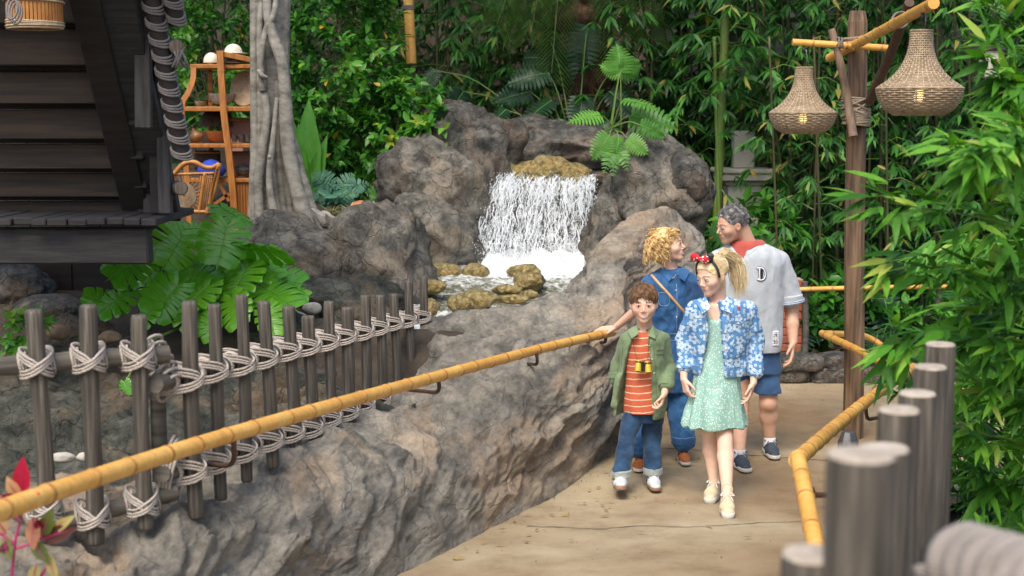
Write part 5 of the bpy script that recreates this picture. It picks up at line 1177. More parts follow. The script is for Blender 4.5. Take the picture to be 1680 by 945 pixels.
# back wall boards in the dark behind the risers
hut = empty('deck', P(120, 400, 9.3), 'dark timber deck edge and thick beam under the staircase', 'deck')
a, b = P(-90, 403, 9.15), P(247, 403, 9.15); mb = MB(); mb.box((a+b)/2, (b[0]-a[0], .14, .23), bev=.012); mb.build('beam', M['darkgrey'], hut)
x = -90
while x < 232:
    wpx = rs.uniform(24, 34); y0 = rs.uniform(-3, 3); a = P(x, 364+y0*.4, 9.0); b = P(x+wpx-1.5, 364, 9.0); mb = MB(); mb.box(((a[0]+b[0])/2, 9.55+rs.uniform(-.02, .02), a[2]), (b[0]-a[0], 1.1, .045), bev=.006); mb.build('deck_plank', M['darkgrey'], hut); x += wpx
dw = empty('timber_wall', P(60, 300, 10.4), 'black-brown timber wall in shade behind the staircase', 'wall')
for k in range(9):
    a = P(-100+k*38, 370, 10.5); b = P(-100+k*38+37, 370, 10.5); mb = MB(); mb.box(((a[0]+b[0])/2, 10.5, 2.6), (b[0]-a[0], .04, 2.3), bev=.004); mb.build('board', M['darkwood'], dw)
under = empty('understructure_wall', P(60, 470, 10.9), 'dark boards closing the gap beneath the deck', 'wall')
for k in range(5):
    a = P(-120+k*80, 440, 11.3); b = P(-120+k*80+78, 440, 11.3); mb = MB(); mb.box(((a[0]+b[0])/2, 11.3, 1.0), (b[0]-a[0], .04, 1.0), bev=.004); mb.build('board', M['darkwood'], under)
rf = empty('roof_overhang', P(60, -60, 8.9), 'dark timber landing above the staircase outside the top edge', 'landing')
for k in range(7):
    mb = MB(); mb.box((-3.9+k*.32, 9.2, 3.75), (.315, 2.6, .05), bev=.005); mb.build('board', M['darkwood'], rf)
# upright planks and posts next to the stair
def post_thing(name, px0, py0, px1, py1, Yc, wd, m, label, r=False):
    a, b = P(px0, py0, Yc), P(px1, py1, Yc-.02); root = empty(name, a, label, 'post'); mb = MB()
    if r: mb.tube(cr([a, (a+b)/2, b], 16), wd/2, 14)
    else: mb.beam(a, b, wd, .06, up=(0, 1, 0), bev=.006)
    o = mb.build('shaft', M[m], root, smooth=r)
    if r: autosmooth(o)
    return root
post_thing('timber_post', 272, 350, 262, -40, 9.3, .085, 'greywood', 'rough grey plank post nearest to the leaning rope-wound pole')
post_thing('timber_post', 236, 210, 234, -40, 8.9, .10, 'greywood', 'short broad grey plank hanging beside the stair stringer')
post_thing('timber_post', 256, 350, 245, -40, 9.4, .06, 'darkwood', 'thin dark plank between the two grey planks')
post_thing('timber_post', 250, 360, 240, 180, 9.6, .10, 'greywood', 'grey plank standing at the foot of the stair stringer')
def rope_pole(a, b, r, label, turns, pitch_pairs=3):
    root = empty('rope_wound_pole', a, label, 'pole'); mb = MB(); mb.tube(cr([a, (a+b)/2, b], 20), r, 14); autosmooth(mb.build('pole', M['greywood'] if 0 else M['darkwood'], root, smooth=True))
    z = unit(b-a); L = np.linalg.norm(b-a); x = unit(np.cross(z, (0, 1, 0))); y = np.cross(z, x); an = np.linspace(0, 2*math.pi, 24, endpoint=False)
    for k in range(turns):
        mb = MB(); c = a+z*L*(k+.5)/turns
        for j in range(pitch_pairs): p = c+z*(j-1)*.019+(np.cos(an)[:, None]*x+np.sin(an)[:, None]*y)*(r+.006)+z[None]*(.028*np.cos(an+.5+.2*j))[:, None]; mb.tube(p, .0085, 6, closed=True)
        mb.build('rope_wrap', M['ropegrey'], root, smooth=True)
rope_pole(P(300, 262, 8.9), P(243, -30, 8.7), .052, 'leaning dark pole wound with grey rope beside the stair', 11)
rope_pole(P(290, 40, 8.8), P(276, -40, 8.7), .05, 'short rope-wound pole end at the top beside the leaning one', 3)
for (px, py, Yc, r_, lb) in [(289, 76, 8.75, .045, 'round log end lashed behind the leaning rope-wound pole'), (297, 309, 9.2, .046, 'round grey log end sticking out by the rattan chair')]:
    root = empty('log_end', P(px, py, Yc), lb, 'log'); mb = MB(); mb.tube([P(px, py, Yc), P(px-16, py-3, Yc+.5)], r_, 14); mb.build('log', M['rail'], root, smooth=True); autosmooth(root.children[-1]); mb = MB(); mb.lathe(P(px, py, Yc), [(r_*.9, .0), (r_*.8, .004), (r_*.1, .005)], 14, axis=P(px, py, Yc)-P(px-16, py-3, Yc+.5)); mb.build('cut_end', M['picket_tan'], root)
wraps(root, P(293, 95, 8.8), .06, 4, .015, 'ropegrey', tilt=.4, axis=(1, .3, 0))
# bamboo-slat basket lantern top-left
root = empty('slatted_basket', P(56, 50, 8.3), 'cylindrical bamboo slat basket hanging at the top left corner', 'basket'); c = P(56, 0, 8.3); R_ = .155
for k in range(46):
    an = 2*math.pi*k/46; p = c+np.array([R_*math.cos(an), R_*math.sin(an), 0]); mb = MB(); mb.box((p[0], p[1], c[2]+.02), (.016, .006, .36), np.array([[-math.sin(an), math.cos(an), 0], [math.cos(an), math.sin(an), 0], [0, 0, 1]]).T); mb.build('slat', M['rattan'], root)
for zz in (-.155, -.13, .0, .02): wraps(root, c+[0, 0, zz], R_+.006, 2, .012, 'rattanlight' if 0 else 'wickerlight', 'hoop', rt=.006)
mb = MB(); mb.lathe(c+[0, 0, -.15], [(R_*.97, 0), (R_*.5, -.005), (.01, -.006)], 24); mb.build('base', M['darkwood2'], root)
mb = MB(); a = np.linspace(0, 6.28, 14, endpoint=False)
for k in range(3): mb.tube(np.stack([P(20, 20, 8.0)[0]+.03*np.cos(a)+k*.012, P(20, 20, 8.0)[1]+.02*np.sin(a), P(20, 14+k*4, 8.0)[2]+.06*np.sin(a)], -1), .007, 6, closed=True)
mb.build('rope_tie', M['ropegrey'], root, smooth=True)
# ---- shelf rack with its goods
SY = 13.7; sh = empty('shelf_rack', P(365, 385, SY), 'honey brown wooden shelf rack with curved uprights beside the grey trunk', 'shelf'); S_ = lambda px, py, dy=0: P(px, py, SY+dy)
def plank(a, b, dy0, dy1, th, m='honeywood', name='shelf_board'):
    mb = MB(); c = (np.asarray(a)+np.asarray(b))/2; mb.box((c[0], SY+(dy0+dy1)/2, c[2]), (abs(b[0]-a[0]), dy1-dy0, th), bev=.006); mb.build(name, M[m], sh)
plank(S_(316, 113), S_(425, 106), -.12, .32, .04); plank(S_(300, 181), S_(425, 177), -.18, .34, .045); plank(S_(308, 241), S_(425, 236), -.20, .34, .04); plank(S_(318, 296), S_(425, 293), -.2, .34, .04)
for pts, wd in (([S_(361, 84, -.16), S_(367, 180, -.19), S_(378, 270, -.22), S_(388, 385, -.24)], .075), ([S_(318, 108, -.1), S_(317, 130, -.12), S_(309, 152, -.14), S_(300, 168, -.16), S_(300, 200, -.17), S_(304, 240, -.18), S_(312, 385, -.2)], .062), ([S_(420, 90, -.1), S_(424, 385, -.2)], .06), ([S_(345, 100, .3), S_(348, 380, .3)], .05)):
    p = cr(pts, 18); mb = MB()
    for i in range(17): mb.beam(p[i]-unit(p[i+1]-p[i])*.004, p[i+1]+unit(p[i+1]-p[i])*.004, wd*.8, wd*.55, up=(0, 1, 0))
    mb.build('upright', M['honeywood'], sh)
mb = MB(); mb.beam(S_(358, 87, -.14), S_(420, 100, -.1), .05, .03, up=(0, 1, 0), bev=.005); mb.build('top_rail', M['honeywood'], sh)
mb = MB(); mb.beam(S_(360, 300, -.2), S_(376, 330, -.2), .03, .03, up=(0, 1, 0)); mb.build('brace', M['honeywood'], sh)
mb = MB(); mb.beam(S_(352, 335, -.2), S_(376, 318, -.2), .03, .03, up=(0, 1, 0)); mb.build('brace', M['honeywood'], sh)
for k in range(9):
    a = S_(383+k*4.6, 340, -.17); mb = MB(); mb.box((a[0], SY-.17, a[2]), (.023, .02, .50), bev=.003); mb.build('slat', M['honeywood'], sh)
def goods(name, px, py, dy, prof, m, label, cat, axis=None, n=24):
    mb = MB(); mb.lathe(P(px, py, SY+dy), prof, n, axis); o = mb.build(name, M[m], None, smooth=True, label=label, cat=cat); return autosmooth(o, 60)
dome = lambda r, h, brim=0: [(r+brim, 0), (r+brim, .006), (r, .012)]+[(r*math.cos(t), .012+h*math.sin(t)) for t in np.linspace(.15, 1.5, 8)]
bowl = lambda r, h: [(r*.55, 0), (r*.82, h*.35), (r, h), (r*.95, h), (r*.75, h*.4), (r*.3, h*.12)]
goods('hat', 347, 103, .05, dome(.075, .085), 'cream', 'cream dome hat at the left end of the top shelf', 'hat')
goods('hat', 383, 88, .0, dome(.085, .08, .05), 'cream', 'cream sun hat with a brim raised on the top shelf', 'hat')
goods('hat', 385, 104, .0, dome(.11, .07, .03), 'brownhat', 'dark brown woven hat under the cream brimmed one', 'hat')
goods('bowl', 364, 171, .03, bowl(.125, .10), 'greybowl', 'speckled grey bowl on the second shelf', 'bowl')
goods('woven_tray', 405, 146, .05, [(.02, 0), (.10, .003), (.12, .012), (.16, .018), (.175, .03), (.165, .04), (.12, .02), (.02, .012)], 'wicker', 'round woven tray standing on edge against the shelf', 'tray', axis=(-.5, -1, .15), n=32)
goods('bowl', 358, 232, .0, bowl(.13, .10), 'clay', 'wide terracotta bowl on the third shelf', 'bowl')
goods('gourd', 326, 233, -.05, [(.02, 0), (.06, .02), (.075, .05), (.05, .09), (.02, .12), (.01, .14)], 'gourd', 'small brown gourd left of the terracotta bowl', 'gourd', axis=(-.4, 0, 1))
goods('dome_basket', 356, 207, .2, [(.17, 0), (.165, .06), (.13, .12), (.07, .16), (.01, .175)], 'brownhat', 'dark domed basket behind the terracotta bowl', 'basket')
for k, (px, r_, lb) in enumerate([(385, .035, 'small pewter cup nearest the terracotta bowl'), (396, .04, 'dented pewter pot in the middle of the small metal group'), (407, .035, 'pewter cup tucked against the grey trunk')]): goods('cup', px, 233, -.04, bowl(r_, .07), 'pewter', lb, 'cup')
goods('kettle', 400, 288, 0, [(.08, 0), (.11, .02), (.12, .06), (.08, .09), (.02, .10), (.02, .12)], 'pewter', 'dark iron kettle on the cabinet top', 'kettle'); goods('pot', 385, 290, -.05, bowl(.06, .07), 'clay', 'small brown pot on the cabinet top', 'pot')
goods('cushion', 347, 290, -.2, [(.02, 0), (.11, .01), (.14, .05), (.12, .10), (.06, .15), (.01, .165)], 'bluecloth', 'bright blue cloth bundle behind the rattan chair back', 'cloth')
goods('jug', 330, 176, .1, bowl(.06, .06), 'wicker', 'small wicker bowl left of the speckled grey one', 'bowl')
for (px, py, w_, h_, m, lb, nm, ct) in [(392, 210, .26, .20, 'pinkwall', 'faded reddish shop crate seen through the shelf', 'crate', 'crate'), (398, 265, .2, .20, 'pinkwall', 'pinkish box on the lower shelf', 'box', 'box'), (340, 262, .24, .18, 'darkwood2', 'dark wooden chest on the lower shelf behind the rattan chair', 'chest', 'chest')]:
    mb = MB(); mb.box(P(px, py, SY+.22), (w_, .12, h_), bev=.01); root = empty(nm, P(px, py, SY+.22), lb, ct); mb.build('body', M[m], root); mb = MB(); mb.box(P(px, py, SY+.15)+[0, 0, h_*.38], (w_*1.03, .05, .02), bev=.004); mb.build('lid_strip', M['honeywood'], root)
hb = empty('shop_cabinet', P(400, 300, 15.2), 'dim brown shop cabinet further behind the shelf rack', 'cabinet')
for k in range(5): mb = MB(); mb.box(P(310+k*26, 300, 15.2), (.165, .04, 1.1), bev=.005); mb.build('door_panel', M['pinkwall'] if k == 3 else M['darkwood2'], hb)
# ---- rattan armchair
ch = empty('rattan_chair', P(325, 352, 12.7), 'rattan armchair with a radiating sunburst back beside the shelf', 'chair'); C_ = lambda px, py, d=0: P(px, py, 12.7+d)
def cane(pts, r, name, m='rattan', n=20): mb = MB(); mb.tube(cr(pts, n), r, 8); mb.build(name, M[m], ch, smooth=True)
cane([C_(284, 288), C_(300, 270), C_(318, 266), C_(335, 274), C_(348, 275), C_(360, 269)], .022, 'top_rail'); cane([C_(360, 268), C_(352, 310), C_(338, 352)], .022, 'back_post'); cane([C_(358, 272, -.4), C_(348, 312, -.3), C_(342, 352, -.25)], .014, 'back_post'); cane([C_(285, 282), C_(287, 352)], .018, 'back_post')
cane([C_(288, 286), C_(352, 284)], .012, 'cross_rail'); cane([C_(336, 284), C_(326, 350)], .016, 'inner_post'); cane([C_(288, 346), C_(340, 348)], .018, 'seat_rail')
mb = MB(); c0 = C_(304, 320)
for k in range(26):
    an = k/26*2*math.pi; mb.tube([c0+np.array([.02*math.cos(an), -.01, .02*math.sin(an)]), c0+np.array([.17*math.cos(an), -.0, .19*math.sin(an)])], .0045, 5, False)
mb.build('sunburst_spokes', M['rattan'], ch, smooth=True, kind='stuff'); mb = MB(); th = np.linspace(0, 2*math.pi*8, 220); mb.tube(np.stack([c0[0]+(.02+.08*th/th[-1])*np.cos(th), c0[1]-.012+0*th, c0[2]+(.02+.09*th/th[-1])*np.sin(th)], -1), .005, 5, False); mb.build('coiled_centre', M['wicker'], ch, smooth=True)
for k in range(7): cane([C_(330+k*3, 286), C_(322+k*3, 348)], .004, 'cane_bar', 'rattan', 4)
# ---- grey ribbed tree trunk
tr = empty('fig_tree', P(460, 385, 12.8), 'thick grey tree trunk wrapped by its own ribbed aerial roots', 'tree')
ctl = np.array([(466, 395, 70), (462, 370, 55), (455, 330, 46), (452, 290, 42), (448, 230, 37), (445, 150, 33), (443, 60, 32), (443, -20, 34), (443, -90, 36)], float); cc_ = cr(ctl, 200); th = np.linspace(0, 2*math.pi, 120, endpoint=False); V = []
for k, (px, py, w_) in enumerate(cc_):
    c = P(px, py, 12.8); r_ = w_/(F/12.8); fl = np.clip((py-260)/130, 0, 1)
    q = np.stack([np.cos(th)*1.6, np.sin(th)*1.6, np.full(120, c[2]*.45)], -1); rg = ridged(q+3, 3, gain=.4); rad = r_*(.86+.12*rg+.10*fl*np.cos(th*5+1)); V.append(np.stack([c[0]+rad*np.cos(th), c[1]+rad*np.sin(th)*.95, np.full(120, c[2])], -1))
V = np.array(V).reshape(-1, 3); fc = np.concatenate([grid_faces(200, 120), np.array([(i*120+119, (i+1)*120+119, (i+1)*120, i*120) for i in range(199)])]); link('trunk', mesh_np('trunk', V, fc), M['bark'], tr)
def root_tube(pts, r0, r1):
    p = cr([P(*q) for q in pts], 60); rr = np.linspace(r0, r1, 60)*(1+.05*np.sin(np.arange(60)*.3+r0*90)+.012*rs.normal(size=60)); mb = MB(); mb.tube(p, rr, 12); mb.build('aerial_root', M['bark'], tr, smooth=True)
for pts, r0, r1 in [([(437, -40, 12.6), (440, 30, 12.58), (452, 70, 12.55), (463, 105, 12.52), (468, 160, 12.5), (472, 230, 12.5), (482, 290, 12.5), (497, 345, 12.45), (512, 398, 12.4)], .038, .075), ([(432, -30, 12.65), (426, 60, 12.6), (430, 130, 12.58), (438, 190, 12.56), (430, 250, 12.55), (424, 310, 12.55), (428, 385, 12.5)], .025, .05), ([(455, -30, 12.6), (450, 20, 12.58), (436, 50, 12.55), (428, 100, 12.54), (432, 150, 12.55)], .025, .03), ([(420, -30, 12.72), (417, 100, 12.7), (420, 220, 12.68), (418, 320, 12.65), (420, 395, 12.6)], .03, .055), ([(455, 160, 12.52), (448, 230, 12.5), (442, 300, 12.5), (452, 360, 12.48), (455, 395, 12.45)], .02, .045), ([(470, 200, 12.6), (488, 270, 12.6), (500, 320, 12.6), (520, 385, 12.6)], .04, .085)]: root_tube(pts, r0, r1)
mb = MB(); mb.tube(cr([P(424, 116, 12.52), P(430, 124, 12.47), P(438, 128, 12.5)], 8), .02, 8); mb.build('knot', M['bark'], tr, smooth=True); mb = MB(); mb.box(P(442, 258, 12.42), (.04, .03, .04), bev=.012); mb.build('knot', M['bark'], tr)
# ---- clam shell planter and shell ornament
cs = P(557, 392, 12.3); root = empty('clam_shell_planter', cs, 'large fluted white clam shell used as a planter between the trunk and the boulder', 'planter'); nu, nv = 121, 24; V = []
for i in range(nu):
    a = math.pi*2*i/(nu-1)
    for j in range(nv):
        s = j/(nv-1); fl = .035*math.sin(a*9)*s**1.5; r_ = .20*s**.6+fl; V.append((cs[0]+r_*1.05*math.cos(a), cs[1]+r_*.7*math.sin(a), cs[2]+.01+.19*s**1.7+.02*math.sin(a*9+.6)*s*s+.05*s*abs(math.cos(a))**2))
link('shell', mesh_np('shell', np.array(V), grid_faces(nu, nv)), M['shell'], root)
mb = MB(); mb.lathe(cs+[0, 0, .12], [(.17, 0), (.12, .03), (.01, .04)], 20); mb.build('moss', M['soil'], root)
root = empty('shell_ornament', P(597, 345, 12.4), 'mottled orange and white shell with a blue-white tip resting on the rock', 'ornament')
bm = bmesh.new(); bmesh.ops.create_icosphere(bm, subdivisions=4, radius=1); V = np.array([v.co[:] for v in bm.verts]); Fq = np.array([[v.index for v in f.verts] for f in bm.faces]); bm.free(); V = V*(1+.08*fbm(V*2, 3))[:, None]; V[:, 2] *= 1-.35*(V[:, 0] > 0)*V[:, 0]; c = P(593, 339, 12.4)
link('body', mesh_np('body', V*[.10, .07, .055]+c, Fq), M['orangeshell'], root); link('tip', mesh_np('tip', V*[.035, .03, .03]+P(612, 336, 12.35), Fq), M['blueglaze'], root)
# ---- things glimpsed through the bamboo: pale building, pedestal, brick pillar, far lantern
bd = empty('pale_building', (3.2, 16.9, 0), 'pale grey panelled building glimpsed through the bamboo', 'building')
mb = MB(); mb.box((3.9, 17.35, 2.4), (4.4, .1, 4.8)); mb.build('wall', M['paintgrey'], bd)
for k in range(9): mb = MB(); mb.box((1.95+k*.48, 17.26, 2.9), (.12, .06, 3.4), bev=.01); mb.build('upright', M['paintgrey'], bd)
for zz in (3.85, 3.55, 2.0, 1.3): mb = MB(); mb.box((3.9, 17.25, zz), (4.3, .09, .10), bev=.01); mb.build('cross_rail', M['paintgrey'], bd)
pd = empty('stone_pedestal', (P(1217, 350, 15.4)[0], 15.4, 0), 'cream moulded stone pedestal between the thick culm and the left lantern', 'pedestal'); cx_ = P(1217, 350, 15.4)[0]
for z0, z1, w_ in ((0, 1.15, .40), (1.15, 1.2, .56), (1.2, 1.28, .50), (1.28, 1.62, .36), (1.62, 1.67, .42), (1.67, 1.75, .56), (1.75, 1.80, .62), (1.8, 2.2, .22)): mb = MB(); mb.box((cx_, 15.4, (z0+z1)/2), (w_, w_, z1-z0), bev=.012); mb.build('moulding' if z1-z0 < .2 else 'block', M['paintcream'], pd)
bp = empty('brick_pillar', (P(1296, 590, 13.25)[0], 13.25, 0), 'red brick pillar behind the man beside the far bamboo rail', 'pillar'); bx = P(1294, 590, 13.25)[0]
mb = MB(); mb.box((bx, 13.3, .42), (.215, .20, .84)); mb.build('mortar', M['mortar'], bp)
for r_ in range(11):
    for c_ in range(2): mb = MB(); o_ = (r_ % 2)*.05; mb.box((bx-.062+c_*.118+(o_-.025)*.4, 13.2, .045+r_*.076), (.108-(.03 if c_ == (r_ % 2) else 0), .03, .064), bev=.004); mb.build('brick', M['brick'], bp)
fl = empty('glass_lantern', P(1625, 120, 15.5), 'small black-framed lantern glimpsed behind the foliage at upper right', 'lantern'); c = P(1625, 105, 13.6); 
for sx in (-1, 1):
    for sy in (-1, 1): mb = MB(); mb.box(c+[sx*.09, sy*.09, 0], (.014, .014, .26)); mb.build('frame_bar', M['lampmetal'], fl)
for zz in (-.13, .13): mb = MB(); mb.box(c+[0, 0, zz], (.21, .21, .02), bev=.004); mb.build('frame_plate', M['lampmetal'], fl)
mb = MB(); mb.lathe(c+[0, 0, .14], [(.13, 0), (.05, .07), (.01, .10)], 4); mb.build('cap', M['lampmetal'], fl)
mb = MB(); mb.box(c, (.165, .165, .24)); mb.build('glass', M['paintcream'], fl); mb = MB(); mb.tube([c+[0, 0, .2], c+[0, 0, .9]], .006, 6); mb.build('chain', M['lampmetal'], fl)
# fallen leaves on the path
for (px, py, c_, lb) in [(1003, 748, 'leaffresh', 'yellow-green fallen leaf by the wall foot near the boy'), (1226, 692, 'leafyellow', 'small fallen leaf on the path between the girl and the man'), (1335, 790, 'twig', 'small brown dry twig lying on the path under the rail')]:
    p = G(px, py, .015); V, T = LT['lance']; V = V*.055; an = rs.uniform(0, 6); V = V@np.array([[math.cos(an), math.sin(an), 0], [-math.sin(an), math.cos(an), 0], [0, 0, 1]]); V[:, 2] = np.abs(V[:, 2])+.002
    link('fallen_leaf', mesh_np('fallen_leaf', V*[1.2, 1.2, 1]+p, T, attrs={'tone': np.full(len(V), .9)}), M[c_], label=lb, cat='leaf')
# ---- red-leaved plant, bottom left, near the camera
CY = 4.1; root = empty('bloodleaf_plant', P(20, 960, CY), 'plant with crimson, pink and green-cream leaves and magenta stems in the bottom left corner', 'plant')
for pts in ([(18, 960), (25, 890), (35, 845), (38, 805)], [(25, 900), (50, 892), (75, 878)], [(25, 895), (8, 880), (-12, 868)], [(18, 960), (60, 950), (80, 925)], [(38, 830), (10, 826), (-5, 815)]): mb = MB(); mb.tube(cr([P(x, y, CY) for x, y in pts], 14), .0042, 7); mb.build('stem', M['stemred'], root, smooth=True)
for (bx, by, tx, ty, wf, m, t_, ny) in [(36, 812, 34, 752, 1.15, 'leafred', .6, .2), (30, 815, 10, 785, 1.3, 'leafpink', .8, .2), (28, 822, 4, 812, 1.3, 'leafred', .3, .5), (48, 812, 60, 808, 1.0, 'leafred', .8, .5), (55, 848, 53, 905, 1.25, 'leafpink', .45, .1), (70, 885, 122, 866, 1.1, 'leafmaroon', .5, .3), (68, 880, 83, 838, 1.2, 'leafcream', .15, .3), (85, 870, 118, 848, .9, 'leafcream', .8, .2), (55, 888, 78, 925, 1.4, 'leafcream', .1, .1), (68, 870, 60, 855, 1.3, 'leafred', .1, .1), (10, 875, -14, 840, 1.3, 'leafpink', .7, .1), (5, 880, 16, 920, 1.3, 'leafcream', .1, .1), (20, 890, -4, 905, 1.2, 'leafmaroon', .4, .3), (60, 925, 50, 968, 1.3, 'leafcream', .5, .2), (75, 905, 95, 960, .8, 'leafcream', .6, .2), (20, 840, 40, 860, 1.0, 'leafmaroon', .3, .5)]:
    a, b = P(bx, by, CY), P(tx, ty, CY-.05); leaves(root, [a], [b-a], [(.1, -1, ny)], [np.linalg.norm(b-a)*.92], [wf*.8], [t_], 'ovate', M[m], 1); mr = MB(); mr.tube([a, a*.55+b*.45+[0, -.004, .002], a*.2+b*.8+[0, -.003, 0]], [.0022, .0016, .0006], 5); mr.build('midrib', M['stemred'], root)
# ---- bright bamboo in the right foreground
fb = empty('bamboo', (2.35, 6.2, 0), 'bright green bamboo reaching in from the right edge in front of the lantern', 'bamboo')
cl = []; dl = []; 
for k, (x0, y0, x1, y1, x2, y2, Y0, Y1) in enumerate([(1760, 700, 1690, 330, 1560, 235, 6.3, 5.6), (1780, 600, 1720, 250, 1625, 90, 6.6, 6.0), (1800, 500, 1680, 380, 1450, 330, 6.2, 5.6), (1790, 560, 1690, 470, 1480, 430, 6.1, 5.7), (1790, 640, 1680, 560, 1470, 560, 6.0, 5.7), (1790, 720, 1690, 650, 1500, 610, 6.1, 5.9), (1790, 800, 1700, 740, 1540, 690, 6.2, 6.0), (1800, 500, 1730, 150, 1620, 10, 6.6, 6.2), (1780, 420, 1690, 230, 1600, 260, 5.6, 5.0), (1790, 850, 1720, 800, 1600, 780, 6.3, 6.2), (1800, 350, 1720, 150, 1650, 150, 6.4, 6.0), (1780, 900, 1700, 560, 1590, 500, 6.4, 6.1)]):
    line = cr([P(x0, y0, Y0), P(x1, y1, (Y0+Y1)/2), P(x2, y2, Y1)], 40); mb = MB(); mb.tube(line, np.linspace(.009, .0022, 40), 6); mb.build('branch', M['culm'], fb, smooth=True)
    for j in range(10, 40, 1):
        for _ in range(2):
            tg = unit(line[min(39, j+1)]-line[j-1]); dd = unit(tg*.9+rs.normal(size=3)*.55+np.array([0, -.2, -.12])); cl.append(line[j]+rs.normal(size=3)*.015+dd*rs.uniform(0, .12)); dl.append(dd)
cl = np.array(cl); dl = np.array(dl); C, d, nn, LL = fan(cl, dl, 3, .185, rs, .55, .28)
leaves(fb, C, d, nn, LL, 1.15, np.clip(.45+.25*np.repeat(rs.normal(size=len(cl)), 3)*.7+rs.normal(size=len(C))*.15, 0, .95), 'lance_flat', M['leafbright'], 290)
fb2 = empty('bamboo', (2.6, 7.5, 0), 'darker bamboo filling the right side below the bright leaves', 'bamboo'); tw = MB(); cl = []; dl = []
for k in range(30):
    x, y = rs.uniform(1590, 1760), rs.uniform(380, 860); Yc = rs.uniform(6.8, 7.8); a = P(1800, y+60, Yc+.5); b = P(x-rs.uniform(0, 90)*(y < 640), y, Yc); line = cr([a, (a+b)/2+[0, 0, .1], b], 20)
    mb = MB(); mb.tube(line, np.linspace(.007, .002, 20), 5, False); mb.build('branch', M['culm'], fb2, smooth=True)
    for j in range(5, 20): dd = unit((b-a)*.6+rs.normal(size=3)*.5+np.array([0, -.2, -.25])); cl.append(line[j]+rs.normal(size=3)*.03); dl.append(dd)
C, d, nn, LL = fan(np.array(cl), np.array(dl), 5, .19, rs, .8, .4); leaves(fb2, C, d, nn, LL, 1.15, np.clip(.42+rs.normal(size=len(C))*.2, 0, .9), 'lance', M['leafbright'], 280)
bush(np.array([3.05, 8.6, .75]), (.55, .9, .85), 'dense green undergrowth low at the right side behind the posts', rs, 2600, .15, m='leafbamboo', key='lance', single=100, clump=60, tone0=.35)
bush(np.array([2.55, 5.6, .35]), (.45, .6, .45), 'dark leafy undergrowth at the foot of the foreground posts', rs, 900, .14, m='leafbamboo', key='lance', single=60, clump=30, tone0=.3)
# ================================================================ PEOPLE
from mathutils.bvhtree import BVHTree
rs = np.random.RandomState(77)
def skin_mat(name, c, red):
    m, t, b = nodes(name); v = coords(t); n = noise_tex(t, 9, 4, .6, v); t.links.new(ramp(t, n, [(.3, red), (.55, c), (.75, tuple(min(1, x*1.06) for x in c))]), b.inputs['Base Color'])
    b.inputs['Roughness'].default_value = .48; b.inputs['Subsurface Weight'].default_value = .12; b.inputs['Subsurface Radius'].default_value = (.012, .005, .003); b.inputs['Specular IOR Level'].default_value = .35; return m
SK = {'boy': skin_mat('boy_skin', (.74, .48, .35), (.72, .40, .30)), 'girl': skin_mat('girl_skin', (.76, .51, .38), (.73, .42, .32)), 'woman': skin_mat('woman_skin', (.74, .48, .35), (.71, .40, .29)), 'man': skin_mat('man_skin', (.63, .385, .265), (.58, .31, .21))}
def hair_mat(name, a, b_, c):
    m, t, b = nodes(name); n = noise_tex(t, 38, 3, .6, coords(t)); t.links.new(ramp(t, n, [(.35, a), (.5, b_), (.68, c)]), b.inputs['Base Color']); b.inputs['Roughness'].default_value = .42; b.inputs['Specular IOR Level'].default_value = .35; return m
HM = {'boy': hair_mat('brown_hair', (.085, .045, .022), (.17, .09, .045), (.26, .15, .075)), 'girl': hair_mat('blonde_hair', (.60, .43, .22), (.80, .63, .36), (.88, .75, .50)), 'woman': hair_mat('curly_golden_hair', (.30, .16, .05), (.66, .43, .17), (.85, .64, .32)), 'man': hair_mat('grey_hair', (.07, .065, .062), (.17, .165, .16), (.42, .41, .40))}
def cloth(name, a, b_, scale=10, fine=250, rough=.85, fb=.35):
    m, t, b = nodes(name); v = coords(t); c = ramp(t, noise_tex(t, scale, 4, .6, v), [(.32, a), (.68, b_)]); f = noise_tex(t, fine, 2, .6, v); c = mix(t, fb, c, ramp(t, f, [(.3, (.62,)*3), (.7, (1.2,)*3)]), 'MULTIPLY')
    t.links.new(c, b.inputs['Base Color']); b.inputs['Roughness'].default_value = rough; b.inputs['Sheen Weight'].default_value = .15; b.inputs['Specular IOR Level'].default_value = .2; bump(t, b, f, .3, .002); return m
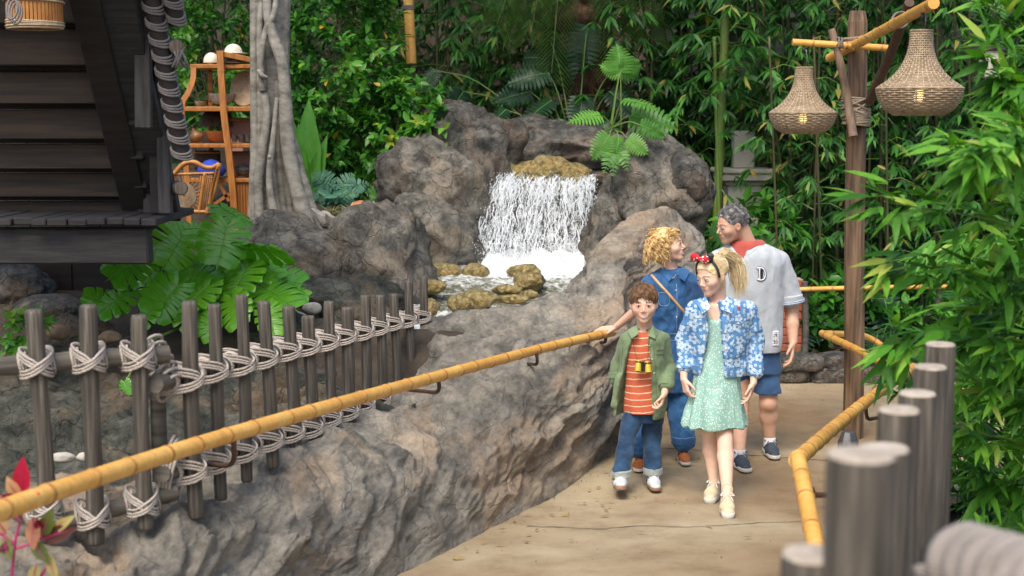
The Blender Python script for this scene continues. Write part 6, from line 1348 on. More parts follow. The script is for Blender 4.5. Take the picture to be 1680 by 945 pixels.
CM = {'green': cloth('sage_green_cotton', (.15, .215, .115), (.22, .29, .16)), 'denim': cloth('mid_blue_denim', (.015, .065, .17), (.05, .15, .33), 11, fb=.5), 'jeans': cloth('dark_blue_jeans', (.010, .028, .065), (.035, .085, .165), 9), 'cuff': cloth('pale_denim_cuff', (.28, .31, .30), (.36, .39, .37)),
 'jersey': cloth('heather_grey_jersey', (.45, .485, .515), (.51, .545, .575), 30), 'redtee': cloth('brick_red_tee', (.42, .08, .06), (.48, .11, .085)), 'shorts': cloth('navy_blue_shorts', (.035, .085, .19), (.05, .115, .24)), 'white': cloth('white_cotton', (.72, .73, .76), (.8, .8, .82)), 'paleblue': cloth('pale_blue_trim', (.50, .60, .78), (.6, .68, .82)),
 'suede': simple('brown_suede', (.38, .12, .03), (.26, .075, .02), 20, .8, .2), 'navyshoe': simple('slate_blue_canvas', (.045, .06, .085), (.03, .042, .06), 20, .7, .2), 'creamshoe': simple('cream_canvas', (.66, .55, .36), (.56, .46, .30), 20, .75, .2), 'greyshoe': simple('grey_suede_shoe', (.46, .51, .54), (.60, .63, .65), 20, .7, .2),
 'sole': simple('white_rubber', (.72, .70, .64), (.6, .58, .52), 12, .55), 'gum': simple('gum_rubber', (.24, .15, .095), (.32, .2, .13), 12, .6), 'lace': simple('white_lace', (.78, .77, .73), rough=.8), 'lacebrown': simple('leather_lace', (.45, .20, .05), rough=.7), 'strap': simple('tan_leather_strap', (.58, .36, .17), (.5, .3, .14), 9, .5), 'yellow': simple('yellow_plastic', (.55, .42, .03), (.48, .35, .02), 9, .35), 'blackp': simple('black_plastic', (.02, .02, .022), rough=.4), 'lens': simple('dark_lens', (.03, .04, .05), rough=.1),
 'sequin': simple('black_sequins', (.012, .012, .014), (.14, .14, .16), 160, .3, .5, lo=.5, hi=.7), 'lip': simple('pink_lip', (.60, .27, .22), rough=.4), 'lipr': simple('rose_lip', (.58, .20, .18), rough=.35), 'mouth': simple('inner_mouth', (.30, .09, .08), rough=.5), 'teeth': simple('teeth', (.78, .76, .70), rough=.3), 'eyew': simple('eye_white', (.50, .46, .43), rough=.2), 'iris': simple('dark_iris', (.035, .03, .03), rough=.1), 'browd': simple('brown_brow', (.15, .085, .05), rough=.8), 'browg': simple('grey_brow', (.08, .07, .06), rough=.8), 'browb': simple('fair_brow', (.40, .25, .13), rough=.8), 'chain': simple('gold_chain', (.7, .45, .15), rough=.3, metal=.8), 'button': simple('pale_metal_button', (.7, .68, .62), rough=.35), 'seam': simple('dark_seam', (.05, .09, .18), rough=.8), 'seamg': simple('green_seam', (.13, .18, .085), rough=.8), 'inner': simple('jersey_outline_black', (.02, .02, .025), rough=.8), 'elastic': simple('black_elastic', (.015, .015, .017), rough=.7), 'seamlight': simple('pale_stitch', (.30, .42, .58), rough=.8)}
# patterned cloths
def striped():
    m, t, b = nodes('orange_striped_jersey'); tc = t.nodes.new('ShaderNodeTexCoord'); sp = N(t, 'ShaderNodeSeparateXYZ', {0: tc.outputs['Object']}); n = noise_tex(t, 7, 2, .5, tc.outputs['Object'])
    a = N(t, 'ShaderNodeMath', {0: n, 1: .030, 2: sp.outputs[2]}, operation='MULTIPLY_ADD'); a2 = N(t, 'ShaderNodeMath', {0: sp.outputs[0], 1: -.10, 2: a.outputs[0]}, operation='MULTIPLY_ADD'); d = N(t, 'ShaderNodeMath', {0: a2.outputs[0], 1: 1/.0425}, operation='MULTIPLY'); f = N(t, 'ShaderNodeMath', {0: d.outputs[0]}, operation='FRACT'); g = N(t, 'ShaderNodeMath', {0: f.outputs[0], 1: .15}, operation='LESS_THAN')
    c = mix(t, g.outputs[0], (.52, .11, .045), (.72, .52, .36)); c = mix(t, .4, c, ramp(t, noise_tex(t, 200, 2, .5, tc.outputs['Object']), [(.3, (.7,)*3), (.7, (1.15,)*3)]), 'MULTIPLY'); t.links.new(c, b.inputs['Base Color']); b.inputs['Roughness'].default_value = .85; return m
CM['striped'] = striped()
def flowers():
    m, t, b = nodes('flower_print_denim'); tc = t.nodes.new('ShaderNodeTexCoord'); mp = N(t, 'ShaderNodeMapping', {0: tc.outputs['Object']}); mp.inputs['Scale'].default_value = (1, .03, 1)
    def layer(scale, off, pet, rad, cen):
        m2 = N(t, 'ShaderNodeMapping', {0: mp.outputs[0]}); m2.inputs['Location'].default_value = off; m2.inputs['Scale'].default_value = (scale, scale, scale)
        vo = N(t, 'ShaderNodeTexVoronoi', {'Vector': m2.outputs[0], 'Scale': 1.0, 'Randomness': .55}, voronoi_dimensions='3D'); df = N(t, 'ShaderNodeVectorMath', {0: m2.outputs[0], 1: vo.outputs['Position']}, operation='SUBTRACT'); s = N(t, 'ShaderNodeSeparateXYZ', {0: df.outputs[0]})
        an = N(t, 'ShaderNodeMath', {0: s.outputs[2], 1: s.outputs[0]}, operation='ARCTAN2'); r2 = N(t, 'ShaderNodeMath', {0: s.outputs[0], 1: s.outputs[0]}, operation='MULTIPLY'); r3 = N(t, 'ShaderNodeMath', {0: s.outputs[2], 1: s.outputs[2], 2: r2.outputs[0]}, operation='MULTIPLY_ADD'); rr = N(t, 'ShaderNodeMath', {0: r3.outputs[0]}, operation='SQRT')
        ap = N(t, 'ShaderNodeMath', {0: an.outputs[0], 1: pet/2}, operation='MULTIPLY'); cs = N(t, 'ShaderNodeMath', {0: ap.outputs[0]}, operation='COSINE'); ab = N(t, 'ShaderNodeMath', {0: cs.outputs[0]}, operation='ABSOLUTE'); R_ = N(t, 'ShaderNodeMath', {0: ab.outputs[0], 1: rad*.42, 2: rad*.64}, operation='MULTIPLY_ADD')
        ins = N(t, 'ShaderNodeMath', {0: rr.outputs[0], 1: R_.outputs[0]}, operation='LESS_THAN'); ce = N(t, 'ShaderNodeMath', {0: rr.outputs[0], 1: cen}, operation='GREATER_THAN'); return N(t, 'ShaderNodeMath', {0: ins.outputs[0], 1: ce.outputs[0]}, operation='MULTIPLY').outputs[0]
    a = layer(14, (0, 0, 0), 5, .37, .11); c_ = layer(27, (3.3, 1.7, .4), 5, .25, .075); mx = N(t, 'ShaderNodeMath', {0: a, 1: c_}, operation='MAXIMUM')
    base = ramp(t, noise_tex(t, 8, 4, .6, tc.outputs['Object']), [(.3, (.06, .19, .42)), (.7, (.14, .32, .58))]); c = mix(t, mx.outputs[0], base, (.50, .63, .74)); c = mix(t, .4, c, ramp(t, noise_tex(t, 220, 2, .5, tc.outputs['Object']), [(.3, (.7,)*3), (.7, (1.15,)*3)]), 'MULTIPLY')
    t.links.new(c, b.inputs['Base Color']); b.inputs['Roughness'].default_value = .85; return m
CM['flowers'] = flowers()
def specks(name, base, base2, sp, scale, r, dims=(1, 1, 1)):
    m, t, b = nodes(name); v = coords(t, dims); vo = N(t, 'ShaderNodeTexVoronoi', {'Vector': v, 'Scale': scale, 'Randomness': .9}); g = N(t, 'ShaderNodeMath', {0: vo.outputs['Distance'], 1: r}, operation='LESS_THAN'); bb = ramp(t, noise_tex(t, 7, 3, .6, v), [(.35, base), (.65, base2)]); t.links.new(mix(t, g.outputs[0], bb, sp), b.inputs['Base Color']); b.inputs['Roughness'].default_value = .8; return m
CM['mint'] = specks('mint_sprigged_cotton', (.25, .46, .39), (.32, .54, .46), (.72, .80, .74), 85, .30, (1.3, 1, .8)); CM['bow'] = specks('red_white_spotted_satin', (.50, .015, .02), (.6, .02, .03), (.8, .78, .76), 55, .34)
# ---- builders
def Rm(fwd, tilt=(0, 0, 1)):
    f = unit(fwd); x = unit(np.cross(f, tilt)); z = np.cross(x, f); return np.stack([x, f, z], 1)     # columns: person's right, forward, up
def head_sdf(S, c, H, Rr, smile=0., nose=1., jaw=1., fw=1.):
    T = lambda *p: c+Rr@(np.array(p)*H)
    S.ell(T(0, -.10, .13), np.array([.335, .43, .37])*H, Rr, .0); S.ell(T(0, .08, -.06), np.array([.305*fw, .30, .36])*H, Rr, .06*H)
    S.rc(T(0, .03, -.24), T(0, .235, -.36), .225*H*jaw, .135*H, .07*H); S.ell(T(0, .285, -.405), np.array([.085, .075, .075])*H, Rr, .05*H)
    for s in (-1, 1):
        S.ell(T(.165*s, .215, -.11), np.array([.12, .12, .11])*H, Rr, .07*H); S.rc(T(.20*s, -.02, -.16), T(.12*s, .16, -.36), .075*H, .06*H, .07*H)
        S.ell(T(.14*s, .395, .02), np.array([.08, .038, .045])*H, Rr, .05*H, 'sub'); S.ell(T(.135*s, .318, .012), np.array([.074, .058, .05])*H, Rr, .025*H)
        S.rc(T(.05*s, .345, .088), T(.20*s, .27, .085), .028*H, .024*H, .05*H)
        S.ell(T(.345*s, -.03, -.03), np.array([.035, .085, .125])*H, Rr@np.array([[math.cos(.35*s), -math.sin(.35*s), 0], [math.sin(.35*s), math.cos(.35*s), 0], [0, 0, 1]]), .015*H)
        S.ell(T(.375*s, -.01, -.02), np.array([.02, .04, .07])*H, Rr, .012*H, 'sub'); S.ell(T(.045*s, .385, -.145), np.array([.03, .035, .026])*H, Rr, .025*H)
    S.rc(T(0, .345, .05), T(0, .435*nose+.005, -.105), .022*H, .038*H, .035*H)
    S.ell(T(0, .325, -.245), np.array([.12, .055, .08])*H, Rr, .06*H)
def head_parts(root, c, H, Rr, lips='lip', brow='browd', smile=.02, openm=False, look=(0, 0), lidded=.0):
    T = lambda *p: c+Rr@(np.array(p)*H)
    for s in (-1, 1):
        mb = MB(); bm = bmesh.new(); bmesh.ops.create_uvsphere(bm, u_segments=14, v_segments=10, radius=1); V = np.array([v.co[:] for v in bm.verts]); Fq = [tuple(v.index for v in f.verts) for f in bm.faces]; bm.free()
        ec = T(.135*s, .324, .012); mb.add((V*np.array([.062, .062, .029-.010*lidded])*H)@Rr.T+ec, Fq); e = mb.build('eye', CM['eyew'], root, smooth=True)
        mb = MB(); ic = T(.135*s+look[0], .358, .012+look[1]); mb.add((V*np.array([.032, .034, .029-.008*lidded])*H)@Rr.T+ic, Fq); mb.build('iris', CM['iris'], e, smooth=True)
        mb = MB(); mb.tube(cr([T(.075*s, .372, .030), T(.135*s, .386, .047), T(.200*s, .335, .028)], 8), .0055*H, 5); mb.build('upper_lid', CM['browd'], root, smooth=True)
        mb = MB(); mb.tube(cr([T(.065*s, .368, .108), T(.135*s, .368, .128), T(.22*s, .300, .105)], 8), np.linspace(.012, .006, 8)*H, 6); mb.build('eyebrow', CM[brow], root, smooth=True)
    zc = -.262
    up = cr([T(-.125, .318, zc+smile), T(-.06, .372, zc+.016), T(0, .386, zc+.010), T(.06, .372, zc+.016), T(.125, .318, zc+smile)], 13); lo = cr([T(-.125, .318, zc+smile), T(-.06, .368, zc-.014-.040*openm), T(0, .380, zc-.024-.050*openm), T(.06, .368, zc-.014-.040*openm), T(.125, .318, zc+smile)], 13)
    pr = np.sin(np.linspace(.25, 2.9, 13))
    mb = MB(); mb.tube(up, pr*.0105*H, 6); mb.build('upper_lip', CM[lips], root, smooth=True); mb = MB(); mb.tube(lo, pr*.0135*H, 6); mb.build('lower_lip', CM[lips], root, smooth=True)
    if openm:
        fw_ = Rr@np.array([0, .0022, 0]); tp = up[1:-1]+fw_*.6; bt = lo[1:-1]+fw_*.6; mdl = tp*.42+bt*.58+fw_*.3; k = len(tp)
        for nm, mt, a_, b_ in (('teeth', 'teeth', tp, mdl), ('lower_mouth', 'mouth', mdl, bt)):
            V = np.concatenate([a_, b_, a_-fw_*2, b_-fw_*2]); link(nm, mesh_np(nm, V, [(i, i+1, k+i+1, k+i) for i in range(k-1)]+[(2*k+i, 3*k+i, 3*k+i+1, 2*k+i+1) for i in range(k-1)]), CM[mt], root)
def hand_sdf(S, w, d, pn, ts, s=1.0, curl=(.5, .6, .4), thumb=.5, spread=.12):
    d = unit(d); ts = unit(np.asarray(ts, float)-d*np.dot(ts, d)); pn = np.asarray(pn, float); pn = unit(pn-d*np.dot(pn, d)-ts*np.dot(pn, ts)); offs = [.030, .010, -.010, -.028]; ln = [.92, 1.0, .93, .74]; mc = [.088, .090, .085, .078]
    for i in range(4):
        k = w+(d*mc[i]+ts*offs[i])*s; S.rc(w+ts*offs[i]*.55*s+d*.01*s, k, .0135*s, .0115*s, .012*s, sq=(pn, 1.15)); dd = unit(d+ts*offs[i]/.03*spread); p = k; ang = 0
        for j, (sl, r0, r1) in enumerate(((.042, .0096, .0086), (.026, .0086, .0078), (.021, .0078, .0064))):
            ang += curl[j]*(1+.22*i); v = dd*math.cos(ang)+pn*math.sin(ang); q = p+v*sl*ln[i]*s; S.rc(p, q, r0*s, r1*s, .003*s); p = q
    S.ell(w+(d*.03+ts*.018+pn*.008)*s, np.array([.02, .02, .016])*s, None, .01*s)
    t0 = w+(d*.022+ts*.026+pn*.004)*s; t1 = t0+unit(d*.75+ts*.75+pn*thumb*.6)*.034*s; t2 = t1+unit(d*.95+ts*.30+pn*thumb)*.028*s; t3 = t2+unit(d*1.0+ts*.05+pn*thumb)*.022*s
    S.rc(t0, t1, .0125*s, .0105*s, .010*s); S.rc(t1, t2, .0102*s, .0092*s, .003*s); S.rc(t2, t3, .0092*s, .0072*s, .002*s)
def limb(S, pts, rad, k=.015):
    for i in range(len(pts)-1): S.rc(pts[i], pts[i+1], rad[i], rad[i+1], k)
def sec(x0, x1, py, Y, hd, dy=0.):
    a, b = P(x0, py, Y), P(x1, py, Y); return (a[2], (a[0]+b[0])/2, Y+dy, (b[0]-a[0])/2, hd)
def wr(amp, sc=7., st=(1, 1, 1), seed=0., fine=.25):
    def f(V, n):
        q = V*np.array(st)*sc+seed; w_ = .5*fbm(q*.35+5, 2)
        return amp*(ridged(q+w_[:, None], 2, gain=.45)*.55+.3*fbm(q*.5, 2)+fine*fbm(q*2.4, 2))-amp*.35
    return f
def garment(S, name, m, root, disp=None, smooth=1, child_of=None):
    V, Q = S.mesh(disp, smooth); return link(name, mesh_np(name, V, Q), m, root)
def bvh(o):
    off = Vector((0, 0, 0)); b = o
    while b: off += b.location; b = b.parent
    me = o.data; return BVHTree.FromPolygons([v.co+off for v in me.vertices], [tuple(p.vertices) for p in me.polygons])
def decal(root, name, m, obj, strokes, w_, lift=.002, closed=False, n=4):
    """thin raised cord or print laid on the cloth surface along photo-pixel polylines"""
    tree = bvh(obj); mb = MB(); ok = 0
    for st in strokes:
        pts = cr(st, max(6, int(len(st)*n))) if len(st) > 2 else np.linspace(st[0], st[1], 8); out = []
        for x, y in pts:
            d = _f+(x-840)/F*_r+(472.5-y)/F*_u; d /= np.linalg.norm(d); h = tree.ray_cast(Vector(CP), Vector(d))
            if h[0] is not None: out.append(np.array(h[0])-d*lift)
        if len(out) > 2: mb.tube(out, w_, 5, True); ok = 1
    if ok: return mb.build(name, M.get(m) or CM[m], root, smooth=True)
def dots(root, name, m, obj, pts, r, n=10):
    tree = bvh(obj)
    for x, y in pts:
        d = _f+(x-840)/F*_r+(472.5-y)/F*_u; d /= np.linalg.norm(d); h = tree.ray_cast(Vector(CP), Vector(d))
        if h[0] is not None: mb = MB(); mb.lathe(np.array(h[0])-d*.001, [(r, 0), (r, .003), (r*.6, .0045)], n, axis=-d); mb.build(name, CM[m], root)
def shoe(root, ank, fdir, upv, L, up_m, sole_m, lace_m, wd=.048, top=.05, sole_t=.016, toe_m=None):
    """ank: ankle joint; the sole is built below it along fdir"""
    f = unit(fdir); u = unit(np.asarray(upv, float)-f*np.dot(upv, f)); s = np.cross(f, u); heel = np.asarray(ank)-u*(.075*L/.28)-f*.045*L/.28; B = lambda a, b_, c: heel+(f*a+s*b_+u*c)*L/.28
    lo = np.minimum(heel, B(.26, 0, 0))-.12; hi = np.maximum(heel, B(.26, 0, 0))+.16; S = Sdf(lo, hi, .0036)
    S.rc(B(.0, 0, .022), B(.13, .003, .020), .036*L/.28, .043*L/.28, .02, sq=(u, 1.2)); S.rc(B(.13, .003, .020), B(.200, 0, .012), .043*L/.28, .036*L/.28, .02, sq=(u, 1.45)); S.rc(B(.03, 0, .045), B(.12, 0, .034), .034*L/.28, .030*L/.28, .02); S.rc(B(.012, 0, .03), B(.022, 0, top+.025), .034*L/.28, .036*L/.28, .012)
    Rr = np.stack([s, f, u], 1); S.cut(B(0, 0, 0), -u); S.ell(np.asarray(ank)+u*.03, np.array([.032, .034, .05])*L/.28, Rr, .004, 'sub'); o = garment(S, 'shoe', CM[up_m], root)
    S = Sdf(lo, hi, .0036); S.rc(B(-.002, 0, .0), B(.10, .002, 0), .040*L/.28, .046*L/.28, .0); S.rc(B(.10, .002, .0), B(.198, 0, .0), .046*L/.28, .041*L/.28, .01); S.cut(B(0, 0, .014*1), u); S.cut(B(0, 0, -sole_t+.004), -u); garment(S, 'sole', CM[sole_m], o, smooth=1)
    mb = MB()
    for i in range(5):
        a = .065+.022*i; h = .076-.010*i; mb.tube(cr([B(a, -.022, h-.016), B(a+.006, 0, h+.002), B(a+.012, .022, h-.014)], 8), .0032, 5)
    for sg in (-1, 1): mb.tube(cr([B(.06, 0, .080), B(.052, .022*sg, .092), B(.07, .042*sg, .078), B(.062, .012*sg, .080)], 12), .003, 5); mb.tube(cr([B(.06, 0, .082), B(.085, .02*sg, .074), B(.11, .035*sg, .054)], 8), .0028, 5)
    mb.build('laces', CM[lace_m], o, smooth=True); return o
def ankle(px, py, L, sole_t=.016, lift=0.):
    Yc = 9.0
    for _ in range(30):
        z = float(hp(Yc))+.010+.075*L/.28+sole_t+lift; p = P(px, py, Yc); Yc += (p[2]-z)*3.2
    return P(px, py, Yc)
def strands(S_c, S_r, Rr, starts, comb, n_step, step, r, lift, mb, jit=.15, seed=0, sides=4):
    q = np.random.RandomState(seed)
    for k, u in enumerate(starts):
        u = unit(u); p = u.copy(); pts = []; j = q.normal(size=3)*jit; lf = lift*(1+.5*q.normal())
        for i in range(n_step):
            l = 1+lf*math.sin(min(1, (i+.5)/n_step)*2.2); pts.append(S_c+Rr@(p*S_r*l)); c = comb(p); c = c+j; c = c-p*np.dot(c, p); p = unit(p+unit(c)*step)
        rr = r*np.sin(np.linspace(.6, 2.95, n_step)); mb.tube(pts, rr, sides, False)
# =============================================================== BOY
def build_boy():
    Y0 = 8.95; root = empty('person', (*P(1045, 800, Y0)[:2], 0), 'smiling boy in an open green shirt over an orange striped tee and blue jeans', 'person', 'family walking down the path')
    hc = P(1056, 499, Y0-.03); H = .232; Rr = Rm((-.10, -1, -.06), (-.03, 0, 1)); S = Sdf(P(985, 840, Y0)-[.0, .55, .05], P(1110, 455, Y0)+[.0, .3, .05], .0045); head_sdf(S, hc, H, Rr, fw=1.08, nose=.97)
    nk = P(1058, 541, Y0+.02); S.rc(hc+Rr@np.array([0, -.02, -.07]), nk, .047, .05, .02); chest = P(1057, 590, Y0+.02); S.loft([sec(1042, 1073, 541, Y0, .04), sec(1030, 1084, 556, Y0, .07), sec(1032, 1080, 600, Y0, .08), sec(1034, 1078, 650, Y0, .08)], k=.02)
    sL, sR = P(1029, 556, Y0+.02), P(1086, 556, Y0+.02); eL, wL = P(1014, 604, Y0+.10), P(1016, 640, Y0+.20); eR, wR = P(1098, 605, Y0+.04), P(1090, 646, Y0-.16)
    limb(S, [sL, eL, wL], [.04, .032, .022]); limb(S, [sR, eR, wR], [.04, .032, .0215]); hand_sdf(S, wR, P(1083, 674, Y0-.18)-wR, (-1, .2, 0), (-.3, -1, 0), .82, (.55, .8, .5), .6, .05); hand_sdf(S, wL, (.1, -.2, -1), (1, 0, 0), (0, -1, 0), .78, (.3, .5, .3), .4)
    aL, aR = ankle(1020, 779, .25, .022, .02), ankle(1071, 775, .25, .018); kL, kR = P(1031, 712, Y0-.10), P(1069, 714, Y0+.02); limb(S, [P(1048, 660, Y0), kL, aL], [.045, .042, .033]); limb(S, [P(1066, 660, Y0), kR, aR], [.045, .042, .033])
    V, Q = S.mesh(None, 1); link('body', mesh_np('body', V, Q), SK['boy'], root); head_parts(root, hc, H, Rr, 'lip', 'browd', .022, True, (0, .0))
    # tee
    S = Sdf(P(1008, 690, Y0)-[.02, .2, 0], P(1105, 530, Y0)+[.02, .2, .02], .005); S.loft([sec(1040, 1076, 541, Y0, .062), sec(1029, 1086, 553, Y0, .085), sec(1027, 1086, 580, Y0, .10), sec(1027, 1085, 620, Y0, .105), sec(1024, 1086, 650, Y0, .125), sec(1022, 1087, 674, Y0, .135)]); S.ell(P(1057, 533, Y0-.02), .058, None, .006, 'sub'); tee = garment(S, 'striped_tee', CM['striped'], root, wr(.010, 6, (1, 1, .45), 3))
    # jeans
    S = Sdf(P(1000, 805, Y0)-[.02, .45, .0], P(1100, 650, Y0)+[.02, .3, 0], .005); S.loft([sec(1029, 1084, 655, Y0, .10), sec(1028, 1087, 690, Y0, .10)], k=.03); limb(S, [P(1042, 672, Y0), kL+[0, .0, .01], aL+[-.004, 0, .03]], [.072, .057, .053], .015); limb(S, [P(1072, 672, Y0), kR, aR+[0, 0, .02]], [.073, .060, .057], .015); S.cut(aL+[0, 0, -.0], (0, .25, -1)) if 0 else None
    S.ell(aL-[0, .01, .05], (.1, .1, .055), None, .0, 'sub'); S.ell(aR-[0, .01, .05], (.1, .1, .055), None, .0, 'sub'); j = garment(S, 'jeans', CM['jeans'], root, wr(.010, 7, (1, 1, 1.2), 9, .3))
    for a in (aL+[0, 0, .006], aR+[0, 0, .006]): S = Sdf(a-.12, a+.12, .004); S.rc(a+[0, 0, -.014], a+[0, 0, .022], .063, .062, 0); S.cut(a+[0, 0, .028], (0, 0, 1)); S.cut(a-[0, 0, .018], (0, 0, -1)); S.rc(a+[0, 0, -.06], a+[0, 0, .0], .055, .055, 0, 'sub'); garment(S, 'jeans_cuff', CM['cuff'], root, wr(.006, 12, seed=4))
    # open overshirt
    S = Sdf(P(990, 700, Y0)-[.03, .22, 0], P(1112, 528, Y0)+[.03, .22, .02], .005)
    S.loft([sec(1040, 1075, 538, Y0, .068), sec(1027, 1088, 549, Y0, .10), sec(1020, 1093, 565, Y0, .115), sec(1018, 1092, 600, Y0, .125), sec(1013, 1092, 640, Y0, .13), sec(1008, 1093, 664, Y0, .13), sec(1006, 1090, 682, Y0, .125)])
    S.rc(P(1080, 640, Y0-.07), P(1075, 684, Y0-.08), .030, .020, .02); S.rc(P(1017, 620, Y0-.04), P(1007, 664, Y0-.03), .03, .02, .02)
    for p0, p1, r0, r1 in [((1057, 528), (1050, 560), .045, .058), ((1050, 560), (1047, 600), .058, .088), ((1047, 600), (1041, 650), .088, .105), ((1041, 650), (1040, 720), .105, .135)]:
        S.rc(P(*p0, Y0-.12), P(*p1, Y0-.12), r0, r1, .004, 'sub', sq=((0, 1, 0), .55))
    S.ell(P(1058, 528, Y0), .052, None, .004, 'sub')
    limb(S, [P(1030, 557, Y0+.01), eL, P(1011, 622, Y0+.08)], [.052, .046, .045], .02); limb(S, [P(1085, 557, Y0+.01), eR, P(1094, 632, Y0-.11)], [.052, .046, .046], .02)
    o = garment(S, 'green_overshirt', CM['green'], root, wr(.013, 7.5, (1, 1, .8), 1, .3))
    for a, b_ in ((P(1011, 610, Y0+.085), P(1011, 621, Y0+.08)), (P(1095, 620, Y0-.07), P(1092, 636, Y0-.12))): S = Sdf(np.minimum(a, b_)-.09, np.maximum(a, b_)+.09, .004); S.rc(a, b_, .050, .050, 0); S.cut(b_, unit(b_-a)); S.cut(a, unit(a-b_)); garment(S, 'rolled_cuff', CM['green'], root, wr(.004, 12))
    for x0, y0, x1, y1, x2, y2, x3, y3 in ((1044, 533, 1030, 541, 1036, 556, 1048, 547), (1071, 533, 1080, 545, 1075, 556, 1063, 551)):  # collar wings
        mb = MB(); V = [P(x0, y0, Y0-.07), P(x1, y1, Y0-.06), P(x2, y2, Y0-.125), P(x3, y3, Y0-.115)]; V += [v+np.array([0, .012, -.002]) for v in V]; mb.add(V, [(0, 1, 2, 3), (7, 6, 5, 4), (0, 4, 5, 1), (1, 5, 6, 2), (2, 6, 7, 3), (3, 7, 4, 0)]); mb.build('collar', CM['green'], root)
    decal(root, 'placket_seam', 'seamg', o, [[(1071, 560), (1075, 600), (1077, 640), (1078, 676)]], .0016); decal(root, 'pocket_seam', 'seamg', o, [[(1076, 575), (1089, 574)], [(1076, 582), (1089, 581)], [(1022, 565), (1019, 600), (1015, 640)]], .0015); dots(root, 'button', 'button', o, [(1065, 567), (1070, 589), (1073, 612)], .0048)
    shoe(root, aL+[-.008, .0, 0], (-.06, -.95, .20), (0, .2, 1), .26, 'greyshoe', 'gum', 'lace', sole_t=.022); shoe(root, aR, (.04, -1, 0), (0, 0, 1), .25, 'greyshoe', 'gum', 'lace', sole_t=.018)
    # hair
    mb = MB(); S = Sdf(hc-.2, hc+.2, .004); T = lambda *p: hc+Rr@(np.array(p)*H); S.ell(T(0, -.10, .17), np.array([.375, .47, .39])*H, Rr, 0); S.ell(T(0, .40, -.10), np.array([.33, .36, .36])*H, Rr, .02*H, 'sub'); S.ell(T(0, .1, -.5), np.array([.5, .5, .42])*H, Rr, .03*H, 'sub'); V, Q = S.mesh(wr(.003, 22, seed=3), 1); mb.add(V, Q)
    q = np.random.RandomState(3); st = q.normal(size=(1000, 3)); st[:, 2] = np.abs(st[:, 2])+.05; st = st[(st[:, 1] < st[:, 2]*1.0+.5)]
    comb = lambda p: np.array([-.75-.4*(p[0] > .35)*-2.2, .55+.5*(p[2] > .5), -.55]) ; strands(T(0, -.10, .17), np.array([.37, .465, .385])*H, Rr, st, comb, 9, .085, .0028, .04, mb, .25, 1, 3)
    mb.build('hair', HM['boy'], root, smooth=True)
    # binoculars: their own thing
    bc = P(1055, 601, Y0-.155); b_ = empty('binoculars', bc, 'yellow and black toy binoculars hanging from a cord on the boy\'s chest', 'binoculars')
    for sx in (-1, 1):
        tl = .03*sx; c = bc+np.array([sx*.030, 0, .004*sx*-1]); ax = unit((sx*.10, -.35, -1)); mb = MB(); mb.lathe(c-ax*.036, [(.015, 0), (.017, .006), (.0165, .02), (.020, .035), (.021, .062), (.0215, .072), (.018, .073)], 16, axis=ax); autosmooth(mb.build('barrel', CM['yellow'], b_, smooth=True)); mb = MB(); mb.lathe(c-ax*.036, [(.0178, .010), (.0185, .012), (.0185, .017), (.0172, .019)], 16, axis=ax, close=False); mb.build('band', CM['blackp'], b_); mb = MB(); mb.lathe(c+ax*.0375, [(.017, 0), (.001, .001)], 14, axis=ax); mb.build('lens', CM['lens'], b_)
    mb = MB(); mb.box(bc+[0, -.004, -.002], (.026, .026, .056), bev=.006); mb.build('hinge', CM['blackp'], b_); mb = MB(); mb.lathe(bc+[0, -.012, .012], [(.008, 0), (.008, .02)], 10); mb.build('focus_knob', CM['blackp'], b_)
    mb = MB(); mb.tube(cr([bc+[-.03, .0, .035], P(1041, 575, Y0-.122), P(1039, 551, Y0-.10), P(1041, 538, Y0-.02)], 20), .0016, 5); mb.tube(cr([bc+[.03, 0, .035], P(1064, 565, Y0-.125), P(1067, 545, Y0-.09), P(1071, 537, Y0-.02)], 20), .0016, 5); mb.build('neck_cord', CM['blackp'], b_)
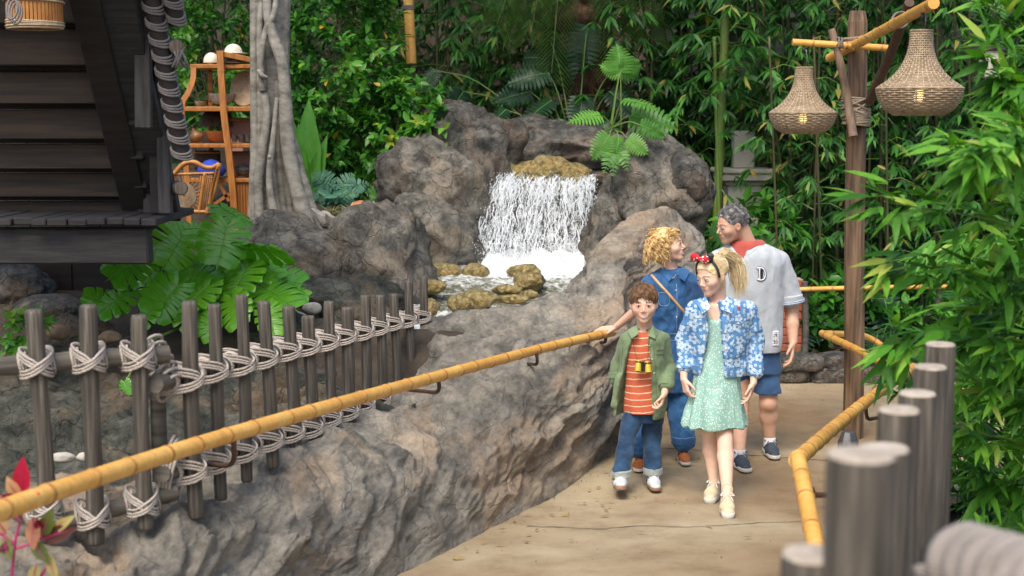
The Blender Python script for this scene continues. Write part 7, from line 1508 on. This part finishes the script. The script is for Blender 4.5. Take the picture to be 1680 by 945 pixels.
# =============================================================== GIRL
def build_girl():
    Y0 = 8.62; root = empty('person', (*P(1180, 830, Y0)[:2], 0), 'blonde girl in a flower-print denim jacket and mint sprigged dress looking down', 'person', 'family walking down the path')
    hc = P(1167, 452, Y0-.02); H = .232; Rr = Rm((-.74, -.62, -.30), (-.10, 0, 1)); S = Sdf(P(1095, 890, Y0)-[.0, .75, .03], P(1262, 400, Y0)+[.0, .3, .05], .0046); head_sdf(S, hc, H, Rr, nose=.97)
    S.rc(hc+Rr@np.array([0, -.045, -.06]), P(1178, 497, Y0+.03), .045, .048, .02); S.loft([sec(1160, 1196, 495, Y0, .045), sec(1142, 1222, 503, Y0, .07), sec(1146, 1215, 540, Y0, .085), sec(1150, 1208, 590, Y0, .075), sec(1145, 1212, 640, Y0, .09)], k=.02)
    sL, sR = P(1138, 506, Y0+.02), P(1228, 506, Y0+.02); eL, wL = P(1121, 560, Y0+.06), P(1122, 622, Y0-.03); eR, wR = P(1241, 560, Y0+.05), P(1236, 628, Y0-.04)
    limb(S, [sL, eL, wL], [.042, .034, .022]); limb(S, [sR, eR, wR], [.042, .034, .022]); hand_sdf(S, wL, P(1130, 662, Y0-.08)-wL, (1, .35, -.1), (.35, -1, 0), .92, (.45, .7, .5), .5, .05); hand_sdf(S, wR, P(1225, 672, Y0-.07)-wR, (-1, .4, 0), (-.35, -1, 0), .92, (.25, .4, .3), .3, .05)
    aL, aR = ankle(1171, 791, .265, .028), ankle(1193, 812, .27, .028); kL, kR = P(1163, 706, Y0+.02), P(1189, 712, Y0-.08); limb(S, [P(1160, 640, Y0+.02), kL, kL*.6+aL*.4+[0, .012, 0], aL], [.072, .047, .047, .028], .02); limb(S, [P(1192, 640, Y0), kR, kR*.6+aR*.4+[0, .012, 0], aR], [.072, .048, .048, .029], .02); S.ell(kR-[0, .032, 0], (.032, .024, .035), None, .02); S.ell(kL-[0, .032, 0], (.030, .022, .033), None, .02)
    for a in (aL, aR): S.rc(a, a-[0, 0, .05], .028, .034, .01)
    V, Q = S.mesh(None, 1); link('body', mesh_np('body', V, Q), SK['girl'], root); head_parts(root, hc, H, Rr, 'lipr', 'browb', .012, False, (0, -.008), .9)
    # dress
    S = Sdf(P(1105, 710, Y0)-[0, .3, 0], P(1240, 490, Y0)+[0, .3, .02], .005); ds = [sec(1152, 1200, 508, Y0, .080), sec(1146, 1213, 525, Y0, .105), sec(1149, 1209, 565, Y0, .10), sec(1142, 1211, 600, Y0, .11), sec(1133, 1216, 650, Y0, .15), sec(1124, 1221, 680, Y0, .17), sec(1120, 1224, 697, Y0, .175)]
    S.loft(ds); S.ell(P(1174, 508, Y0-.10), (.055, .07, .075), None, .01, 'sub')
    def dd(V, n):
        an = np.arctan2(V[:, 1]-Y0, V[:, 0]-P(1173, 640, Y0)[0]); z0 = P(1170, 697, Y0)[2]; z1 = P(1170, 580, Y0)[2]; k = np.clip((z1-V[:, 2])/(z1-z0), 0, 1); return k*.013*np.sin(an*8+2.2*np.sin(an*2.3)+V[:, 2]*4)+wr(.007, 9, (1, 1, .4), 5)(V, n)*1.0
    dr = garment(S, 'mint_dress', CM['mint'], root, dd)
    # jacket
    S = Sdf(P(1095, 635, Y0)-[.0, .25, 0], P(1262, 480, Y0)+[.0, .25, .03], .005)
    S.loft([sec(1150, 1208, 490, Y0, .085), sec(1138, 1226, 499, Y0, .115), sec(1132, 1231, 515, Y0, .135), sec(1133, 1228, 550, Y0, .14), sec(1136, 1226, 585, Y0, .13), sec(1135, 1228, 602, Y0, .13), sec(1137, 1226, 614, Y0, .125)])
    for p0, p1, r0, r1 in [((1170, 478), (1172, 505), .075, .048), ((1172, 505), (1174, 545), .048, .042), ((1174, 545), (1172, 590), .042, .062), ((1172, 590), (1170, 640), .062, .085)]: S.rc(P(*p0, Y0-.15), P(*p1, Y0-.15), r0, r1, .004, 'sub', sq=((0, 1, 0), .38))
    S.ell(P(1177, 482, Y0), (.065, .08, .055), None, .004, 'sub')
    limb(S, [P(1140, 507, Y0+.01), P(1122, 558, Y0+.05), P(1122, 602, Y0+.0)], [.054, .047, .043], .02); limb(S, [P(1227, 507, Y0+.01), P(1240, 558, Y0+.04), P(1240, 610, Y0-.02)], [.054, .048, .044], .02)
    jk = garment(S, 'flower_print_jacket', CM['flowers'], root, wr(.012, 8, (1, 1, .8), 13, .3))
    for a, b_ in ((P(1122, 592, Y0+.01), P(1122, 605, Y0)), (P(1240, 602, Y0-.01), P(1240, 616, Y0-.02))): S = Sdf(np.minimum(a, b_)-.09, np.maximum(a, b_)+.09, .004); S.rc(a, b_, .0455, .0465, 0); S.cut(b_, unit(b_-a)); S.cut(a, unit(a-b_)); garment(S, 'jacket_cuff', CM['flowers'], root, wr(.004, 12))
    for q4 in (((1158, 487), (1143, 497), (1152, 514), (1166, 506)), ((1193, 486), (1210, 495), (1201, 514), (1182, 507))):
        mb = MB(); V = [P(*q4[0], Y0-.075), P(*q4[1], Y0-.07), P(*q4[2], Y0-.155), P(*q4[3], Y0-.15)]; V += [v+np.array([0, .014, -.002]) for v in V]; mb.add(V, [(0, 1, 2, 3), (7, 6, 5, 4), (0, 4, 5, 1), (1, 5, 6, 2), (2, 6, 7, 3), (3, 7, 4, 0)]); mb.build('collar', CM['flowers'], root)
    decal(root, 'pocket_flap_seam', 'seamlight', jk, [[(1198, 520), (1225, 519)], [(1199, 526), (1211, 532), (1224, 525)], [(1138, 522), (1159, 522)], [(1139, 528), (1149, 534), (1160, 527)], [(1137, 600), (1158, 603)], [(1190, 604), (1227, 600)], [(1192, 516), (1193, 560), (1191, 600)], [(1157, 520), (1158, 560), (1157, 600)]], .0016); dots(root, 'button', 'button', jk, [(1190, 545), (1191, 572), (1191, 597), (1211, 530), (1149, 532)], .006); dots(root, 'round_pin', 'redpin', jk, [(1211, 506)], .013) if 'redpin' in CM else None
    mb = MB(); mb.tube(cr([P(1160, 492, Y0-.04), P(1166, 500, Y0-.075), P(1178, 503, Y0-.09), P(1192, 496, Y0-.05)], 16), .0014, 5); mb.build('necklace', CM['chain'], root)
    shoe(root, aL, (-.30, -1, 0), (0, 0, 1), .265, 'creamshoe', 'sole', 'lace', top=.08, sole_t=.030); shoe(root, aR, (-.10, -1, .0), (0, 0, 1), .27, 'creamshoe', 'sole', 'lace', top=.08, sole_t=.030)
    # hair: combed back into a high ponytail
    T = lambda *p: hc+Rr@(np.array(p)*H); tie = T(.0, -.50, .32); mb = MB(); S = Sdf(hc-.2, hc+.2, .004); S.ell(T(0, -.11, .15), np.array([.365, .455, .385])*H, Rr, 0); S.ell(T(0, .42, -.12), np.array([.42, .36, .43])*H, Rr, .02*H, 'sub'); S.ell(T(0, .05, -.52), np.array([.5, .45, .45])*H, Rr, .03*H, 'sub'); V, Q = S.mesh(wr(.003, 30, seed=3), 1); mb.add(V, Q)
    q = np.random.RandomState(5); st = q.normal(size=(1500, 3)); st = st[(st[:, 1] < st[:, 2]*1.1+.45) & (st[:, 2] > -1.2*np.abs(st[:, 1])-.1)]; tl = unit(np.array([0, -.80, .40])); comb = lambda p: (tl-p)*1.0
    strands(T(0, -.11, .15), np.array([.362, .452, .382])*H, Rr, st, comb, 11, .09, .0019, .02, mb, .06, 2, 3)
    q = np.random.RandomState(6)
    for k in range(480):
        a = q.normal(size=3)*.010; e = q.normal(size=3)*np.array([.022, .022, .03]); end = P(1214, 474+q.uniform(-14, 10), Y0+.12)+e; mb.tube(cr([tie+a, tie+a*1.3+np.array([.02, .02, .012])+e*.2, P(1205, 430, Y0+.12)+a*1.6+e*.4, P(1211, 452, Y0+.13)+a*2.0+e*.6, end], 16), .0024*np.sin(np.linspace(.5, 3.0, 16)), 4, False)
    for k in range(14): s_ = q.uniform(-1, 1, 3)*.02; mb.tube(cr([T(-.25, .1, .05)+s_, T(-.33, .0, -.1)+s_*1.2, P(1186, 470+q.uniform(-6, 10), Y0-.04)], 10), .0012, 4, False)
    mb.build('hair', HM['girl'], root, smooth=True); mb = MB()
    a = np.linspace(0, 2*math.pi, 16, endpoint=False); tz = unit(np.array([.8, .4, .3])); tx = unit(np.cross(tz, (0, 0, 1))); ty = np.cross(tz, tx); mb.tube(tie+np.cos(a)[:, None]*tx*.020+np.sin(a)[:, None]*ty*.020+tz*.008, .006, 6, closed=True); mb.build('hair_tie', CM['elastic'], root, smooth=True)
    # headband with two small rounded puffs and a spotted bow
    th = np.linspace(-.25, math.pi+.25, 30); arc = np.array([T(.385*math.cos(t), .10-.02*math.sin(t), .10+.42*math.sin(t)) for t in th]); mb = MB(); mb.tube(arc, .0085, 8); hb = mb.build('headband', CM['sequin'], root, smooth=True)
    for sx, t_ in ((-.24, .585), (.24, .60)):
        S = Sdf(T(sx, .10, t_)-.08, T(sx, .10, t_)+.08, .003); S.ell(T(sx, .11, t_), np.array([.11, .05, .055])*H, Rr, 0); S.rc(T(sx*.75, .10, t_-.12), T(sx, .10, t_), .02, .022, .01); garment(S, 'headband_loop', CM['sequin'], hb)
    for sx in (-1, 1): S = Sdf(T(.02, .22, .56)-.09, T(.02, .22, .56)+.09, .003); S.rc(T(.02, .2, .55), T(.02+.17*sx, .24, .57+.03*sx), .008, .030, .008, sq=(Rr[:, 1], 1.3)); garment(S, 'bow_loop', CM['bow'], hb, wr(.003, 25))
    mb = MB(); mb.box(T(.02, .25, .55), (.018, .018, .022), bev=.005); mb.build('bow_knot', CM['bow'], hb)
# =============================================================== WOMAN
def build_woman():
    Y0 = 9.68; root = empty('person', (*P(1090, 768, Y0)[:2], 0), 'curly blonde woman in a blue denim jumpsuit with her hand on the bamboo rail', 'person', 'family walking down the path')
    hc = P(1099, 402, Y0-.02); H = .228; Rr = Rm((.90, -.40, .12), (-.06, 0, 1)); S = Sdf(P(962, 800, Y0)-[.0, .6, .03], P(1160, 350, Y0)+[.0, .6, .05], .0046); head_sdf(S, hc, H, Rr, nose=1.0)
    S.rc(hc+Rr@np.array([0, -.04, -.06]), P(1101, 446, Y0+.02), .047, .052, .02); S.loft([sec(1086, 1118, 443, Y0, .05), sec(1066, 1134, 456, Y0, .08), sec(1070, 1130, 500, Y0, .10), sec(1075, 1124, 560, Y0, .085), sec(1068, 1130, 620, Y0, .10)], k=.02)
    sL = P(1063, 464, Y0+.02); eL = P(1046, 508, 9.86); wL = P(1010, 537, 9.98); limb(S, [sL, eL, wL], [.045, .038, .024]); hand_sdf(S, wL, P(978, 541, 10.02)-wL, (0, -.25, -1), (.05, -1, -.25), .95, (.02, .15, .15), .35, .16)
    sR, eR, wR = P(1134, 462, Y0+.02), P(1146, 520, Y0+.1), P(1142, 580, Y0); limb(S, [sR, eR, wR], [.045, .036, .024]); hand_sdf(S, wR, (0, 0, -1), (-1, 0, 0), (0, -1, 0), .95)
    aL, aR = ankle(1050, 747, .24, .014), ankle(1121, 737, .24, .014); kL, kR = P(1061, 690, Y0-.02), P(1118, 680, Y0-.05); limb(S, [P(1082, 620, Y0), kL, aL], [.08, .055, .032]); limb(S, [P(1117, 620, Y0), kR, aR], [.08, .055, .032])
    for a in (aL, aR): S.rc(a, a-[0, 0, .055], .031, .036, .01)
    V, Q = S.mesh(None, 1); link('body', mesh_np('body', V, Q), SK['woman'], root); head_parts(root, hc, H, Rr, 'lipr', 'browd', .035, True, (0, .006))
    S = Sdf(P(1030, 775, Y0)-[.0, .5, 0], P(1160, 430, Y0)+[.0, .3, .03], .0055)
    S.loft([sec(1084, 1120, 441, Y0, .07), sec(1066, 1135, 451, Y0, .10), sec(1060, 1140, 466, Y0, .12), sec(1060, 1138, 500, Y0, .13), sec(1067, 1132, 545, Y0, .115), sec(1066, 1133, 556, Y0, .115), sec(1061, 1138, 600, Y0, .13), sec(1062, 1138, 640, Y0, .13)])
    S.rc(P(1108, 436, Y0-.11), P(1112, 462, Y0-.13), .040, .012, .004, 'sub'); S.ell(P(1102, 434, Y0), (.05, .055, .04), None, .004, 'sub')
    limb(S, [P(1066, 464, Y0+.01), P(1052, 498, 9.80), P(1049, 508, 9.84)], [.062, .055, .054], .02); limb(S, [P(1133, 464, Y0+.01), P(1146, 515, Y0+.08)], [.062, .056], .02)
    limb(S, [P(1083, 640, Y0), P(1062, 690, Y0-.02), aL*[1, 1, 0]+[.01, 0, aL[2]+.04]], [.095, .082, .075], .03); limb(S, [P(1116, 640, Y0), P(1118, 685, Y0-.05), aR*[1, 1, 0]+[0, 0, aR[2]+.06]], [.095, .084, .078], .03)
    o = garment(S, 'denim_jumpsuit', CM['denim'], root, wr(.019, 8, (1, 1, .6), 21, .25))
    for a, nn in ((aL+[.008, 0, .045], 1), (aR+[0, 0, .065], 1)): S = Sdf(a-.13, a+.13, .0045); S.rc(a+[0, 0, -.03], a+[0, 0, .03], .084, .082, 0); S.cut(a+[0, 0, .026], (0, 0, 1)); S.cut(a-[0, 0, .026], (0, 0, -1)); S.rc(a+[0, 0, -.06], a+[0, 0, -.01], .066, .066, 0, 'sub'); garment(S, 'trouser_cuff', CM['denim'], root, wr(.006, 12))
    for q4 in (((1090, 438), (1083, 446), (1097, 462), (1104, 455)), ((1119, 437), (1132, 444), (1124, 462), (1115, 456))):
        mb = MB(); V = [P(*q4[0], Y0-.06), P(*q4[1], Y0-.06), P(*q4[2], Y0-.135), P(*q4[3], Y0-.135)]; V += [v+np.array([0, .014, -.002]) for v in V]; mb.add(V, [(0, 1, 2, 3), (7, 6, 5, 4), (0, 4, 5, 1), (1, 5, 6, 2), (2, 6, 7, 3), (3, 7, 4, 0)]); mb.build('collar', CM['denim'], root)
    decal(root, 'stitched_seam', 'seamlight', o, [[(1110, 466), (1111, 500), (1110, 545)], [(1080, 480), (1098, 480)], [(1080, 480), (1081, 498), (1090, 502), (1098, 498), (1098, 480)], [(1069, 556), (1100, 559), (1130, 556)], [(1069, 545), (1100, 548), (1131, 545)], [(1104, 717), (1121, 720), (1139, 717)]], .0015); dots(root, 'button', 'button', o, [(1109, 476), (1110, 497), (1110, 520)], .0048)
    mb = MB(); tree = bvh(o); out = []
    for x, y in cr([(1066, 448), (1080, 464), (1100, 486), (1124, 514), (1134, 527)], 30):
        d = _f+(x-840)/F*_r+(472.5-y)/F*_u; d /= np.linalg.norm(d); h = tree.ray_cast(Vector(CP), Vector(d))
        if h[0] is not None: out.append(np.array(h[0])-d*.005)
    out = np.array(out); dv = unit(np.array([.7, 0, .7])); nb_ = MB(); k = len(out); V = np.concatenate([out+dv*.009, out-dv*.009, out+dv*.009+[0, .006, 0], out-dv*.009+[0, .006, 0]]); Fq = []
    for i in range(k-1): Fq += [(i, i+1, k+i+1, k+i), (2*k+i, 3*k+i, 3*k+i+1, 2*k+i+1), (i, 2*k+i, 2*k+i+1, i+1), (k+i, k+i+1, 3*k+i+1, 3*k+i)]
    link('bag_strap', mesh_np('bag_strap', V, Fq), CM['strap'], root)
    mb = MB(); mb.tube(cr([P(1094, 443, Y0-.06), P(1104, 456, Y0-.12), P(1112, 444, Y0-.075)], 14), .0013, 5); mb.build('necklace', CM['chain'], root)
    shoe(root, aL, (-.15, -1, 0), (0, 0, 1), .24, 'suede', 'sole', 'lacebrown', top=.028); shoe(root, aR, (.02, -1, 0), (0, 0, 1), .24, 'suede', 'sole', 'lacebrown', top=.028)
    # curls
    T = lambda *p: hc+Rr@(np.array(p)*H); q = np.random.RandomState(9); mb = MB(); S = Sdf(hc-.26, hc+.22, .005); S.ell(T(0, -.16, .13), np.array([.42, .50, .42])*H, Rr, 0); S.ell(T(0, -.28, -.16), np.array([.44, .38, .38])*H, Rr, .05*H); S.ell(T(0, .43, -.14), np.array([.42, .42, .42])*H, Rr, .02*H, 'sub'); V, Q = S.mesh(wr(.006, 24, seed=3), 1); mb.add(V, Q)
    for k in range(800):
        u = unit(q.normal(size=3)); 
        if u[2] < -.35 or (u[1] > .55 and u[2] < .55): continue
        u = unit(u); s0 = T(*(np.array([0, -.16, .10])+u*np.array([.40, .47, .42]))); out = Rr@(u*np.array([1, 1, .5])); L = q.uniform(.05, .13)*(1 if u[2] > .3 else 1.15); n = 22; s = np.linspace(0, 1, n)[:, None]; ph = q.uniform(0, 6.3); tr_ = q.uniform(1.6, 3.2); cr_ = q.uniform(.007, .014)
        drop = np.array([0, 0, -1.0]); path_ = s0+out*(.030*np.sin(s*1.6))+drop*L*s**1.15; ang = ph+s*tr_*2*math.pi; ex = np.concatenate([np.cos(ang), np.sin(ang), .25*np.sin(ang)], 1)*cr_*np.minimum(1, s*3); mb.tube(path_+ex, q.uniform(.0018, .0036)*np.sin(np.linspace(.6, 2.9, n)), 4, False)
    for k in range(150):
        u = q.uniform(-1, 1); v_ = q.uniform(-.5, .24); s0 = T(.26*u, v_, .50-.45*max(0, v_)**1.3-.12*u*u+q.uniform(-.04, .02)); n = 20; s = np.linspace(0, 1, n)[:, None]; ang = q.uniform(0, 6.3)+s*q.uniform(9, 18); ex = np.concatenate([np.cos(ang), np.sin(ang), .7*np.cos(ang+1)], 1)*q.uniform(.006, .012); dd_ = unit(q.normal(size=3)+Rr@np.array([.5*u, .35, 0])); mb.tube(s0+dd_*np.array([1, 1, .4])*.045*s+ex-[0, 0, .012]*s, .0024, 4, False)
    mb.build('hair', HM['woman'], root, smooth=True)
# =============================================================== MAN
def build_man():
    Y0 = 9.78; root = empty('person', (*P(1240, 770, Y0)[:2], 0), 'grey-haired man in a light grey baseball jersey and navy shorts behind the girl', 'person', 'family walking down the path')
    hc = P(1199, 369, Y0-.04); H = .245; Rr = Rm((-.90, -.34, -.24), (.10, 0, 1)); S = Sdf(P(1150, 805, Y0)-[.0, .65, .05], P(1330, 325, Y0)+[.0, .3, .05], .005); head_sdf(S, hc, H, Rr, nose=1.02, jaw=1.05)
    S.rc(hc+Rr@np.array([0, -.07, -.05]), P(1228, 408, Y0+.03), .060, .068, .02); S.loft([sec(1200, 1254, 404, Y0, .07), sec(1180, 1275, 418, Y0, .10), sec(1182, 1276, 470, Y0, .12), sec(1186, 1276, 560, Y0, .12)], k=.02)
    sR, eR, wR = P(1280, 432, Y0+.02), P(1299, 508, Y0+.07), P(1301, 562, Y0-.04); limb(S, [sR, eR, eR*.55+wR*.45, wR], [.06, .047, .044, .030]); hand_sdf(S, wR, P(1299, 600, Y0-.10)-wR, (-1, .3, 0), (-.25, -1, 0), 1.12, (.22, .4, .3), .4, .06)
    sL, eL, wL = P(1176, 432, Y0+.02), P(1170, 505, Y0+.12), P(1180, 560, Y0+.05); limb(S, [sL, eL, wL], [.06, .046, .030]); hand_sdf(S, wL, (0, -.2, -1), (1, 0, 0), (0, -1, 0), 1.1)
    aR, aL = ankle(1263, 722, .29), ankle(1213, 742, .29); kR, kL = P(1261, 662, Y0-.04), P(1214, 668, Y0-.02)
    for k_, a_, x in ((kR, aR, 1258), (kL, aL, 1214)): limb(S, [P(x, 600, Y0), k_, k_*.62+a_*.38+[0, .018, 0], a_], [.085, .060, .060, .036], .02); S.ell(k_-[0, .042, 0], (.036, .028, .04), None, .02); S.rc(a_, a_-[0, 0, .05], .036, .04, .01)
    V, Q = S.mesh(None, 1); link('body', mesh_np('body', V, Q), SK['man'], root); head_parts(root, hc, H, Rr, 'lip', 'browg', .005, False, (0, -.006), .5)
    S = Sdf(P(1140, 600, Y0)-[.0, .3, 0], P(1335, 380, Y0)+[.0, .3, .03], .0055)
    S.loft([sec(1196, 1258, 400, Y0, .095), sec(1182, 1276, 409, Y0, .125), sec(1173, 1288, 424, Y0, .145), sec(1174, 1286, 460, Y0, .155), sec(1178, 1284, 520, Y0, .15), sec(1181, 1284, 560, Y0, .155), sec(1183, 1283, 575, Y0, .155)]); S.rc(P(1214, 392, Y0-.15), P(1220, 426, Y0-.16), .078, .012, .004, 'sub', sq=((0, 1, 0), .34)); S.ell(P(1228, 388, Y0), (.085, .085, .055), None, .004, 'sub')
    limb(S, [P(1277, 430, Y0+.01), P(1296, 486, Y0+.05)], [.078, .088], .03); limb(S, [P(1179, 430, Y0+.01), P(1168, 486, Y0+.08)], [.078, .08], .03); S.cut(P(1300, 494, Y0+.05), (.15, 0, -1)) if 0 else None
    o = garment(S, 'grey_jersey', CM['jersey'], root, wr(.014, 5.5, (1, 1, .6), 31, .25))
    a, b_ = P(1294, 484, Y0+.04), P(1296, 498, Y0+.05); S = Sdf(a-.15, b_+.15, .0045); S.rc(a+[0, 0, .02], b_, .093, .095, 0); S.cut(b_, (.15, 0, -1)); S.cut(a, (-.1, 0, 1)); S.rc(b_-[0, 0, .05], b_+[0, 0, .01], .075, .075, 0, 'sub'); garment(S, 'sleeve_hem', CM['jersey'], root)
    mb = MB(); an = np.linspace(0, 2*math.pi, 40, endpoint=False)
    for dz in (.010, .022): mb.tube(np.stack([b_[0]+.0975*np.cos(an), b_[1]+.0975*np.sin(an), b_[2]+dz+.14*.0975*np.cos(an)], -1), .0028, 6, closed=True)
    mb.build('sleeve_stripe', CM['paleblue'], root, smooth=True)
    S = Sdf(P(1180, 445, Y0)-[0, .25, 0], P(1270, 380, Y0)+[0, .2, .02], .0045); S.loft([sec(1203, 1252, 394, Y0, .088), sec(1196, 1258, 404, Y0, .115), sec(1188, 1266, 440, Y0, .146)]); S.ell(P(1226, 385, Y0-.01), (.076, .08, .062), None, .004, 'sub'); garment(S, 'red_undershirt', CM['redtee'], root)
    decal(root, 'jersey_placket', 'seamjersey', o, [[(1222, 421), (1224, 460), (1226, 500), (1228, 560), (1229, 580)], [(1200, 402), (1211, 412), (1222, 421)], [(1222, 421), (1236, 412), (1250, 400)], [(1270, 412), (1276, 440), (1281, 470)]], .0017); dots(root, 'button', 'button', o, [(1218, 424), (1219, 470)], .0055)
    # the letter on the chest and the tag at the hem
    D = lambda pts: [(1240+ (x)*1.0, 437+y) for x, y in pts]
    big = [D([(6.5, 2.5), (6.0, 12), (6.5, 22)]), D([(2.5, 2), (8, 2), (13, 5), (15.5, 12), (14.5, 19), (10, 22.5), (4, 22)]), D([(2.5, 2), (4, 4.5)]), D([(2.5, 22.5), (5, 20)]), D([(9.5, 5), (10, 12), (9.5, 20)])]
    decal(root, 'letter_outline', 'inner', o, big, .0088, .000, n=6); decal(root, 'letter_D', 'white', o, big[:2]+big[2:4], .0052, .0065, n=6)
    decal(root, 'hem_tag', 'white', o, [[(1268, 545+k), (1277, 545+k)] for k in range(0, 22, 3)], .009, .000); tg = lambda pts: [(1270+x*.9, 547+y*.95) for x, y in pts]
    decal(root, 'tag_number', 'inner', o, [tg([(0, 1), (0, 7)]), tg([(5, 4), (3, 3.5), (3, 1), (5, 1), (5, 7)]), tg([(1.5, 11), (-.5, 11), (-.5, 13.5), (1.5, 14), (1.5, 16.5), (-.5, 17)]), tg([(5.5, 11), (3.5, 11), (3.5, 13.5), (5.5, 14), (5.5, 16.5), (3.5, 17)])], .0018, .0105, n=5)
    S = Sdf(P(1150, 670, Y0)-[.0, .3, 0], P(1310, 570, Y0)+[.0, .3, .0], .0055); S.loft([sec(1187, 1280, 575, Y0, .13), sec(1186, 1282, 610, Y0, .135)], k=.03); limb(S, [P(1257, 605, Y0), P(1261, 670, Y0-.05)], [.096, .092], .03); limb(S, [P(1212, 605, Y0), P(1211, 670, Y0+.05)], [.096, .092], .03)
    S.cut(P(1240, 643, Y0), (0, 0, -1))
    sh_ = garment(S, 'navy_shorts', CM['shorts'], root, wr(.010, 7, (1, 1, .7), 41, .3))
    for a in (aR, aL): mb = MB(); mb.lathe(a-[0, 0, .045], [(.044, 0), (.043, .03), (.0415, .062), (.040, .066), (.036, .066)], 20, close=False); mb.build('sock', CM['white'], root, smooth=True)
    shoe(root, aR, (.03, -1, .0), (0, 0, 1), .29, 'navyshoe', 'sole', 'navylace', top=.05); shoe(root, aL, (.12, -1, .0), (0, 0, 1), .29, 'navyshoe', 'sole', 'navylace', top=.05)
    T = lambda *p: hc+Rr@(np.array(p)*H); mb = MB(); S = Sdf(hc-.2, hc+.22, .0045); S.ell(T(0, -.11, .16), np.array([.362, .455, .375])*H, Rr, 0); S.ell(T(0, .43, -.04), np.array([.40, .37, .40])*H, Rr, .02*H, 'sub'); S.ell(T(0, .12, -.50), np.array([.6, .52, .50])*H, Rr, .03*H, 'sub'); V, Q = S.mesh(wr(.0015, 30, seed=8), 1); mb.add(V, Q)
    q = np.random.RandomState(15); st = q.normal(size=(2600, 3)); st = st[(st[:, 1] < st[:, 2]*1.0+.25) & (st[:, 2] > -.5*np.abs(st[:, 1])+(-.25))]; comb = lambda p: np.array([.35, .75, .35 if p[1] > .3 else -.5]); strands(T(0, -.11, .16), np.array([.360, .452, .373])*H, Rr, st, comb, 5, .045, .0019, .05, mb, .3, 3, 3)
    mb.build('hair', HM['man'], root, smooth=True)
CM['redpin'] = simple('red_enamel', (.45, .03, .03), rough=.3); CM['seamjersey'] = simple('pale_piping', (.62, .66, .7), rough=.8); CM['navylace'] = simple('navy_lace', (.03, .04, .06), rough=.8)
build_boy(); build_girl(); build_woman(); build_man()
